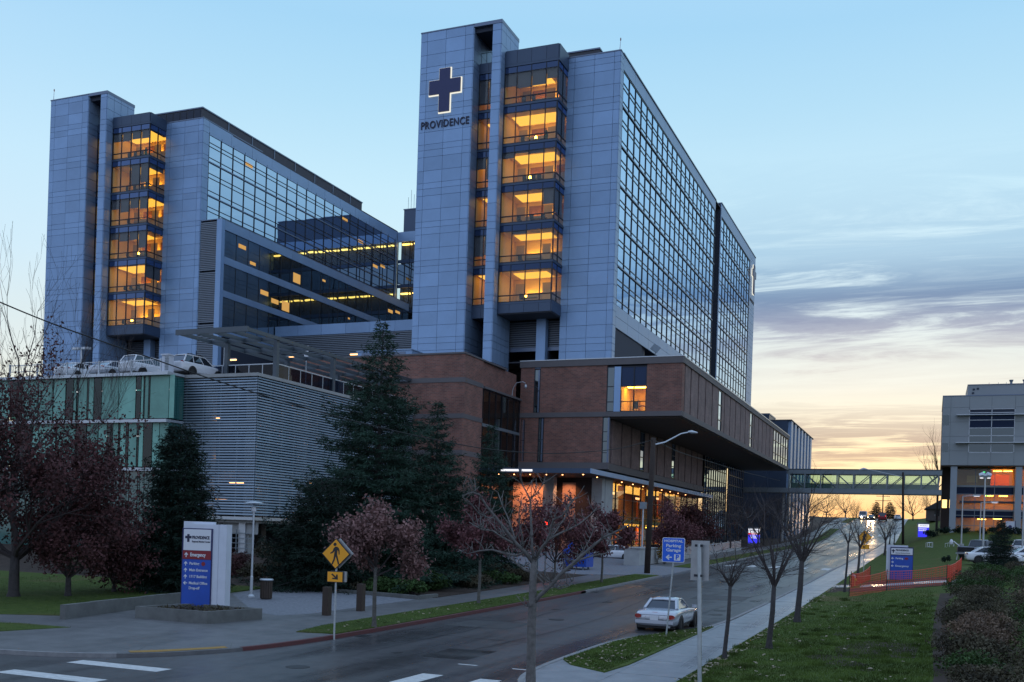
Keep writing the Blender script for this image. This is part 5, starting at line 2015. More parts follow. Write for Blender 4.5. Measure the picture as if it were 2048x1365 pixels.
# deck railings
b = MB()
xr_ = at_y(419, 729, 66.3).x
for x in frange(xr_, -47.6, 1.55):
    b.box(x - .03, x + .03, 66.27, 66.33, DK, DK + 1.25)
for y in frange(66.3, 87.5, 1.75):
    b.box(-47.63, -47.57, y - .03, y + .03, DK, DK + 1.25)
b.box(xr_, -47.57, 66.26, 66.34, DK + 1.2, DK + 1.27).box(-47.64, -47.56, 66.3, 87.5, DK + 1.2, DK + 1.27)
dr = root('deck_railing', (-50, 66.3, DK), 'dark glazed railing round the garage roof under the steel pergola', 'railing')
b.build('post', 'steel_light', dr)
glass_clear('rail_glass', (.30, .32, .38), 1.4)
for a, c in zip(frange(xr_, -47.6, 1.55), frange(xr_, -47.6, 1.55)[1:]):
    bx('panel', a + .04, c - .04, 66.29, 66.31, DK + .06, DK + 1.18, 'rail_glass', dr)
for a, c in zip(frange(66.3, 87.5, 1.75), frange(66.3, 87.5, 1.75)[1:]):
    bx('panel', -47.61, -47.59, a + .04, c - .04, DK + .06, DK + 1.18, 'rail_glass', dr)
dl = root('deck_railing', (-62, 62, DK), 'pale mesh railing in front of the cars on the garage roof', 'railing')
b = MB()
xs_ = [at_y(p, 735, 61.8).x for p in (20, 75, 134, 198, 263, 322)]
for x in xs_:
    b.box(x - .05, x + .05, 61.75, 61.85, DK, DK + 1.15)
b.box(xs_[0], xs_[-1], 61.77, 61.83, DK + 1.02, DK + 1.08).box(xs_[0], xs_[-1], 61.77, 61.83, DK + .50, DK + .55)
b.build('post', 'steel_light', dl)
b = MB()
for a, c in zip(xs_, xs_[1:]):
    for x in frange(a + .12, c - .12, .24):
        b.box(x - .010, x + .010, 61.79, 61.81, DK + .55, DK + 1.02)
b.build('mesh', 'steel_light', dl)['kind'] = 'stuff'
px_ = at_y(334, 720, 61.9).x
ps = root('concrete_pillar', (px_, 62, DK), 'pale ribbed pillar box at the glass corner of the garage roof', 'pillar')
bx('post', px_ - .32, px_ + .32, 61.7, 62.3, DK + .1, DK + 1.35, 'cabinet_white', ps)
bx('cap', px_ - .38, px_ + .38, 61.62, 62.38, DK + 1.35, DK + 1.45, 'cabinet_white', ps)
for i in range(9):
    bx('rib', px_ + .0, px_ + .34, 61.66, 61.69, DK + .22 + i * .12, DK + .28 + i * .12, 'steel_grey', ps)
# pergola
PE = root('pergola', (-51, 75, DK), 'open steel pergola standing on the garage roof', 'pergola')
TY0, TY1, TX1 = 62.3, 90.5, -47.45
TX0 = at_y(355, 653, TY0).x
TZ = 14.45
for x in [TX0 + (TX1 - TX0) * q for q in (0, .25, .5, .75, 1)]:
    bx('beam' if x in (TX0, TX1) else 'rafter', x - .09, x + .09, TY0 + .12, TY1, TZ - .28, TZ - .01, 'pergola_steel', PE)
for y in (TY0, 66.3, 70.6, 74.9, 79.2, 83.5, 87.8):
    bx('beam', TX0 - .1, TX1 + .1, y - .09, y + .09, TZ - (.30 if y != TY0 else .34), TZ + (.02 if y != TY0 else .06), 'pergola_steel', PE)
for y in (66.3, 74.4, 82.5):
    for x in (TX1 - .2, TX0 + 1.6):
        bx('column', x - .17, x + .17, y - .17, y + .17, DK, TZ - .3, 'pergola_steel', PE)


def flood(px, py, y, label):
    p = at_y(px, py, y)
    r_ = root('wall_light', p, label, 'light', 'strip lights under the pergola')
    bx('housing', p.x - .62, p.x + .62, p.y, p.y + .2, p.z + .06, p.z + .16, 'steel_grey', r_)
    bx('tube', p.x - .58, p.x + .58, p.y - .02, p.y + .16, p.z - .06, p.z + .05, 'fixture_light', r_)


flood(462, 720, 86, 'warm strip light under the pergola, leftmost of three')
flood(582, 715, 86, 'warm strip light under the pergola, between the two others')
flood(710, 709, 90, 'warm strip light under the pergola nearest the spruce top')


def deck_lamp(px, pytop, y, label, heads):
    p = at_y(px, pytop, y)
    r_ = root('lamp_post', (p.x, y, DK), label, 'lamp post', 'lamp posts')
    MB().tube([(p.x, y, DK), (p.x, y, p.z)], .08, 6).build('pole', 'steel_light', r_)
    for s in heads:
        b = MB()
        b.box(min(p.x + s * .15, p.x + s * 1.0), max(p.x + s * .15, p.x + s * 1.0), y - .22, y + .22, p.z - .08, p.z + .12)
        b.build('lamp_head', 'steel_light', r_)
    return r_


deck_lamp(163, 698, 74, 'double headed lamp above the parked cars on the garage roof', (-1, 1))
deck_lamp(450, 688, 72, 'white lamp pole with one arm behind the garage railing', (-1,))
p = at_y(613, 708, 76)
r_ = root('deck_sign', (p.x, 76, DK), 'narrow white sign on a pole under the pergola', 'sign')
MB().tube([(p.x, 76, DK), (p.x, 76, p.z + .6)], .05, 6).build('pole', 'steel_light', r_)
bx('panel', p.x - .22, p.x - .04, 75.95, 76.0, p.z - .4, p.z + .7, 'sign_white', r_)
bx('panel', p.x + .02, p.x + .2, 75.95, 76.0, p.z - .4, p.z + .7, 'sign_white', r_)

# ------------------------------------------------------------------ trees and shrubs
def leaf_quads(P, size, aspect=.5, droop=0.0, seed=1, normal_up=0.0):
    """randomly turned leaf quads at the points P (n,3)"""
    g = np.random.default_rng(seed)
    n = len(P)
    a = g.normal(size=(n, 3))
    a[:, 2] -= droop
    a /= np.linalg.norm(a, axis=1)[:, None]
    b = g.normal(size=(n, 3))
    b[:, 2] += normal_up
    b -= a * (a * b).sum(1)[:, None]
    b /= np.linalg.norm(b, axis=1)[:, None] + 1e-9
    s = size * g.uniform(.55, 1.35, n)[:, None]
    a = a * s
    b = b * s * aspect
    V = np.empty((n, 4, 3))
    V[:, 0] = P - a
    V[:, 1] = P + b
    V[:, 2] = P + a
    V[:, 3] = P - b
    return V.reshape(-1, 3)


def clumps(centers, radii, n, seed=1, power=.5):
    g = np.random.default_rng(seed)
    C = np.asarray(centers, float)
    Rr = np.asarray(radii, float)
    w = Rr.prod(axis=1) if Rr.ndim == 2 else Rr ** 3
    idx = g.choice(len(C), n, p=w / w.sum())
    d = g.normal(size=(n, 3))
    d /= np.linalg.norm(d, axis=1)[:, None]
    r = g.uniform(0, 1, n)[:, None] ** power
    rad = Rr[idx] if Rr.ndim == 2 else Rr[idx][:, None]
    return C[idx] + d * r * rad


class Tree:
    """recursive limbs; collects tubes and the places where leaves sit"""

    def __init__(s, seed):
        s.r = random.Random(seed)
        s.trunk, s.limb, s.tips = MB(), MB(), []

    def grow(s, p, d, L, rad, depth, spread=.6, up=.15, nseg=4, kids=(2, 3), shrink=.68, mb=None, wob=.12, minr=.006, sides=5):
        r = s.r
        pts, rr = [Vector(p)], [rad]
        d = Vector(d).normalized()
        for i in range(nseg):
            d = (d + Vector((r.gauss(0, wob), r.gauss(0, wob), r.gauss(0, wob) + up * .5))).normalized()
            pts.append(pts[-1] + d * L / nseg)
            rr.append(max(minr, rad * (1 - .42 * (i + 1) / nseg)))
        (mb or s.limb).tube(pts, rr, sides if rad > .03 else 3, cap=False)
        s.tips += [tuple(q) for q in pts[1:]] if depth <= 1 else []
        if depth > 0:
            k = r.randint(*kids)
            for j in range(k + (1 if depth > 1 else 0)):
                f = r.uniform(.35, 1.0) if j else 1.0
                i = min(nseg, max(1, int(round(f * nseg))))
                ax = d.orthogonal().normalized()
                ax.rotate(Matrix.Rotation(r.uniform(0, 6.283), 3, d))
                nd = (d + ax * spread * r.uniform(.6, 1.3) * (.6 if j == 0 else 1.0) + Vector((0, 0, up))).normalized()
                s.grow(pts[i], nd, L * shrink * r.uniform(.75, 1.15), rr[i] * (.8 if j == 0 else .62), depth - 1, spread, up, max(2, nseg - 1), kids, shrink, None, wob * 1.1, minr, sides)


def bare_tree(name, loc, h, seed, label, cat='tree', group=None, trunk_h=.38, depth=4, spread=.62, up=.12, bark='bark_dark', rad=None, twig=None, leaves=None, kids=(2, 3), lean=(0, 0), shrink=.70):
    """trunk and crown are two children of the tree; crown holds the limbs, leaves a third child"""
    loc = Vector(loc)
    t = root(name, loc, label, cat, group)
    T = Tree(seed)
    rad = rad or h * .018
    th = h * trunk_h
    top = loc + Vector((lean[0], lean[1], th))
    mid = loc + Vector((lean[0] * .4 + T.r.uniform(-.03, .03), lean[1] * .4, th * .5))
    T.trunk.tube([loc - Vector((0, 0, .3)), loc + Vector((0, 0, .02)), loc + Vector((0, 0, .25)), mid, top], [rad * 1.5, rad * 1.45, rad * 1.08, rad, rad * .85], 8)
    n0 = T.r.randint(4, 6)
    for j in range(n0):
        a = 6.283 * j / n0 + T.r.uniform(-.4, .4)
        el = T.r.uniform(.55, 1.1)
        d = Vector((math.cos(a) * math.cos(el), math.sin(a) * math.cos(el), math.sin(el)))
        T.grow(top - Vector((0, 0, th * .18 * T.r.random())), d, (h - th) * .46 * T.r.uniform(.8, 1.15), rad * .5, depth - 1, spread, up, 4, kids, shrink)
    T.grow(top, (0, 0, 1), (h - th) * .52, rad * .72, depth - 1, spread, up, 4, kids, shrink)
    T.trunk.build('trunk', bark, t, smooth=True)
    T.limb.build('crown', twig or bark, t)
    if leaves:
        n, size, m = leaves[:3]
        g = np.random.default_rng(seed)
        tips = np.array(T.tips)
        P = tips[g.integers(0, len(tips), n)] + g.normal(size=(n, 3)) * (leaves[3] if len(leaves) > 3 else .22)
        np_mesh('leaves', leaf_quads(P, size, .55, .5, seed), 4, m, t)
    return t


def conifer(name, loc, h, rbase, seed, label, group=None, n=26000, m='needle_green', size=.17, dens_lo=.0, crown_from=.06, ragged=.35, pw=.85, tier=(.020, .032)):
    loc = Vector(loc)
    t = root(name, loc, label, 'tree', group)
    r = random.Random(seed)
    g = np.random.default_rng(seed)
    tr = MB()
    tr.tube([loc - Vector((0, 0, .3)), loc + Vector((0, 0, h * .4)), loc + Vector((.05, 0, h * .98))], [h * .016, h * .010, .015], 7)
    br = MB()
    pts, wts = [], []
    z = crown_from * h
    while z < h * .985:
        f = 1 - (z - crown_from * h) / (h * (1 - crown_from))
        L0 = rbase * (f ** pw)
        k = max(4, int(7 + 3 * f))
        a0 = r.uniform(0, 6.28)
        for j in range(k):
            a = a0 + 6.283 * j / k + r.uniform(-.3, .3)
            L = max(.12, L0 * r.uniform(1 - ragged, 1 + ragged * .55))
            p = loc + Vector((0, 0, z + r.uniform(-.15, .15)))
            d = Vector((math.cos(a), math.sin(a), 0))
            rise = .55 * (1 - f) - .12
            q = [p, p + d * L * .45 + Vector((0, 0, L * rise * .6)), p + d * L * .8 + Vector((0, 0, L * (rise * .75 - .05))), p + d * L + Vector((0, 0, L * rise + L * .07))]
            br.tube(q, [.012 + L * .010, .01 + L * .006, .008, .004], 3, cap=False)
            nk = max(5, int(L * 9))
            for i in range(nk):
                s = (i + r.random()) / nk
                s = .18 + .82 * s
                if s < .45:
                    c = q[0].lerp(q[1], s / .45)
                elif s < .8:
                    c = q[1].lerp(q[2], (s - .45) / .35)
                else:
                    c = q[2].lerp(q[3], (s - .8) / .2)
                side = d.cross(Vector((0, 0, 1)))
                w = L * .30 * (1 - s) + .10
                for sg in (-1, 1):
                    e = c + side * sg * w + d * w * .7 + Vector((0, 0, -w * .22))
                    pts.append((c, e))
                    wts.append((c - e).length + .05)
        z += h * r.uniform(*tier)
    A = np.array([tuple(a) for a, _ in pts])
    B = np.array([tuple(b_) for _, b_ in pts])
    w = np.array(wts)
    idx = g.choice(len(A), n, p=w / w.sum())
    s = g.uniform(0, 1, n)[:, None]
    P = A[idx] * (1 - s) + B[idx] * s + g.normal(size=(n, 3)) * .045
    D = B[idx] - A[idx]
    D /= np.linalg.norm(D, axis=1)[:, None] + 1e-9
    D = D + g.normal(size=(n, 3)) * .55
    D[:, 2] -= .12
    D /= np.linalg.norm(D, axis=1)[:, None]
    N = g.normal(size=(n, 3))
    N -= D * (D * N).sum(1)[:, None]
    N /= np.linalg.norm(N, axis=1)[:, None] + 1e-9
    L = size * g.uniform(.6, 1.4, n)[:, None]
    V = np.empty((n, 4, 3))
    V[:, 0] = P
    V[:, 1] = P + D * L * .5 + N * L * .085
    V[:, 2] = P + D * L
    V[:, 3] = P + D * L * .5 - N * L * .085
    tr.build('trunk', 'bark_dark', t, smooth=True)
    br.build('branches', 'bark_dark', t)
    np_mesh('crown', V.reshape(-1, 3), 4, m, t)
    return t


def shrub(name, loc, r, h, n, m, seed, label, group=None, size=.07, cat='shrub', twigs=True, nclump=9):
    loc = Vector(loc)
    t = root(name, loc, label, cat, group)
    g = np.random.default_rng(seed)
    C, Rr = [], []
    for i in range(nclump):
        a, q = g.uniform(0, 6.28), r * .7 * math.sqrt(g.uniform(0, 1))
        zz = g.uniform(.25, .72) * h
        C.append((loc.x + math.cos(a) * q, loc.y + math.sin(a) * q, loc.z + zz))
        Rr.append((r * g.uniform(.3, .5), r * g.uniform(.3, .5), h * g.uniform(.22, .36)))
    P = clumps(C, Rr, n, seed, .45)
    P[:, 2] = np.maximum(P[:, 2], loc.z + .02)
    np_mesh('foliage', leaf_quads(P, size, .55, .1, seed), 4, m, t)
    if twigs:
        b = MB()
        rr = random.Random(seed)
        for i in range(10):
            c = C[i % len(C)]
            e = Vector(c) + Vector((rr.gauss(0, r * .25), rr.gauss(0, r * .25), h * .25))
            b.tube([loc + Vector((rr.gauss(0, .08), rr.gauss(0, .08), -.1)), loc.lerp(e, .5) + Vector((0, 0, h * .1)), e], [.02, .013, .005], 3, cap=False)
        b.build('stems', 'twig', t)
    return t


# --- the tall spruce and its neighbours in the planting bed
def onbed(px, dist):
    d = ray(px, HOR)
    p = d * dist
    return Vector((p.x, p.y, G(p.x, p.y) + .1))


def top_h(px, py, p):
    """height above p of the image row py at that distance"""
    dist = p.dot(_fw)
    return at_d(px, py, dist).z - p.z


p = onbed(752, 60)
conifer('spruce_tree', p, top_h(740, 640, p), 6.5, 3, 'tallest dark spruce standing in front of the slatted garage side', 'spruces in the planting bed', 125000, size=.27, pw=.92, ragged=.5, tier=(.024, .036))
p = onbed(868, 64)
conifer('spruce_tree', p, top_h(845, 800, p), 3.8, 4, 'lower spruce close to the right of the tallest one', 'spruces in the planting bed', 56000, size=.26, pw=.85, ragged=.55, tier=(.03, .045))
p = onbed(978, 74)
conifer('spruce_tree', p, top_h(978, 850, p), 3.3, 5, 'slim spruce in front of the dark glass link', 'spruces in the planting bed', 36000, size=.25, pw=.85, ragged=.5, tier=(.03, .045))
p = onbed(355, 52)
conifer('spruce_tree', p, top_h(357, 845, p), 2.8, 6, 'dense dark spruce behind the tall blue direction sign', 'spruces in the planting bed', 46000, 'needle_deep', size=.26, pw=.55, ragged=.25)
p = onbed(640, 56)
conifer('spruce_tree', p, top_h(640, 960, p), 3.6, 9, 'broad low spruce left of the foot of the tallest one', 'spruces in the planting bed', 42000, 'needle_deep', size=.26, pw=.55, ragged=.3)
p = gp(2000, 1142, .1)
conifer('spruce_tree', p, top_h(2000, 1042, p), 1.75, 8, 'young spruce in front of the parked pickup at the right', None, 22000, 'needle_deep', size=.14, pw=.8)

# --- big russet trees at the left
def russet(px, base_py, dist, h, seed, label, n=26000, rad=None, lean=(0, 0), trunk_h=.24, spread=.8):
    p = onbed(px, dist) if base_py is None else gp(px, base_py, .15)
    return bare_tree('russet_tree', p, h, seed, label, group='russet leaved trees at the left', trunk_h=trunk_h, depth=5, spread=spread, up=.05, bark='bark_dark', rad=rad or .2, twig='twig', leaves=(n, .085, 'leaf_purple', .26), kids=(2, 3), lean=lean, shrink=.76)


russet(27, 1195, None, 7.9, 11, 'large russet tree with a thick trunk on the grass at the left', 20000, .22, spread=.62)
russet(140, None, 47, 4.3, 12, 'broad russet tree between the thick trunk and the dark spruce', 11000, .13)
russet(-85, None, 45, 8.6, 13, 'russet tree half cut off by the left picture edge', 14000, .2, spread=.65)
russet(232, None, 50, 2.9, 16, 'low russet tree against the foot of the dark spruce', 9000, .09, trunk_h=.16)
p = onbed(28, 57)
bare_tree('birch_tree', p, top_h(28, 606, p), 14, 'tall thin bare tree rising above the russet trees at the left', 'tree', None, .42, 5, .42, .25, 'bark_dark', .13, 'twig', None, (2, 3), (0, 0), .72)

# --- street trees along the left pavement, still holding their leaves
def street_red(px, py, pytop, seed, label, n, m, trunk_h=.42, leafs=.075, spread=.52, jit=.20, rad=.075):
    p = gp(px, py, .15)
    h = top_h(px, pytop, p)
    return bare_tree('street_tree', p, h, seed, label, 'tree', 'russet street trees along the left pavement', trunk_h, 4, spread, .02, 'bark_mid', rad, 'twig', (n, leafs, m, jit), (2, 3), (0, 0), .50)


street_red(748, 1254, 1000, 21, 'small tree with brown leaves beside the yellow crossing sign', 9500, 'leaf_brown', .47, .075)
street_red(957, 1207, 985, 22, 'small brown leaved tree with a pale trunk at the planting bed corner', 9000, 'leaf_red', .44, .08)
street_red(1203, 1165, 1005, 23, 'small dark leaved tree in front of the white car', 8500, 'leaf_red', .40, .10)
p = onbed(1112, 66)
bare_tree('street_tree', p, top_h(1110, 1005, p), 24, 'dark leaved tree behind the blue kiosk', 'tree', 'russet street trees along the left pavement', .3, 4, .8, .02, 'bark_mid', .08, 'twig', (8000, .10, 'leaf_red', .3), (2, 3), (0, 0), .72)
p = Vector((-24.0, 101, G(-24, 101)))
bare_tree('street_tree', p, 5.2, 25, 'dark leaved tree in front of the lobby glass right of the wooden pole', 'tree', 'russet street trees along the left pavement', .3, 4, .8, .02, 'bark_mid', .09, 'twig', (9000, .11, 'leaf_red', .32), (2, 3), (0, 0), .72)
p = Vector((-23.9, 110, G(-24, 110)))
bare_tree('street_tree', p, 5.4, 26, 'dark leaved tree behind the iron railing', 'tree', 'russet street trees along the left pavement', .3, 4, .8, .02, 'bark_mid', .09, 'twig', (8000, .12, 'leaf_purple', .34), (2, 3), (0, 0), .72)
p = Vector((-22.8, 92.5, G(-22.8, 92.5) + .1))
shrub('golden_shrub', p, .9, 1.9, 1800, 'leaf_yellow', 31, 'golden leaved shrub at the end of the iron railing', size=.09)

# bare trees lining the left side farther up
for i, (x, y, h, sd) in enumerate(((-24.5, 120, 6.8, 41), (-23.8, 131, 7.2, 42), (-24.6, 141, 7.6, 43), (-23.6, 152, 8.0, 44), (-24.4, 163, 8.4, 45), (-23.4, 174, 8.2, 46), (-24.6, 196, 8.6, 47), (-23.6, 209, 8.4, 48), (-24.5, 222, 8.6, 49), (-27, 232, 9, 50))):
    lab = ['bare tree beyond the lit blue sign, first of the row up the left side', 'second bare tree up the left side beyond the lit blue sign', 'third bare tree up the left side, in front of the glazed brick end', 'fourth bare tree up the left side', 'fifth bare tree up the left side, just before the skybridge',
           'sixth bare tree up the left side, under the skybridge', 'bare tree just beyond the skybridge on the left', 'second bare tree beyond the skybridge on the left', 'third bare tree beyond the skybridge on the left', 'bare tree at the corner of the side street'][i]
    bare_tree('bare_tree', (x, y, G(x, y) + .1), h, sd, lab, 'tree', 'bare trees along the left side of the street', .25, 5, .72, .10, 'twig', .11, 'twig', None, (2, 3), (0, 0), .74)

# --- near bare tree on the bulb-out, limbs set out as they are seen
def near_tree():
    bp = gp(1061, 1384, .12)
    D = bp.dot(_fw)
    t = root('bare_tree', bp, 'nearest bare tree with a pale trunk and wide bent limbs on the street corner', 'tree')

    def W(px, py, dd=0.0):
        return at_d(px, py, D + dd)
    rr = random.Random(5)
    tr = MB()
    k = D / FPX
    tr.tube([bp - Vector((0, 0, .3)), bp + Vector((0, 0, .03)), W(1062, 1330), W(1063, 1250), W(1065, 1212), W(1066, 1165), W(1068, 1120)], [12.5 * k, 11.5 * k, 9.5 * k, 9 * k, 8.5 * k, 7.5 * k, 6.5 * k], 10)
    tr.build('trunk', 'bark_pale', t, smooth=True)
    limbs = [
        ([(1068, 1128), (1050, 1105), (1032, 1088), (1012, 1062), (990, 1035), (972, 1012), (958, 990), (945, 985), (925, 992)], 4.6, -.6),
        ([(1050, 1105), (1033, 1112), (1012, 1108), (985, 1100), (960, 1102), (935, 1108), (918, 1100)], 3.0, .7),
        ([(1066, 1145), (1050, 1140), (1030, 1125), (1018, 1112)], 3.6, .5),
        ([(1032, 1088), (1025, 1086), (1005, 1075), (985, 1062), (965, 1060), (945, 1050)], 2.6, -1.0),
        ([(1012, 1062), (995, 1066), (975, 1060), (958, 1056), (938, 1045)], 1.8, .4),
        ([(990, 1035), (975, 1036), (955, 1025), (940, 1005), (925, 995)], 1.8, -.8),
        ([(1032, 1088), (1024, 1060), (1015, 1035), (1005, 1010), (996, 985)], 2.2, .9),
        ([(1043, 1098), (1045, 1075), (1040, 1050), (1038, 1025), (1043, 1005)], 2.4, -.4),
        ([(1068, 1122), (1064, 1095), (1064, 1060), (1062, 1025), (1060, 1000), (1045, 970), (1040, 950)], 3.4, .2),
        ([(1060, 1000), (1075, 985), (1085, 970), (1091, 962)], 1.5, .2),
        ([(1068, 1122), (1080, 1100), (1092, 1085), (1100, 1065), (1107, 1040), (1125, 1032), (1132, 1022), (1150, 995)], 3.2, -.7),
        ([(1100, 1078), (1118, 1068), (1140, 1058), (1160, 1048), (1180, 1030), (1195, 1015)], 2.4, .6),
        ([(1092, 1085), (1110, 1066), (1130, 1035), (1138, 1012), (1157, 990)], 1.8, 1.0),
        ([(1066, 1208), (1080, 1192), (1100, 1172), (1120, 1150), (1150, 1125), (1180, 1098), (1205, 1076), (1235, 1062), (1258, 1050)], 5.0, -.5),
        ([(1120, 1150), (1135, 1140), (1160, 1120), (1185, 1112), (1210, 1108), (1230, 1096)], 2.6, .8),
        ([(1205, 1076), (1222, 1082), (1245, 1076)], 1.6, -.2),
        ([(1150, 1125), (1165, 1105), (1178, 1080), (1188, 1055)], 1.8, .3),
        ([(1100, 1172), (1120, 1178), (1140, 1172), (1146, 1162)], 1.8, .5),
        ([(1110, 1160), (1095, 1165), (1078, 1150)], 1.5, -.5),
        ([(1064, 1215), (1050, 1212), (1043, 1205)], 1.2, -.3),
        ([(1090, 1183), (1086, 1165), (1072, 1150)], 1.5, .4),
    ]
    cr = MB()
    for pts, r0, dd in limbs:
        n = len(pts)
        P = [W(x + (rr.uniform(-1, 1) if 0 < i else 0), y, dd * (i / (n - 1)) * 1.4) for i, (x, y) in enumerate(pts)]
        cr.tube(P, [max(.9, r0 * (1 - .72 * i / (n - 1))) * k for i in range(n)], 6)
        # short spurs and side twigs
        for i in range(1, n):
            for _ in range(4):
                if rr.random() < .8:
                    a = P[i - 1].lerp(P[i], rr.random())
                    d = Vector((rr.gauss(0, .6), rr.gauss(0, .5), rr.uniform(.1, 1.0))).normalized()
                    L = rr.uniform(.12, .48)
                    m = a + d * L * .5 + Vector((rr.gauss(0, .03), rr.gauss(0, .03), .02))
                    cr.tube([a, m, a + d * L + Vector((0, 0, .05))], [1.0 * k, .75 * k, .45 * k], 4)
    cr.build('crown', 'bark_pale', t, smooth=True)


near_tree()

# --- young bare trees on the right lawn
young = []


def vase_tree(px, py, pytop, pyfork, seed, label, half_px, rad_px, n1=7):
    """slim trunk with a fan of upswept limbs"""
    p = gp(px, py, .12)
    D = p.dot(_fw)
    k = D / FPX
    t = root('bare_tree', p, label, 'tree', 'young bare trees on the right lawn')
    r = random.Random(seed)
    h = top_h(px, pytop, p)
    f = top_h(px, pyfork, p)
    off = (at_d(px + (py - pyfork) * .045, pyfork, D) - at_d(px, pyfork, D))
    topc = p + off + Vector((0, 0, f))
    T = Tree(seed)
    T.trunk.tube([p - Vector((0, 0, .3)), p + Vector((0, 0, .03)), p + Vector((0, 0, .3)), p.lerp(topc, .55) + Vector((.02, 0, 0)), topc], [rad_px * k * 1.5, rad_px * k * 1.25, rad_px * k * .88, rad_px * k * .8, rad_px * k * .68], 7)
    W = half_px * k
    for j in range(n1):
        a = 6.283 * j / n1 + r.uniform(-.35, .35)
        d = Vector((math.cos(a), math.sin(a), 0))
        q = r.uniform(.65, 1.0)
        s = topc - Vector((0, 0, r.uniform(0, .25) * (h - f) * .3))
        P = [s, s + d * W * .30 * q + Vector((0, 0, (h - f) * .20)), s + d * W * .62 * q + Vector((r.gauss(0, .08), r.gauss(0, .08), (h - f) * .42)), s + d * W * q + Vector((r.gauss(0, .12), r.gauss(0, .12), (h - f) * r.uniform(.55, .85)))]
        T.limb.tube(P, [rad_px * k * .36, rad_px * k * .26, rad_px * k * .16, rad_px * k * .06], 5, cap=False)
        for i in range(1, 4):
            for _ in range(3):
                d2 = (d * r.uniform(-.1, 1.2) + Vector((r.gauss(0, .6), r.gauss(0, .6), r.uniform(-.1, .8)))).normalized()
                T.grow(P[i].lerp(P[i - 1], r.uniform(0, .6)), d2, (h - f) * r.uniform(.16, .30), rad_px * k * .10, 2, .6, .08, 3, (1, 2), .62, minr=.0035)
    T.grow(topc, (0, 0, 1), (h - f) * .6, rad_px * k * .42, 3, .55, .1, 4, (2, 2), .6, minr=.0035)
    T.trunk.build('trunk', 'bark_dark', t, smooth=True)
    T.limb.build('crown', 'twig', t)
    return t


vase_tree(1449, 1320, 1085, 1172, 61, 'young bare tree nearest the silver car on the lawn edge', 45, 5.0, 8)
vase_tree(1538, 1299, 985, 1165, 62, 'young bare tree with a wide forked crown, second along the lawn', 75, 6.5, 9)
vase_tree(1594, 1246, 960, 1118, 63, 'young bare tree with a tall crown, third along the lawn', 80, 7, 9)
vase_tree(1689, 1186, 1020, 1085, 64, 'thin bare tree beside the yellow hydrant', 28, 2.6, 6)
vase_tree(1714, 1166, 1015, 1095, 65, 'thin bare tree behind the yellow hydrant', 32, 3.0, 7)
vase_tree(1769, 1112, 1015, 1080, 66, 'thin bare tree on the walk left of the second wooden pole', 24, 2.4, 6)
vase_tree(1779, 1089, 1030, 1072, 67, 'small thin bare tree farther up the walk', 14, 1.5, 5)
vase_tree(1788, 1089, 1032, 1070, 68, 'smallest thin bare tree up the walk next to the wooden pole', 12, 1.3, 5)

# --- far trees on the crest
def far_tree(px, pytop, dist, seed, label, w=1.0, depth=5, th=.2):
    d = ray(px, HOR) * dist
    p = Vector((d.x, d.y, G(d.x, d.y) - .2))
    h = top_h(px, pytop, p)
    return bare_tree('bare_tree', p, h, seed, label, 'tree', 'bare trees on the crest of the street', th, depth, .75 * w, .08, 'twig', h * .022, 'twig', None, (2, 3), (0, 0), .75)


far_tree(1652, 985, 292, 71, 'spreading bare tree left of the crest against the sunset')
far_tree(1690, 985, 300, 72, 'spreading bare tree near the parked white vans on the crest')
far_tree(1712, 1008, 330, 73, 'small bare tree behind the white vans on the crest')
far_tree(1825, 978, 262, 74, 'wide bare tree right of the crest under the skybridge')
far_tree(1858, 985, 255, 75, 'wide bare tree beside the dark house under the skybridge')
p = at_y(1878, 905, 205)
bare_tree('bare_tree', (p.x, 205, G(p.x, 205)), 17.5, 76, 'tall thin bare tree showing above the skybridge beside the medical building', 'tree', None, .5, 4, .4, .2, 'twig', .2, 'twig', None, (2, 3), (0, 0), .7)
for px, py, lab, sd in ((1752, 1003, 'ragged conifer left of the far power pole', 81), (1779, 1005, 'ragged conifer right of the far power pole', 82)):
    d = ray(px, HOR) * 330
    p = Vector((d.x, d.y, G(d.x, d.y) - .3))
    conifer('pine_tree', p, top_h(px, py, p), 2.4, sd, lab, 'conifers on the crest', 1800, 'needle_deep', size=.7, ragged=.6, pw=.7, crown_from=.2)

# --- shrubs in the planting beds
k = 0
bushes = [
    (-34, 49, 1.5, 1.0, 'leaf_dull'), (-31.5, 48.3, 1.4, .9, 'leaf_dull'), (-29.2, 48.2, 1.5, .95, 'leaf_dull'), (-27.0, 48.0, 1.5, 1.1, 'leaf_green'), (-25.1, 47.6, 1.3, 1.0, 'leaf_green'), (-26.0, 51, 1.7, 1.2, 'leaf_green'), (-28.5, 51.5, 1.7, 1.3, 'leaf_dull'), (-31, 52, 1.8, 1.4, 'leaf_dull'),
    (-25.4, 55, 1.6, 1.1, 'leaf_dull'), (-25.2, 59, 1.6, .9, 'leaf_green'), (-25.6, 63, 1.6, .9, 'leaf_dull'), (-28.3, 57, 1.9, 1.3, 'leaf_dull'), (-34, 53, 1.8, 1.5, 'leaf_dull'), (-37, 50.5, 1.8, 1.3, 'leaf_dull'), (-37.5, 55, 2.0, 1.7, 'leaf_dull'), (-41, 52, 2.0, 1.5, 'leaf_purple'),
    (-44, 49.5, 2.0, 1.3, 'leaf_purple'), (-48, 50, 2.2, 1.4, 'leaf_dull'), (-41, 57, 2.1, 1.9, 'leaf_dull'), (-45, 55, 2.2, 1.8, 'leaf_purple'), (-52, 51, 2.3, 1.5, 'leaf_dull'), (-31.5, 62, 1.9, 1.3, 'leaf_dull'), (-28.5, 66, 1.8, 1.1, 'leaf_dull'), (-34.5, 59, 2.0, 1.5, 'leaf_green')]
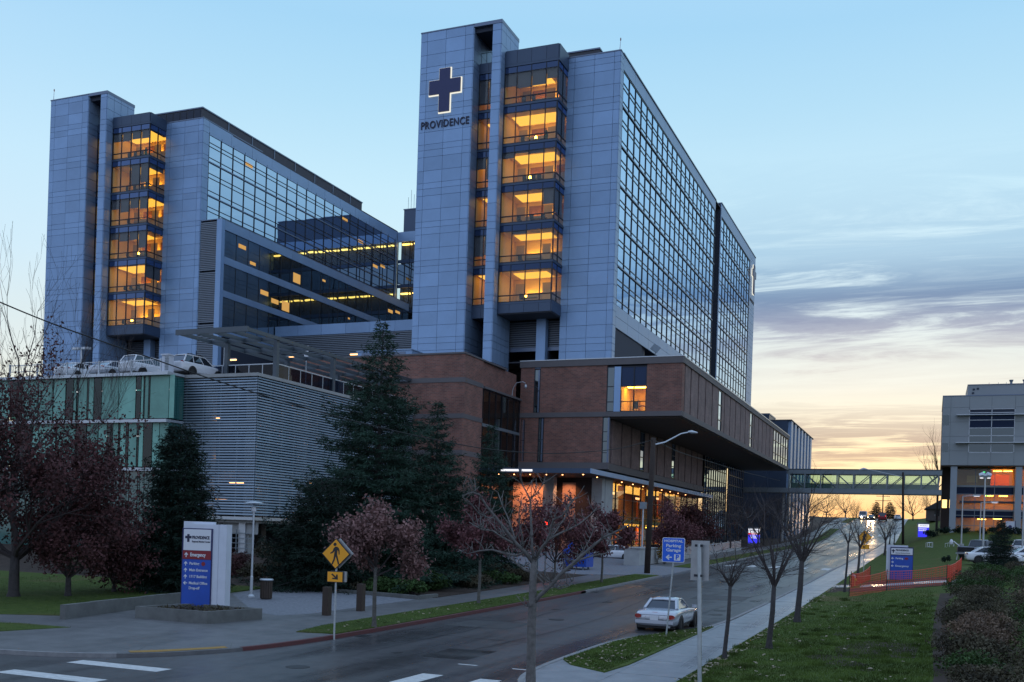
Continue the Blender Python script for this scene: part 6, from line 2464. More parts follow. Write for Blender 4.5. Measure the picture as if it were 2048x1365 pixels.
ORD = ['first', 'second', 'third', 'fourth', 'fifth', 'sixth', 'seventh', 'eighth', 'ninth', 'tenth', 'eleventh', 'twelfth', 'thirteenth', 'fourteenth', 'fifteenth', 'sixteenth']
col_ = {'leaf_dull': 'dull brown', 'leaf_green': 'dark green', 'leaf_purple': 'purplish'}
def bed_row(b_):
    x, y = b_[0], b_[1]
    if x > -26.2 and y > 54:
        return 'along the left pavement'
    if y < 49.3 and x > -35:
        return 'at the plaza edge'
    if x < -40:
        return 'under the russet trees'
    return 'in the bed before the garage'


rows_ = {}
for b_ in sorted(bushes, key=lambda q: math.atan2(q[0], q[1])):
    rows_.setdefault(bed_row(b_), []).append(b_)
for b_ in bushes:
    x, y, r_, h, m_ = b_
    k += 1
    rn = bed_row(b_)
    rlab = col_[m_] + ' shrub ' + rn + ', ' + ORD[rows_[rn].index(b_)] + ' from the left'
    shrub('shrub', (x, y, G(x, y) + .1), r_, h, 2600, m_, 100 + k, rlab, 'shrubs in the planting bed', size=.085)

hcount = {}


def hedge_label(x, y, m_):
    row = 'lawn side' if x < 3.0 or (x < 3.7 and y > 69) else ('outer side' if x > 7 else 'middle')
    hcount[row] = hcount.get(row, -1) + 1
    return {'leaf_dull': 'dull brown', 'leaf_green': 'dark green', 'leaf_tan': 'tan brown'}[m_] + ' hedge shrub, ' + ORD[hcount[row]] + ' from the near end of the ' + row + ' row'


# --- hedge of mixed shrubs at the right
k = 0
for x, y, r_, h, m_ in ((1.3, 26, 1.3, 1.0, 'leaf_dull'), (3.6, 26, 1.6, 1.2, 'leaf_dull'), (1.2, 28.6, 1.3, 1.1, 'leaf_green'), (3.4, 29, 1.6, 1.5, 'leaf_dull'), (1.3, 31.5, 1.3, 1.2, 'leaf_dull'), (3.8, 32.5, 1.7, 1.6, 'leaf_dull'), (1.4, 34.8, 1.4, 1.3, 'leaf_tan'), (4.0, 36, 1.7, 1.5, 'leaf_green'),
                        (1.5, 38.4, 1.4, 1.3, 'leaf_tan'), (4.2, 40, 1.7, 1.5, 'leaf_green'), (1.6, 42.5, 1.5, 1.2, 'leaf_dull'), (4.2, 44, 1.7, 1.5, 'leaf_dull'), (1.8, 47, 1.5, 1.3, 'leaf_dull'), (4.6, 48.5, 1.8, 1.5, 'leaf_tan'), (2.0, 52, 1.6, 1.3, 'leaf_dull'), (5.0, 53, 1.8, 1.6, 'leaf_dull'),
                        (2.2, 57, 1.6, 1.4, 'leaf_green'), (5.2, 58.5, 1.9, 1.6, 'leaf_dull'), (7.5, 56, 1.9, 1.6, 'leaf_dull'), (2.6, 63, 1.7, 1.4, 'leaf_dull'), (5.6, 64.5, 1.9, 1.5, 'leaf_green'), (8.2, 63, 1.9, 1.7, 'leaf_dull'), (3.4, 70, 1.8, 1.4, 'leaf_green'), (6.4, 72, 1.9, 1.5, 'leaf_green'), (9.4, 72, 2.0, 1.6, 'leaf_dull'), (3.6, 78, 1.4, 1.2, 'leaf_green'), (6.2, 80, 1.6, 1.2, 'leaf_dull')):
    k += 1
    shrub('shrub', (x, y, G(x, y) + .1), r_, h, 5200, m_, 200 + k, hedge_label(x, y, m_), 'shrubs of the right hedge', size=.045)
p = gp(1892, 1126, .12)
shrub('round_shrub', p, .45, .75, 900, 'needle_deep', 300, 'small round dark shrub on the lawn behind the orange mesh', size=.05, twigs=False)
for i, (x, y) in enumerate(((2.0, 178), (4.5, 180), (8, 179), (12, 180), (16, 180), (-.5, 181))):
    shrub('shrub', (x, y, G(x, y) + .1), 1.6, 1.3, 700, 'needle_deep', 310 + i, ORD[i] + ' low dark shrub at the foot of the medical building from the left' if i < 5 else 'low dark shrub at the left corner of the medical building', 'shrubs by the medical building', size=.14, twigs=False)

# ------------------------------------------------------------------ signs, lamps, poles, fences
def frame_of(x, y, rz):
    """local axes of a sign whose face is turned by rz from facing the camera side (-Y)"""
    X = Vector((math.cos(rz), math.sin(rz), 0))
    N = Vector((math.sin(rz), -math.cos(rz), 0))      # towards the viewer
    return X, N


class Board:
    """helper to lay flat pieces out on an upright board"""

    def __init__(s, o, rz, par):
        s.o, s.par = Vector(o), par
        s.X, s.N = frame_of(0, 0, rz)
        s.rz = rz

    def P(s, u, z, d=0):
        return s.o + s.X * u + s.N * d + Vector((0, 0, z))

    def box(s, name, u0, u1, z0, z1, d0, d1, m):
        c = s.P((u0 + u1) / 2, (z0 + z1) / 2, (d0 + d1) / 2)
        o = bx(name, -abs(u1 - u0) / 2 + c.x, abs(u1 - u0) / 2 + c.x, -abs(d1 - d0) / 2 + c.y, abs(d1 - d0) / 2 + c.y, -abs(z1 - z0) / 2 + c.z, abs(z1 - z0) / 2 + c.z, m, s.par, rot=(0, 0, s.rz))
        return o

    def poly(s, name, pts, d, t, m, par=None):
        return MB().prism([s.P(u, z, d) for u, z in pts], tuple(s.N * t)).build(name, m, par or s.par)

    def text(s, name, txt, size, u, z, d, m, bold=.0, align='LEFT', width=None, spacing=1.0):
        return text_on(name, txt, size, s.P(u, z, d), s.X, (0, 0, 1), m, s.par, bold, .004, align, width, spacing)


def arrow_pts(cx, cz, s, ang):
    base = [(-.09, -.5), (.09, -.5), (.09, .08), (.30, -.13), (.42, 0.0), (0, .48), (-.42, 0.0), (-.30, -.13), (-.09, .08)]
    c, q = math.cos(ang), math.sin(ang)
    return [(cx + (x * c - z * q) * s, cz + (x * q + z * c) * s) for x, z in base]


def plus_cross(cx, cz, s):
    a = s * .18
    return [(cx - a, cz - s * .6), (cx + a, cz - s * .6), (cx + a, cz - a * .4), (cx + s * .5, cz - a * .4), (cx + s * .5, cz + a * 1.6), (cx + a, cz + a * 1.6), (cx + a, cz + s * .55), (cx - a, cz + s * .55), (cx - a, cz + a * 1.6), (cx - s * .5, cz + a * 1.6), (cx - s * .5, cz - a * .4), (cx - a, cz - a * .4)]


# --- concrete planter with the tall direction sign
def wall_poly(name, pts, h, par, m='concrete_dark', closed=True):
    b = MB()
    P = [(x, y, G(x, y) + .05) for x, y in pts]
    zt_ = max(p[2] for p in P) + h
    b.prism([(x, y, min(q[2] for q in P) - .3) for x, y, z in P], (0, 0, zt_ - min(q[2] for q in P) + .3))
    return b.build(name, m, par), zt_


PLa, PLb, PLc = gp(270, 1238, .12), gp(413, 1250, .12), gp(524, 1240, .12)
PLd = PLa + (PLc - PLb)
pl = root('planter', ((PLa.x + PLc.x) / 2, (PLa.y + PLc.y) / 2, PLb.z), 'low concrete planter under the tall blue direction sign', 'planter')
ctr = (PLa + PLc) / 2
zt_ = PLb.z + .48
cs = [PLa, PLb, PLc, PLd]
for i in range(4):
    a, c = cs[i], cs[(i + 1) % 4]
    ai, ci = a.lerp(ctr, .09), c.lerp(ctr, .09)
    MB().prism([(a.x, a.y, -4.3), (c.x, c.y, -4.3), (ci.x, ci.y, -4.3), (ai.x, ai.y, -4.3)], (0, 0, zt_ + 4.3)).build('wall', 'concrete_dark', pl)
MB().poly([(q.x, q.y, zt_ - .10) for q in [c.lerp(ctr, .085) for c in cs]]).build('soil', 'soil', pl)
g_ = np.random.default_rng(3)
Pn = np.stack([ctr.x + g_.uniform(-1.5, 1.5, 260), ctr.y + g_.uniform(-1.1, 1.1, 260), np.full(260, zt_ - .02)], 1)
np_mesh('plants', leaf_quads(Pn, .09, .3, -.8, 5), 4, 'leaf_dull', pl)['kind'] = 'stuff'

ms = gp(404, 1214, .45)
sb_ = ms
k_ = ms.dot(_fw) / FPX
rz = R(13)
ds = root('direction_sign', (ms.x, ms.y, zt_ - .1), 'tall blue and white direction sign standing in the concrete planter', 'sign', 'hospital direction signs')
B = Board((ms.x, ms.y, zt_ - .12), rz, ds)
H = 172 * k_ * .99
B.box('back_cabinet', -.92, .32, 0, H, -.36, -.06, 'cabinet_white')
B.box('cabinet', -.52, .66, 0, H - .10, -.30, .10, 'cabinet_white')
B.box('side_cabinet', .665, .99, 0, H - .09, -.40, .085, 'cabinet_white')
B.box('face_frame', -.86, .42, .02, H - .27, .10, .14, 'navy')
B.box('blue_panel', -.82, .38, .04, H - 1.52, .14, .15, 'sign_blue')
B.box('red_panel', -.82, .38, H - 1.50, H - 1.16, .14, .152, 'sign_red')
B.box('white_panel', -.80, .36, H - 1.15, H - .31, .14, .151, 'sign_white')
B.poly('emblem', plus_cross(-.60, H - .66, .27), .152, .006, 'text_dark')
B.text('lettering', 'PROVIDENCE', .165, -.44, H - .64, .157, 'text_dark', .006, width=.74)
B.text('lettering', 'Regional Medical Center', .10, -.44, H - .80, .157, 'text_dark', .002, width=.78)
B.text('lettering', 'Emergency', .20, -.50, H - 1.33, .158, 'sign_white', .006, width=.66)
B.poly('arrow', arrow_pts(-.67, H - 1.33, .20, 0), .153, .006, 'sign_white')
for s_, z, w, an in (('Parking', H - 1.68, .42, 0), ('Main Entrance', H - 1.94, .78, 0), ('1717 Building', H - 2.20, .74, 0), ('Medical Office', H - 2.46, .78, R(90)), ('Drop-off', H - 2.66, .46, None)):
    B.text('lettering', s_, .15, -.52, z, .157, 'sign_white', .003, width=w)
    if an is not None:
        B.poly('arrow', arrow_pts(-.68, z, .18, an), .151, .006, 'sign_white')
B.poly('red_dot', [(.07 + .085 * math.cos(t), H - 1.68 + .085 * math.sin(t)) for t in frange(0, 5.8, .48)], .151, .006, 'sign_red')

# --- low concrete wall at the left
wl1 = root('retaining_wall', (-31, 33.5, -3.9), 'low concrete wall edging the grass left of the planter', 'wall')
W1, W2 = gp(130, 1242, .12), gp(378, 1205, .12)
pts = [W1.lerp(W2, i / 5) for i in range(6)]
n_ = Vector((-(W2 - W1).y, (W2 - W1).x, 0)).normalized() * .22
for i in range(5):
    a, c = pts[i], pts[i + 1]
    MB().prism([(a.x, a.y, -4.3), (c.x, c.y, -4.3), (c.x + n_.x, c.y + n_.y, -4.3), (a.x + n_.x, a.y + n_.y, -4.3)], (0, 0, 4.3 + W1.z + .58 + .012 * (i % 2))).build('wall', 'concrete_dark', wl1)
kb = root('retaining_wall', (-28, 46, -3.7), 'dark low edging wall between the paved plaza and the planting bed', 'wall')
for (xa, ya), (xb, yb) in zip([(-33.3, 46.75), (-28.1, 46.45), (-23.65, 45.4)], [(-28.1, 46.45), (-23.65, 45.4), (-23.6, 47.5)]):
    t = Vector((xb - xa, yb - ya, 0)).normalized()
    nx_, ny_ = -t.y * .2, t.x * .2
    MB().prism([(xa, ya, -4.2), (xb, yb, -4.2), (xb + nx_, yb + ny_, -4.2), (xa + nx_, ya + ny_, -4.2)], (0, 0, 4.2 - 3.42)).build('wall', 'concrete_dark', kb)

# --- crossing signs
PED = [[(-.085, .36), (-.06, .385), (-.03, .39), (0, .38), (.02, .355), (.025, .325), (.01, .29), (-.02, .272), (-.055, .272), (-.085, .29), (-.098, .325)],
       [(-.03, .25), (.05, .25), (.115, .20), (.145, .12), (.150, -.02), (.115, -.02), (.10, .09), (.065, .135), (.055, -.03), (.105, -.20), (.155, -.36), (.10, -.375), (.055, -.23), (.005, -.09), (-.03, -.22), (-.10, -.375), (-.155, -.365), (-.085, -.20), (-.06, -.05), (-.045, .10), (-.10, .03), (-.20, -.005), (-.21, .03), (-.125, .085), (-.085, .19)]]


def crossing_sign(base, label, half, zc_, zp, ptop, face=0.0, pw_=.30, tilt=1, back=True, plw=.30, plh=.15):
    r_ = root('crossing_sign', base, label, 'road sign', 'yellow crossing signs')
    B = Board(base, face, r_)
    MB().tube([B.P(0, -.2, -.05), B.P(0, ptop, -.05)], .035, 8).build('post', 'galvanized', r_)
    h = half
    rd = .06

    def dia(e):
        q = h + e
        return [(-q, 0), (-q + rd * .6, -rd * .6 - .0), (-rd * .6, -q + rd * .6), (0, -q), (rd * .6, -q + rd * .6), (q - rd * .6, -rd * .6), (q, 0), (q - rd * .6, rd * .6), (rd * .6, q - rd * .6), (0, q), (-rd * .6, q - rd * .6), (-q + rd * .6, rd * .6)]
    D = lambda pts, cz: [(a, cz + b_) for a, b_ in pts]
    B.poly('border', D(dia(0), zc_), .0, .03, 'sign_black')
    if back:
        B.poly('back_plate', [(a + .10, b_ + .02) for a, b_ in D(dia(-.02), zc_)], -.10, .05, 'sign_back')
    B.poly('sign_face', D(dia(-.035), zc_), .03, .004, 'sign_yellow')
    sc_ = half / .54
    for pl_ in PED:
        B.poly('walking_figure', [(a * sc_, zc_ + b_ * sc_) for a, b_ in pl_], .034, .004, 'sign_black')
    B.box('plaque_border', -plw, plw, zp - plh, zp + plh, 0, .03, 'sign_black')
    B.box('plaque', -plw + .02, plw - .02, zp - plh + .02, zp + plh - .02, .03, .034, 'sign_yellow')
    if back:
        B.box('back_plate', -plw + .09, plw + .09, zp - plh + .02, zp + plh, -.10, -.03, 'sign_back')
    B.poly('arrow', [(a * 1.25, z) for a, z in arrow_pts(.0, zp, .27, R(-135) if tilt > 0 else R(135))], .034, .004, 'sign_black')
    return r_


p = gp(667, 1272, .15)
k_ = p.dot(_fw) / FPX
crossing_sign(p, 'yellow walking figure sign with arrow plaque on the near left verge', 31 * k_, (1272 - 1108) * k_, (1272 - 1154) * k_, (1272 - 1080) * k_, R(6), plw=17.5 * k_, plh=11 * k_)
p = gp(1727, 1144, .15)
k_ = p.dot(_fw) / FPX
crossing_sign(p, 'yellow walking figure sign farther up by the right walk', 14.5 * k_, (1144 - 1075) * k_, (1144 - 1094) * k_, (1144 - 1062) * k_, R(0), tilt=-1, back=False, plw=9.5 * k_, plh=4.6 * k_)

# --- blue hospital parking sign and the back of a sign
p = gp(1332, 1270, .15)
k_ = p.dot(_fw) / FPX
hp = root('parking_sign', p, 'blue hospital parking garage sign on a leaning thin post behind the silver car', 'road sign')
tl = Vector((10 * k_, 0, 145 * k_))
MB().tube([p - Vector((0, 0, .2)), p + tl], .032, 8).build('post', 'galvanized', hp)
B = Board(p + tl * 1.0, R(4), hp)
zc_ = (1270 - 1100) * k_ - tl.z
w2, h2 = 22.5 * k_, 24.5 * k_
rr_ = [(-w2, -h2 + .04), (-w2 + .04, -h2), (w2 - .04, -h2), (w2, -h2 + .04), (w2, h2 - .04), (w2 - .04, h2), (-w2 + .04, h2), (-w2, h2 - .04)]
B.poly('border', [(a, zc_ + b_) for a, b_ in rr_], .04, .015, 'sign_white')
B.poly('sign_face', [(a * .955, zc_ + b_ * .955) for a, b_ in rr_], .055, .004, 'sign_blue_bright')
B.text('lettering', 'HOSPITAL', .125, 0, zc_ + h2 * .72, .061, 'sign_white', .004, 'CENTER', width=w2 * 1.66)
B.text('lettering', 'Parking', .155, 0, zc_ + h2 * .34, .061, 'sign_white', .004, 'CENTER', width=w2 * 1.32)
B.text('lettering', 'Garage', .155, 0, zc_ - h2 * .02, .061, 'sign_white', .004, 'CENTER', width=w2 * 1.28)
B.poly('arrow', arrow_pts(-w2 * .40, zc_ - h2 * .60, .24, R(90)), .059, .004, 'sign_white')
pc, ps_ = w2 * .36, w2 * .28
B.poly('parking_symbol', [(pc - ps_, zc_ - h2 * .60 - ps_), (pc + ps_, zc_ - h2 * .60 - ps_), (pc + ps_, zc_ - h2 * .60 + ps_), (pc - ps_, zc_ - h2 * .60 + ps_)], .059, .004, 'sign_white')
B.text('lettering', 'P', .25, pc, zc_ - h2 * .60, .066, 'sign_blue_bright', .010, 'CENTER')

p = gp(1400, 1381, .12)
k_ = p.dot(_fw) / FPX
bs = root('road_sign', p, 'pale back of a tall rectangular sign on a thick grey post', 'road sign')
lean_ = Vector((-11 * k_, 0, 0))
MB().tube([p - Vector((0, 0, .2)), p + lean_ + Vector((0, 0, (1381 - 1088) * k_))], .055, 10).build('post', 'galvanized', bs)
B = Board(p + lean_ + Vector((0, .06, (1381 - 1122) * k_)), R(-2), bs)
B.box('sign_back', -18.5 * k_, 18.5 * k_, -40 * k_, 40 * k_, -.10, -.08, 'sign_back')
for z in (-30 * k_, 30 * k_):
    B.box('bracket', -.10, .10, z - .03, z + .03, .02, .10, 'mullion')
B.box('post_channel', -.02, .02, -34 * k_, 34 * k_, .04, .08, 'mullion')

# --- lamp post, bin and bollards on the plaza
p = gp(502, 1195, .13)
k_ = p.dot(_fw) / FPX
lp = root('lamp_post', p, 'pale pedestrian lamp post with a flat disc top on the paved plaza', 'lamp post', 'lamp posts')
MB().lathe([(.20, 0), (.20, .06), (.14, .12), (.09, .16)], p, 12).build('base', 'steel_light', lp)
MB().lathe([(.075, .1), (.075, 1.0), (.055, 1.05), (.05, 4.15)], p, 10).build('pole', 'steel_light', lp)
MB().lathe([(.05, 4.1), (.12, 4.2), (.13, 4.32), (.06, 4.42)], p, 10).build('lamp_head', 'sign_white', lp)
MB().lathe([(.08, 4.55), (.46, 4.58), (.44, 4.62), (.06, 4.68)], p, 16).build('reflector', 'steel_light', lp)
b = MB()
for a in (0, 2.1, 4.2):
    b.tube([p + Vector((.06 * math.cos(a), .06 * math.sin(a), 4.38)), p + Vector((.3 * math.cos(a), .3 * math.sin(a), 4.58))], .012, 4)
b.build('strut', 'steel_light', lp)
p = gp(532, 1199, .13)
lb_ = root('litter_bin', p, 'dark slatted litter bin with a bright lid rim beside the plaza lamp post', 'bin')
for i in range(16):
    a = 6.283 * i / 16
    c = p + Vector((math.cos(a) * .27, math.sin(a) * .27, 0))
    bx('slat', c.x - .045, c.x + .045, c.y - .012, c.y + .012, c.z + .05, c.z + .88, 'bin_brown', lb_, rot=(0, 0, a + math.pi / 2))
MB().lathe([(.24, .02), (.24, .85)], p, 14).build('liner', 'black_plastic', lb_)
MB().lathe([(.31, .90), (.33, .94), (.30, .98), (.14, .99)], p, 18).build('lid', 'steel_light', lb_)
bl = None
for px, py, lab in ((653, 1231, 'dark square timber bollard just left of the crossing sign post'), (721, 1222, 'dark square timber bollard between the crossing sign and the brown leaved tree')):
    p = gp(px, py, .13)
    o = root('bollard', p, lab, 'bollard', 'timber bollards')
    bx('post', p.x - .14, p.x + .14, p.y - .14, p.y + .14, p.z - .1, p.z + 1.12, 'bin_brown', o)
    MB().prism([(p.x - .14, p.y - .14, p.z + 1.12), (p.x + .14, p.y - .14, p.z + 1.12), (p.x + .14, p.y + .14, p.z + 1.12), (p.x - .14, p.y + .14, p.z + 1.12)], (0, 0, .05)).build('cap', 'bin_brown', o)

# --- utility poles and cables
def util_pole(px, py, pytop, label, rad, lean_px=0):
    p = gp(px, py, .15)
    D = p.dot(_fw)
    r_ = root('utility_pole', p, label, 'pole', 'wooden utility poles')
    t = at_d(px + lean_px, pytop, D)
    MB().tube([p - Vector((0, 0, .4)), p.lerp(t, .5), t], [rad, rad * .9, rad * .75], 9).build('pole', 'wood_pole', r_, smooth=True)
    return r_, p, t, D


UP, p, t, D = util_pole(1294, 1147, 876, 'dark wooden pole with a street light arm beside the driveway', .24, 13)
A = [at_d(1308, 890, D), at_d(1330, 885, D), at_d(1362, 868, D), at_d(1382, 864, D)]
MB().tube(A, [.07, .06, .055, .05], 7).build('lamp_arm', 'steel_light', UP)
h0, h1 = at_d(1376, 864, D), at_d(1395, 866, D)
MB().tube([h0, h0.lerp(h1, .4) + Vector((0, 0, .02)), h1], [.07, .13, .05], 8).build('lamp_head', 'steel_light', UP)
POLE_TOP = at_d(1306, 880, D)
UP2, p2, t2, D2 = util_pole(1806, 1090, 945, 'second wooden pole with a long lamp arm in front of the skybridge', .22, 0)
MB().tube([at_d(1806, 954, D2), at_d(1790, 951, D2), at_d(1740, 940, D2), at_d(1726, 938, D2)], [.07, .06, .05, .05], 6).build('lamp_arm', 'steel_light', UP2)
MB().tube([at_d(1735, 939, D2), at_d(1727, 938, D2), at_d(1718, 940, D2)], [.07, .2, .08], 7).build('lamp_head', 'steel_light', UP2)
d = ray(1764, HOR) * 320
UP3 = root('utility_pole', (d.x, d.y, G(d.x, d.y)), 'far power pole with crossarms on the crest of the street', 'pole', 'wooden utility poles')
tz = at_d(1764, 985, d.dot(_fw)).z
MB().tube([(d.x, d.y, G(d.x, d.y) - .3), (d.x, d.y, tz)], [.22, .16], 7).build('pole', 'wood_pole', UP3)
for q, w in ((.86, 2.0), (.70, 2.4)):
    z = G(d.x, d.y) + (tz - G(d.x, d.y)) * q
    bx('crossarm', d.x - w, d.x + w, d.y - .06, d.y + .06, z - .08, z + .08, 'wood_pole', UP3)


def plan_cable(name, P1, P0, pix, label, rad, m):
    """cable hanging in the vertical plane through P1 and P0, through the listed image points"""
    d0 = Vector((P0[0] - P1[0], P0[1] - P1[1]))
    pts = []
    for px, py in pix:
        r_ = ray(px, py)
        # r.xy * t = P1 + d0*s
        det = r_.x * (-d0.y) - r_.y * (-d0.x)
        tt = (P1[0] * (-d0.y) - P1[1] * (-d0.x)) / det
        pts.append(r_ * tt)
    # smooth
    cu = []
    for i in range(len(pts) - 1):
        a, b_, c, e = pts[max(0, i - 1)], pts[i], pts[i + 1], pts[min(len(pts) - 1, i + 2)]
        for q in range(6):
            s = q / 6
            cu.append(.5 * ((2 * b_) + (c - a) * s + (2 * a - 5 * b_ + 4 * c - e) * s * s + (3 * b_ - a - 3 * c + e) * s ** 3))
    cu.append(pts[-1])
    r_ = root(name, tuple(pts[0]), label, 'cable')
    MB().tube(cu, rad, 5).build('wire', m, r_)


plan_cable('overhead_cable', (POLE_TOP.x, POLE_TOP.y), (-33, 24), [(1306, 880), (1240, 897), (1160, 905), (1080, 907), (980, 899), (880, 882), (780, 860), (690, 838), (600, 813), (500, 783), (400, 751), (300, 716), (200, 682), (100, 646), (0, 605), (-120, 552)],
           'long sagging cable from the wooden pole across the garage to the left edge', .028, 'cable_black')
plan_cable('overhead_cable', (POLE_TOP.x, POLE_TOP.y), (-24, 170), [(1306, 880), (1360, 905), (1420, 924), (1490, 945), (1560, 962)], 'dark cable from the wooden pole under the brick overhang', .03, 'cable_black')

# --- right hand monument signs, hydrant, orange mesh
p = gp(1797, 1160, .14)
k_ = p.dot(_fw) / FPX
m2 = root('direction_sign', p, 'blue and white direction sign standing behind the orange mesh', 'sign', 'hospital direction signs')
B = Board(p, R(4), m2)
h_ = (1160 - 1091) * k_
B.box('cabinet', -24 * k_, 16 * k_, 0, h_, -.30, 0, 'cabinet_white')
B.box('face_frame', -17 * k_, 26 * k_, 0, h_ - .13, 0, .10, 'navy')
B.box('blue_panel', -16 * k_, 25 * k_, .02, h_ * .70, .10, .106, 'sign_blue')
B.box('white_panel', -15.5 * k_, 24.5 * k_, h_ * .73, h_ * .915, .10, .106, 'sign_white')
B.poly('emblem', plus_cross(-11.5 * k_, h_ * .83, .22), .107, .006, 'text_dark')
B.text('lettering', 'PROVIDENCE', .16, -7 * k_, h_ * .855, .11, 'text_dark', .008, width=24 * k_)
B.text('lettering', 'Regional Medical Center', .10, -7 * k_, h_ * .775, .11, 'text_dark', .002, width=27 * k_)
B.text('lettering', 'Parking', .18, -7 * k_, h_ * .62, .11, 'sign_white', .004, width=14 * k_)
B.text('lettering', 'Emergency', .18, -7 * k_, h_ * .40, .11, 'sign_white', .004, width=25 * k_)
for z, an in ((.62, R(90)), (.51, R(-90)), (.40, R(90))):
    B.poly('arrow', arrow_pts(-12.5 * k_, h_ * z, .2, an), .107, .006, 'sign_white')
B.poly('red_dot', [(13.5 * k_ + 3.5 * k_ * math.cos(t), h_ * .62 + 2.4 * k_ * math.sin(t)) for t in frange(0, 5.8, .48)], .107, .006, 'sign_red')
p = gp(1846, 1076, .14)
k_ = p.dot(_fw) / FPX
m3 = root('direction_sign', p, 'small brightly lit blue sign on the lawn before the medical building', 'sign', 'hospital direction signs')
B = Board(p, R(2), m3)
B.box('cabinet', -11.5 * k_, 10.8 * k_, 0, 30 * k_, -.5, 0, 'steel_grey')
B.box('blue_panel', -9.5 * k_, 10.5 * k_, 1.5 * k_, 20.5 * k_, 0, .04, 'sign_blue_lit')
B.box('white_panel', -9.5 * k_, 10.5 * k_, 20.7 * k_, 27 * k_, 0, .041, 'sign_white_lit')
B.text('lettering', 'PROVIDENCE', .22, -6 * k_, 23.8 * k_, .045, 'sign_blue', .004, width=14 * k_)
B.text('lettering', 'Emergency', .26, -5.5 * k_, 18 * k_, .045, 'sign_white_lit', .01, width=12 * k_)
B.text('lettering', 'Main Entrance', .26, -5.5 * k_, 14.5 * k_, .045, 'sign_white_lit', .01, width=11 * k_)
for z in (18, 14.6):
    B.poly('arrow', arrow_pts(-7.5 * k_, z * k_, .3, 0), .041, .006, 'sign_white_lit')
p = gp(1507, 1091, .2)
k_ = p.dot(_fw) / FPX * 1.0
m4 = root('direction_sign', p, 'lit blue and red sign half hidden by bare twigs across the street', 'sign', 'hospital direction signs')
B = Board(p, R(2), m4)
B.box('cabinet', -12 * k_, 12 * k_, -1, 36 * k_, -.4, 0, 'steel_grey')
B.box('blue_panel', -11 * k_, 11.5 * k_, 4 * k_, 21 * k_, 0, .04, 'sign_blue_lit')
B.box('red_panel', -11 * k_, 11.5 * k_, 21.2 * k_, 24.5 * k_, 0, .041, 'sign_red_lit')
B.box('white_panel', -11 * k_, 11.5 * k_, 24.7 * k_, 33 * k_, 0, .042, 'sign_white_lit')
B.text('lettering', 'PROVIDENCE', .25, -6 * k_, 29 * k_, .046, 'sign_blue', .01, width=15 * k_)
B.text('lettering', 'Emergency', .24, -6 * k_, 22.8 * k_, .046, 'sign_white_lit', .01, width=13 * k_)
B.text('lettering', 'Parking', .26, -6 * k_, 18.5 * k_, .046, 'sign_white_lit', .01, width=10 * k_)
B.text('lettering', 'Main Entrance', .26, -6 * k_, 15 * k_, .046, 'sign_white_lit', .01, width=14 * k_)
p = gp(1706, 1173, .13)
fh = root('fire_hydrant', p, 'yellow fire hydrant at the corner of the orange mesh', 'hydrant')
MB().lathe([(.20, 0), (.20, .05), (.13, .07), (.13, .5), (.17, .52), (.17, .57), (.14, .6)], p, 12).build('body', 'hydrant_yellow', fh)
MB().lathe([(.16, .6), (.14, .72), (.08, .80), (.04, .82), (.04, .88)], p, 12).build('bonnet', 'sign_white', fh)
for a in (0, math.pi, -math.pi / 2):
    MB().tube([p + Vector((math.cos(a) * .1, math.sin(a) * .1, .42)), p + Vector((math.cos(a) * .24, math.sin(a) * .24, .42))], .065, 8).build('outlet', 'hydrant_yellow', fh)


def mesh_fence(name, path, h, label, sag=.12):
    """plastic net: thin strands, and posts, all as parts"""
    P = [gp(px, py, .13) for px, py in path]
    r_ = root(name, P[0], label, 'fence', 'orange mesh')
    strands = MB()
    for a, c in zip(P, P[1:]):
        L = (c - a).length
        n = max(2, int(L / .14))
        m = max(2, int(L / .9))
        for j in range(9):
            zz = h * j / 8
            pts = []
            for i in range(m + 1):
                s = i / m
                q = a.lerp(c, s)
                pts.append(q + Vector((0, 0, zz * (1 - sag * 4 * s * (1 - s) * (1 if j > 4 else .6)) + random.gauss(0, .012))))
            strands.tube(pts, .012 if j not in (0, 8) else .02, 3, cap=False)
        for i in range(n + 1):
            s = i / n
            q = a.lerp(c, s)
            lo_, hi_ = q, q + Vector((random.gauss(0, .02), 0, h * (1 - sag * 4 * s * (1 - s))))
            strands.tube([lo_, hi_], .014, 3, cap=False)
    strands.build('net', 'orange_mesh', r_)['kind'] = 'stuff'
    for q in P:
        MB().tube([q - Vector((0, 0, .2)), q + Vector((0, 0, h + .1))], .025, 5).build('post', 'wood_pole', r_)


mesh_fence('barrier_mesh', [(1698, 1194), (1773, 1182), (1893, 1170), (1922, 1150)], 1.22, 'orange plastic mesh barrier across the front of the dug up lawn')
mesh_fence('barrier_mesh', [(1702, 1176), (1740, 1160)], 1.0, 'short side run of orange mesh behind the yellow hydrant', .25)

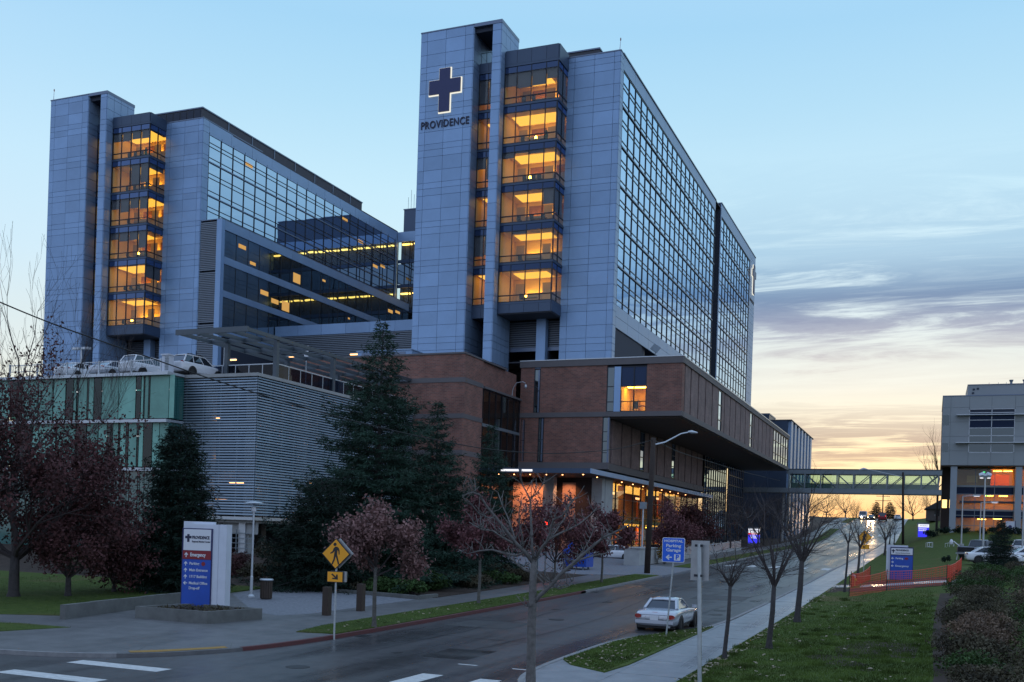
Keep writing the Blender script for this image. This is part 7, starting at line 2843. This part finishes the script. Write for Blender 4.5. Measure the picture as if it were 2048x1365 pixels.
# --- lamp posts of the car park
def tall_lamp(px, py, pytop, label, style):
    p = gp(px, py, .13)
    D = p.dot(_fw)
    z = at_d(px, pytop, D).z
    r_ = root('lamp_post', p, label, 'lamp post', 'lamp posts')
    MB().lathe([(.3, 0), (.3, .7), (.1, .72)], p, 10).build('base', 'concrete', r_)
    off = (py - pytop) * .033 * D / FPX * 0
    MB().tube([p + Vector((0, 0, .6)), (p.x + off, p.y, z)], [.10, .06], 8).build('pole', 'galvanized', r_)
    if style == 'shoe':
        for s in (-1, 1):
            MB().tube([(p.x, p.y, z), (p.x + s * .22, p.y, z + .12), (p.x + s * .5, p.y, z + .05)], [.16, .30, .2], 8).build('lamp_head', 'steel_light', r_)
            MB().lathe([(.16, 0), (.14, -.05)], (p.x + s * .3, p.y, z - .14), 10).build('lens', 'lamp_white', r_)
    else:
        MB().tube([(p.x, p.y, z), (p.x + 1.2, p.y, z + .1)], .05, 6).build('lamp_arm', 'galvanized', r_)
        bx('lamp_head', p.x + 1.1, p.x + 1.9, p.y - .16, p.y + .16, z + .04, z + .2, 'steel_light', r_)
        bx('lens', p.x + 1.2, p.x + 1.8, p.y - .12, p.y + .12, z + .0, z + .04, 'lamp_white', r_)


tall_lamp(1965, 1124, 953, 'tall lamp post with a twin shoe shaped head before the medical building', 'shoe')
tall_lamp(1922, 1100, 993, 'slim lamp post with a one sided arm near the medical building column', 'arm')
tall_lamp(1959, 1097, 1006, 'slimmer lamp post with a one sided arm behind the twin headed one', 'arm')
tall_lamp(2044, 1118, 962, 'lamp post on a round concrete base at the right picture edge', 'arm')

# --- railing, kiosk and yard wall across the street
ir = root('iron_railing', (-24, 105, -2.6), 'pale upright bar railing along the far left pavement', 'railing')
b = MB()
for y in frange(93, 139, .28):
    z = G(-23.9, y) + .1
    b.tube([(-23.9, y, z), (-23.9, y, z + 1.25)], .022, 4)
b.build('bars', 'steel_light', ir)['kind'] = 'stuff'
b = MB()
for dz_ in (.15, 1.15):
    b.tube([(-23.9, y, G(-23.9, y) + .1 + dz_) for y in frange(93, 139, 4)], .03, 4)
b.build('rail', 'steel_light', ir)
for y in frange(93, 139, 5.1):
    z = G(-23.9, y) + .1
    bx('post', -23.96, -23.84, y - .06, y + .06, z - .2, z + 1.4, 'steel_light', ir)
gw = root('retaining_wall', (-24.2, 86.5, -2.9), 'grey gate wall between the wooden pole and the iron railing', 'wall')
bx('wall', -25.0, -23.6, 86.6, 92.6, -3.2, -1.25, 'concrete', gw)
bx('coping', -25.1, -23.5, 86.5, 92.7, -1.25, -1.15, 'concrete', gw)
rb_ = root('retaining_wall', (-22.6, 115, -2.4), 'pale pavement wall under the iron railing', 'wall')
for y in frange(93.2, 138, 4.5)[:-1]:
    bx('wall', -24.2, -23.6, y, y + 4.4, G(-24, y) - .4, G(-24, y) + .55, 'concrete', rb_)
p = gp(1148, 1140, .15)
k_ = p.dot(_fw) / FPX
ks = root('kiosk', p, 'blue banner covered trailer with white stripes on its top by the driveway', 'kiosk')
B = Board(p, R(-6), ks)
B.box('body', -25 * k_, 26 * k_, .25, 42 * k_, -1.4, 0, 'sign_blue')
for i in range(3):
    B.box('white_stripe', -3 * k_, 24 * k_, (43 + i * 5) * k_, (46 + i * 5) * k_, -1.3 + i * .2, -.05 - i * .08, 'sign_white')
B.box('top_frame', -20 * k_, 25 * k_, 42 * k_, 56 * k_, -1.2, -.4, 'sign_blue_bright')
for u in (-.7, .7):
    for d_ in (-1.2, -.2):
        B.box('foot', u - .06, u + .06, -.1, .3, d_ - .06, d_ + .06, 'steel_grey')
B.box('notice', -16 * k_, -5 * k_, 27 * k_, 31 * k_, 0, .02, 'sign_white')
B.box('notice', 1 * k_, 8 * k_, 24 * k_, 33 * k_, 0, .02, 'sign_white')
p = gp(1283, 1122, .2)
D = p.dot(_fw)
dl_ = root('lamp_post', p, 'pale lamp post with a box head left of the wooden pole', 'lamp post', 'lamp posts')
z = at_d(1285, 1016, D).z
MB().tube([p, (p.x, p.y, z)], .08, 7).build('pole', 'steel_light', dl_)
MB().lathe([(.3, 0), (.3, .5), (.1, .52)], p, 8).build('base', 'concrete', dl_)
bx('lamp_head', p.x - .28, p.x + .28, p.y - .28, p.y + .28, z - .1, z + .55, 'steel_grey', dl_)
for px, py in ((1078, 1048), (1093, 1047)):
    q = at_d(px, py, 75)
    r_ = root('traffic_light', q, 'small red light showing through the dark tree, ' + ('left' if px == 1078 else 'right') + ' one of the pair', 'light', 'pair of red lights')
    MB().lathe([(.02, -.18), (.16, -.1), (.19, 0), (.16, .1), (.02, .18)], q, 8).build('lens', 'taillight_on', r_)
    MB().tube([(q.x, q.y, G(q.x, q.y)), (q.x, q.y, q.z - .1)], .05, 5).build('post', 'steel_grey', r_)

# --- houses on the crest
def house(x, y, w, d_, h, label, rz_=0):
    z = G(x, y) - .3
    r_ = root('house', (x, y, z), label, 'house', 'dark houses on the crest')
    bx('wall', x - w / 2, x + w / 2, y - d_ / 2, y + d_ / 2, z, z + h, 'far_wall', r_)
    MB().prism([(x - w / 2 - .4, y - d_ / 2 - .4, z + h), (x + w / 2 + .4, y - d_ / 2 - .4, z + h), (x, y - d_ / 2 - .4, z + h + w * .34)], (0, d_ + .8, 0)).build('roof', 'far_roof', r_)
    for i in range(2):
        bx('window', x - w * .28 + i * w * .4, x - w * .28 + i * w * .4 + 1.0, y - d_ / 2 - .03, y - d_ / 2 - .005, z + 1.1, z + 2.4, 'dark_glass', r_)
    bx('chimney', x + w * .2, x + w * .2 + .6, y, y + .6, z + h, z + h + w * .36, 'far_wall', r_)


house(2.5, 250, 8, 10, 2.6, 'dark gabled house right of the crest behind the wide bare trees')
house(10, 275, 12, 10, 3.5, 'dark house half hidden behind the medical building')

# ------------------------------------------------------------------ vehicles
def loft(secs, name, m, par, smooth=True, caps=True, level=0):
    """skin a list of closed cross sections (all with the same number of points)"""
    n = len(secs[0])
    b = MB()
    for s in secs:
        b.v += [tuple(p) for p in s]
    for j in range(len(secs) - 1):
        for q in range(n):
            q2 = (q + 1) % n
            b.f.append((j * n + q, j * n + q2, (j + 1) * n + q2, (j + 1) * n + q))
    if caps:
        b.f.append(tuple(range(n - 1, -1, -1)))
        b.f.append(tuple((len(secs) - 1) * n + q for q in range(n)))
    b.m = [0] * len(b.f)
    o = b.build(name, m, par, smooth)
    if level:
        md = o.modifiers.new('sub', 'SUBSURF')
        md.levels = md.render_levels = level
    return o


def body_section(x, w, zb, zs, zt, wt):
    """closed section of the lower body at length x: half width w, sill zb, shoulder zs, top zt, top half width wt"""
    half = [(w * .80, zb), (w * .97, zb + .06), (w, zb + (zs - zb) * .45), (w * .985, zs - .05), (w * .95, zs), (wt, zt - .012), (wt * .5, zt)]
    pts = [(x, -y, z) for y, z in half] + [(x, 0, zt + .004)] + [(x, y, z) for y, z in reversed(half)]
    return pts


def car(name, loc, heading, label, paint, spec, group=None, lights_on=False, plate=None, pitch=0.0):
    """car pointing along +x locally; spec gives stations and greenhouse outline"""
    r_ = root(name, (0, 0, 0), label, 'car' if spec.get('cat') is None else spec['cat'], group)
    W = spec['w'] / 2
    loft([body_section(x, W * a, zb, zs, zt, W * wt) for x, a, zb, zs, zt, wt in spec['body']], 'body', paint, r_, level=1)
    # greenhouse: glass loft under a painted roof, painted pillars
    gh = spec['glass']          # (x_rear_base, x_rear_top, x_front_top, x_front_base, z_base, z_top, w_base, w_top, z_base_front)
    xr, xrt, xft, xf, zb, zt, wb, wt, zbf = gh
    wb, wt = W * wb, W * wt
    P = {'rbl': Vector((xr, -wb, zb)), 'rbr': Vector((xr, wb, zb)), 'fbl': Vector((xf, -wb, zbf)), 'fbr': Vector((xf, wb, zbf)), 'rtl': Vector((xrt, -wt, zt - .03)), 'rtr': Vector((xrt, wt, zt - .03)), 'ftl': Vector((xft, -wt, zt - .02)), 'ftr': Vector((xft, wt, zt - .02))}
    xm = (xrt + xft) / 2
    tl_, tr_ = Vector((xm, -wt * 1.01, zt + .01)), Vector((xm, wt * 1.01, zt + .01))

    def pane(n_, pts):
        MB().poly(pts).build(n_, 'car_glass', r_)
    bow = Vector((-.05, 0, .015))
    pane('rear_window', [P['rbr'], P['rbl'], P['rtl'], P['rtr']])
    pane('windscreen', [P['fbl'], P['fbr'], P['ftr'], P['ftl']])
    for s in ('l', 'r'):
        nwin = spec.get('nwin', 2)
        a0, a1, t0, t1 = P['rb' + s], P['fb' + s], P['rt' + s], P['ft' + s]
        for i in range(nwin):
            u0, u1 = i / nwin, (i + 1) / nwin
            q = [a0.lerp(a1, u0 + .02), a0.lerp(a1, u1 - .02), t0.lerp(t1, u1 - .02), t0.lerp(t1, u0 + .02)]
            if s == 'r':
                q.reverse()
            pane('side_window', q)
    # roof skin
    rs = []
    for x, ww, z in ((xrt - .06, wt * .93, zt - .035), (xrt + .05, wt * 1.0, zt), (xm, wt * 1.02, zt + .03), (xft - .05, wt * 1.0, zt + .005), (xft + .06, wt * .93, zt - .03)):
        rs.append([(x, -ww, z - .03), (x, -ww * 1.01, z), (x, -ww * .6, z + .035), (x, 0, z + .045), (x, ww * .6, z + .035), (x, ww * 1.01, z), (x, ww, z - .03), (x, 0, z - .02)])
    loft(rs, 'roof', spec.get('roof', paint), r_)
    b = MB()
    for s in ('l', 'r'):
        b.tube([P['rb' + s], P['rt' + s]], spec.get('cpil', .055), 5)
        b.tube([P['fb' + s], P['ft' + s]], .035, 5)
        b.tube([P['rt' + s], P['ft' + s]], .035, 5)
        for i in range(1, spec.get('nwin', 2)):
            u = i / spec.get('nwin', 2)
            b.tube([P['rb' + s].lerp(P['fb' + s], u), P['rt' + s].lerp(P['ft' + s], u)], .035, 4)
    b.build('pillars', spec.get('roof', paint), r_)
    # wheels
    rw = spec['wheel']
    for x in spec['axles']:
        for s in (-1, 1):
            b = MB()
            y = s * W * .99
            ar = []
            for q in range(20):
                a = 6.283 * q / 20
                ar.append((x + math.cos(a) * (rw + .055), y + s * .012, rw + .02 + math.sin(a) * (rw + .055)))
            b.prism(ar, (0, -s * .22, 0)).build('wheel_arch', 'black_plastic', r_)
            c = Vector((x, y - s * .10, rw))
            w_ = MB()
            prof = [(rw * .62, -.10), (rw * .93, -.10), (rw, -.06), (rw, .06), (rw * .93, .10), (rw * .62, .10)]
            i0 = len(w_.v)
            for rr2, yy in prof:
                for q in range(20):
                    a = 6.283 * q / 20
                    w_.v.append((c.x + rr2 * math.cos(a), c.y + yy * s + s * .03, c.z + rr2 * math.sin(a)))
            for j in range(len(prof) - 1):
                for q in range(20):
                    w_.f.append((j * 20 + q, j * 20 + (q + 1) % 20, (j + 1) * 20 + (q + 1) % 20, (j + 1) * 20 + q))
            w_.m = [0] * len(w_.f)
            wheel = w_.build('wheel', 'rubber', r_)
            rim = MB()
            pts = [(c.x + rw * .64 * math.cos(6.283 * q / 16), c.y + s * .075, c.z + rw * .64 * math.sin(6.283 * q / 16)) for q in range(16)]
            rim.prism(pts, (0, -s * .05, 0)).build('rim_back', 'black_plastic', wheel)
            sp2 = MB()
            for q in range(5):
                a = 6.283 * q / 5 + .3
                d = Vector((math.cos(a), 0, math.sin(a)))
                n2 = Vector((-math.sin(a), 0, math.cos(a)))
                o = Vector((c.x, c.y + s * .085, c.z))
                sp2.prism([o + n2 * .05, o + d * rw * .63 + n2 * .035, o + d * rw * .63 - n2 * .035, o - n2 * .05], (0, s * .02, 0))
            ring = [(rw * .60, .0), (rw * .66, .02)]
            for q in range(20):
                a, a2 = 6.283 * q / 20, 6.283 * (q + 1) / 20
                sp2.quad((c.x + rw * .58 * math.cos(a), c.y + s * .10, c.z + rw * .58 * math.sin(a)), (c.x + rw * .58 * math.cos(a2), c.y + s * .10, c.z + rw * .58 * math.sin(a2)), (c.x + rw * .67 * math.cos(a2), c.y + s * .10, c.z + rw * .67 * math.sin(a2)), (c.x + rw * .67 * math.cos(a), c.y + s * .10, c.z + rw * .67 * math.sin(a)))
            sp2.build('rim', 'rim_metal', wheel)
    # lamps
    xR, zR, wR, hR, xF, zF = spec['lamps']
    for s in (-1, 1):
        y0 = s * W * .60
        y1 = s * W * .93
        el = []
        for q in range(14):
            a = 6.283 * q / 14
            yy = (y0 + y1) / 2 + math.cos(a) * abs(y1 - y0) / 2 * wR
            el.append((xR + .10 * abs(yy / W) ** 4, yy, zR + math.sin(a) * hR))
        MB().prism(el, (-.03, 0, 0)).build('taillight', 'taillight_on' if lights_on == 'rear' else 'tail_red', r_)
        MB().prism([(xF - .16 * (abs(yy) > W * .75), yy, zz) for yy, zz in ((y0, zF - .06), (y1, zF - .05), (y1, zF + .05), (y0, zF + .06))], (.03, 0, 0)).build('headlight', 'headlight_on' if lights_on == 'front' else 'rim_metal', r_)
        MB().box(spec['mirror'][0] - .06, spec['mirror'][0] + .08, s * W * 1.0 - .02 + s * .08 - .07, s * W * 1.0 + s * .08 + .07, spec['mirror'][1] - .05, spec['mirror'][1] + .07).build('mirror', paint, r_)
    bxr = spec['body'][0][0]
    bxf = spec['body'][-1][0]
    b = MB()
    b.box(spec['plate'][0] - .012, spec['plate'][0], -.16, .16, spec['plate'][1] - .08, spec['plate'][1] + .08)
    b.build('licence_plate', 'sign_white', r_)
    MB().box(bxr + .25, bxf - .25, -W * .86, W * .86, spec['body'][2][2] - .06, spec['body'][2][2] + .14).build('underbody', 'black_plastic', r_)
    for n_, mm, a in spec.get('extra', []):
        MB().box(*a).build(n_, mm, r_)
    M = Matrix.Rotation(heading, 4, 'Z') @ Matrix.Rotation(-pitch, 4, 'Y')
    r_.matrix_world = Matrix.Translation(Vector(loc)) @ M
    WLOC[r_] = Vector(loc)
    return r_


ROADSTER = dict(w=1.68, wheel=.285, axles=(-1.13, 1.13), nwin=1, cpil=.075,
                body=[(-1.96, .70, .36, .56, .60, .52), (-1.93, .86, .24, .66, .76, .62), (-1.78, .95, .20, .76, .82, .70), (-1.40, 1.0, .18, .80, .85, .74), (-.9, 1.0, .18, .81, .86, .76), (-.2, .975, .18, .79, .84, .76), (.5, .975, .18, .79, .84, .74), (1.1, .99, .19, .76, .80, .70), (1.6, .95, .22, .70, .73, .64), (1.9, .82, .26, .58, .63, .55), (1.98, .66, .32, .50, .55, .45)],
                glass=(-1.10, -.66, .12, .62, .83, 1.19, .76, .60, .84),
                lamps=(-1.975, .60, 1.0, .085, 1.88, .55), mirror=(.48, .88), plate=(-1.985, .55),
                extra=[('badge', 'tail_red', (-1.90, -1.87, -.10, .10, .745, .765)), ('number', 'sign_blue', (-1.990, -1.985, -.10, .10, .53, .57)), ('exhaust', 'rim_metal', (-1.99, -1.85, -.62, -.52, .20, .27)), ('reverse_lamp', 'sign_white', (-1.975, -1.93, -.50, -.36, .545, .61)), ('reverse_lamp', 'sign_white', (-1.975, -1.93, .36, .50, .545, .61)), ('bumper', 'car_silver', (-2.0, -1.88, -.74, .74, .335, .47)), ('bumper_seam', 'black_plastic', (-1.978, -1.93, -.72, .72, .474, .486)), ('boot_seam', 'black_plastic', (-1.96, -1.90, -.55, .55, .655, .664)), ('plate_recess', 'black_plastic', (-1.976, -1.93, -.36, .36, .485, .50))])
SEDAN = dict(w=1.80, wheel=.32, axles=(-1.35, 1.38), nwin=2, cpil=.06,
             body=[(-2.32, .74, .40, .70, .78, .60), (-2.27, .88, .26, .82, .92, .70), (-2.0, .97, .20, .90, .98, .76), (-1.4, 1.0, .18, .93, .98, .80), (-.4, 1.0, .18, .92, .97, .82), (.8, 1.0, .18, .90, .95, .80), (1.3, .99, .19, .86, .92, .76), (1.9, .95, .22, .78, .83, .70), (2.25, .82, .26, .66, .70, .60), (2.33, .66, .34, .56, .60, .5)],
             glass=(-1.75, -1.0, .25, 1.15, .96, 1.42, .80, .62, .94),
             lamps=(-2.27, .80, 1.0, .085, 2.2, .66), mirror=(.82, .98), plate=(-2.30, .64))
SUV = dict(w=1.86, wheel=.36, axles=(-1.30, 1.38), nwin=3, cpil=.06,
           body=[(-2.30, .80, .44, .90, 1.02, .80), (-2.26, .92, .30, 1.0, 1.08, .84), (-2.0, .98, .26, 1.04, 1.09, .86), (-1.3, 1.0, .25, 1.05, 1.09, .86), (-.3, 1.0, .25, 1.04, 1.08, .86), (.8, 1.0, .25, 1.02, 1.06, .84), (1.3, .99, .26, .99, 1.04, .80), (1.9, .95, .28, .90, .96, .74), (2.22, .84, .32, .76, .82, .64), (2.30, .7, .40, .66, .70, .5)],
           glass=(-2.12, -1.75, .20, .95, 1.07, 1.66, .86, .70, 1.05),
           lamps=(-2.26, 1.0, .8, .10, 2.2, .78), mirror=(.72, 1.10), plate=(-2.28, .80),
           extra=[('roof_rail', 'black_plastic', (-1.6, .1, -.62, -.58, 1.72, 1.76)), ('roof_rail', 'black_plastic', (-1.6, .1, .58, .62, 1.72, 1.76)), ('rack_bar', 'black_plastic', (-1.2, -1.14, -.66, .66, 1.76, 1.80)), ('rack_bar', 'black_plastic', (-.3, -.24, -.66, .66, 1.76, 1.80))])
PICKUP = dict(w=2.0, wheel=.40, axles=(-1.75, 1.75), nwin=2, cpil=.06, cat='pickup',
              body=[(-2.85, .90, .55, 1.12, 1.20, .86), (-2.80, .97, .48, 1.18, 1.24, .90), (-2.3, 1.0, .42, 1.20, 1.25, .92), (-1.0, 1.0, .40, 1.20, 1.25, .92), (0, 1.0, .40, 1.20, 1.25, .90), (1.0, 1.0, .40, 1.16, 1.22, .86), (1.8, .98, .42, 1.12, 1.18, .84), (2.6, .94, .46, 1.02, 1.08, .78), (2.85, .84, .55, .90, .96, .7)],
              glass=(-.55, -.42, .75, 1.35, 1.24, 1.86, .90, .76, 1.22),
              lamps=(-2.81, .98, .35, .16, 2.72, .92), mirror=(1.1, 1.36), plate=(-2.84, .72),
              extra=[('tailgate', 'car_dark', (-2.87, -2.84, -.78, .78, .72, 1.16)), ('bumper', 'rim_metal', (-2.98, -2.82, -.95, .95, .50, .64)), ('bed_cover', 'black_plastic', (-2.7, -.65, -.84, .84, 1.25, 1.275))])
VAN = dict(w=2.0, wheel=.36, axles=(-1.6, 1.7), nwin=2, cpil=.08, cat='van',
           body=[(-2.55, .92, .45, 1.15, 1.22, .88), (-2.5, .98, .35, 1.18, 1.24, .92), (-1.5, 1.0, .30, 1.2, 1.24, .94), (.0, 1.0, .30, 1.2, 1.24, .92), (1.5, 1.0, .30, 1.1, 1.18, .86), (2.3, .94, .36, .95, 1.0, .76), (2.55, .82, .45, .8, .86, .6)],
           glass=(-2.45, -2.38, 1.0, 1.75, 1.22, 2.1, .92, .84, 1.2),
           lamps=(-2.52, 1.1, .4, .22, 2.45, .85), mirror=(1.5, 1.3), plate=(-2.53, .8))

# the silver roadster at the kerb
q = gp(1363, 1264)
hd = R(90) + R(-1.5)
fwd = Vector((math.cos(hd), math.sin(hd), 0))
side = Vector((math.sin(hd), -math.cos(hd), 0))
c = q - side * (ROADSTER['w'] / 2 + .04) + fwd * 1.16
rs_ = car('parked_car', (c.x, c.y, G(c.x, c.y) - .005), hd, 'silver two seat roadster parked at the right kerb', 'car_silver', ROADSTER, None, pitch=math.atan2(G(c.x, c.y + 1.2) - G(c.x, c.y - 1.2), 2.4))

rs_.scale = (1.04, 1.04, 1.04)


def on(px, py, dz=.15):
    return gp(px, py, dz)


p = on(1222, 1120)
car('parked_car', (p.x, p.y, p.z), R(200), 'white sedan waiting on the driveway under the entrance canopy', 'car_white', SEDAN, 'cars at the hospital entrance')
p = on(1292, 1118)
car('parked_car', (p.x, p.y + 1, p.z), R(215), 'dark car behind the wooden pole on the driveway', 'car_dark', SEDAN, 'cars at the hospital entrance')


# cars on the garage roof, tails to the edge
def deck_car(px, y, lab, paint, spec, head=90):
    x = at_y(px, 735, y).x
    car('parked_car', (x, y + 2.4, DK + .01), R(head), lab, paint, spec, 'cars on the garage roof')


deck_car(252, 61.95, 'white estate car with its tail to the garage roof edge', 'car_white', dict(SUV, extra=[]), 84)
deck_car(190, 62.1, 'silver sedan left of the white estate car on the garage roof', 'car_silver', SEDAN, 88)
deck_car(118, 62.1, 'pale sedan farthest left on the garage roof', 'car_white', SEDAN, 92)
deck_car(352, 62.6, 'white car with a roof rack behind the pillar on the garage roof', 'car_white', SUV, 84)

# pickups and cars of the car park at the right
p = on(1955, 1120, .16)
car('parked_car', (p.x + .3, p.y + 1.5, p.z), R(62), 'dark pickup with its tail to the lawn in the right car park', 'car_grey', PICKUP, 'vehicles in the right car park')
p = on(1955, 1126, .16)
car('parked_car', (p.x + 1.2, p.y - 3.0, p.z), R(5), 'white sedan in front of the dark pickup in the right car park', 'car_white', SEDAN, 'vehicles in the right car park')
p = on(2030, 1112, .16)
car('parked_car', (p.x + 1.2, p.y + 2, p.z), R(70), 'white estate car at the right edge of the car park', 'car_white', dict(SUV, extra=[]), 'vehicles in the right car park')
p = on(2046, 1126, .16)
car('parked_car', (p.x + .5, p.y - 4, p.z), R(20), 'white sedan low at the right edge behind the young spruce', 'car_white', SEDAN, 'vehicles in the right car park')

# traffic on the crest
def crest(px, dist, lab, paint, spec, head, lights=False, group='vehicles on the crest of the street'):
    d = ray(px, HOR) * dist
    car('vehicle', (d.x, d.y, G(d.x, d.y) + .01), R(head), lab, paint, spec, group, lights)


crest(1764.5, 262, 'dark red van braking with lit tail lamps on the crest', 'sign_red', VAN, 90, 'rear')
crest(1742, 268, 'oncoming car with glaring headlamps on the crest', 'car_dark', SEDAN, 270, 'front')
crest(1725, 274, 'white van coming over the crest left of the glaring headlamps', 'car_white', VAN, 270)
crest(1795, 268, 'white car parked at the right kerb of the crest', 'car_white', SEDAN, 90)

# the glaring headlamps light the road before them
d = ray(1742, HOR) * 268
for sx in (-.55, .55):
    ld = bpy.data.lights.new('headlamp_beam', 'SPOT')
    ld.energy = 4000
    ld.color = (1.0, .62, .30)
    ld.spot_size = R(50)
    ld.shadow_soft_size = .12
    lo_ = bpy.data.objects.new('headlamp_beam', ld)
    COL.objects.link(lo_)
    lo_.location = (d.x + sx, d.y - 2.5, G(d.x, d.y - 2.5) + .75)
    lo_.rotation_euler = Vector((0, -1, -.12)).to_track_quat('-Z', 'Y').to_euler()
    MB().lathe([(.02, -.2), (.16, -.12), (.2, 0), (.16, .12), (.02, .2)], (d.x + sx, d.y - 2.45, G(d.x, d.y) + .72), 8).build('headlight', 'headlight_on', bpy.data.objects.get('vehicle.001'))

# white metal frames lying on the lawn
fr_ = root('bicycle_rack', gp(1875, 1096, .14), 'white tubular frames scattered on the lawn left of the pickup', 'rack')
p = gp(1875, 1096, .14)
rr = random.Random(4)
for i in range(7):
    c = p + Vector((rr.uniform(-1.6, 1.8), rr.uniform(-1.5, 1.5), .02))
    a = rr.uniform(0, 3.1)
    d = Vector((math.cos(a), math.sin(a), 0)) * .45
    MB().tube([c - d, c - d + Vector((0, 0, .55)), c + d + Vector((0, 0, .65)), c + d, c - d * .3 + Vector((0, 0, .1))], .022, 5).build('hoop', 'sign_white', fr_)
p = gp(1913, 1120, .14)
eq = root('trailer_hitch', p, 'white tilted pole frame in front of the pickup tail', 'frame')
MB().tube([p, p + Vector((.25, 0, 1.3)), p + Vector((-.3, 0, 1.75))], .05, 5).build('pole', 'sign_white', eq)
MB().tube([p + Vector((.25, 0, 1.3)), p + Vector((.9, 0, .9))], .05, 5).build('arm', 'sign_white', eq)
MB().lathe([(.02, 0), (.15, .1), (.18, .3), (.1, .5), (.02, .55)], p + Vector((-.5, 0, 1.4)), 8).build('lamp', 'sign_white', eq)
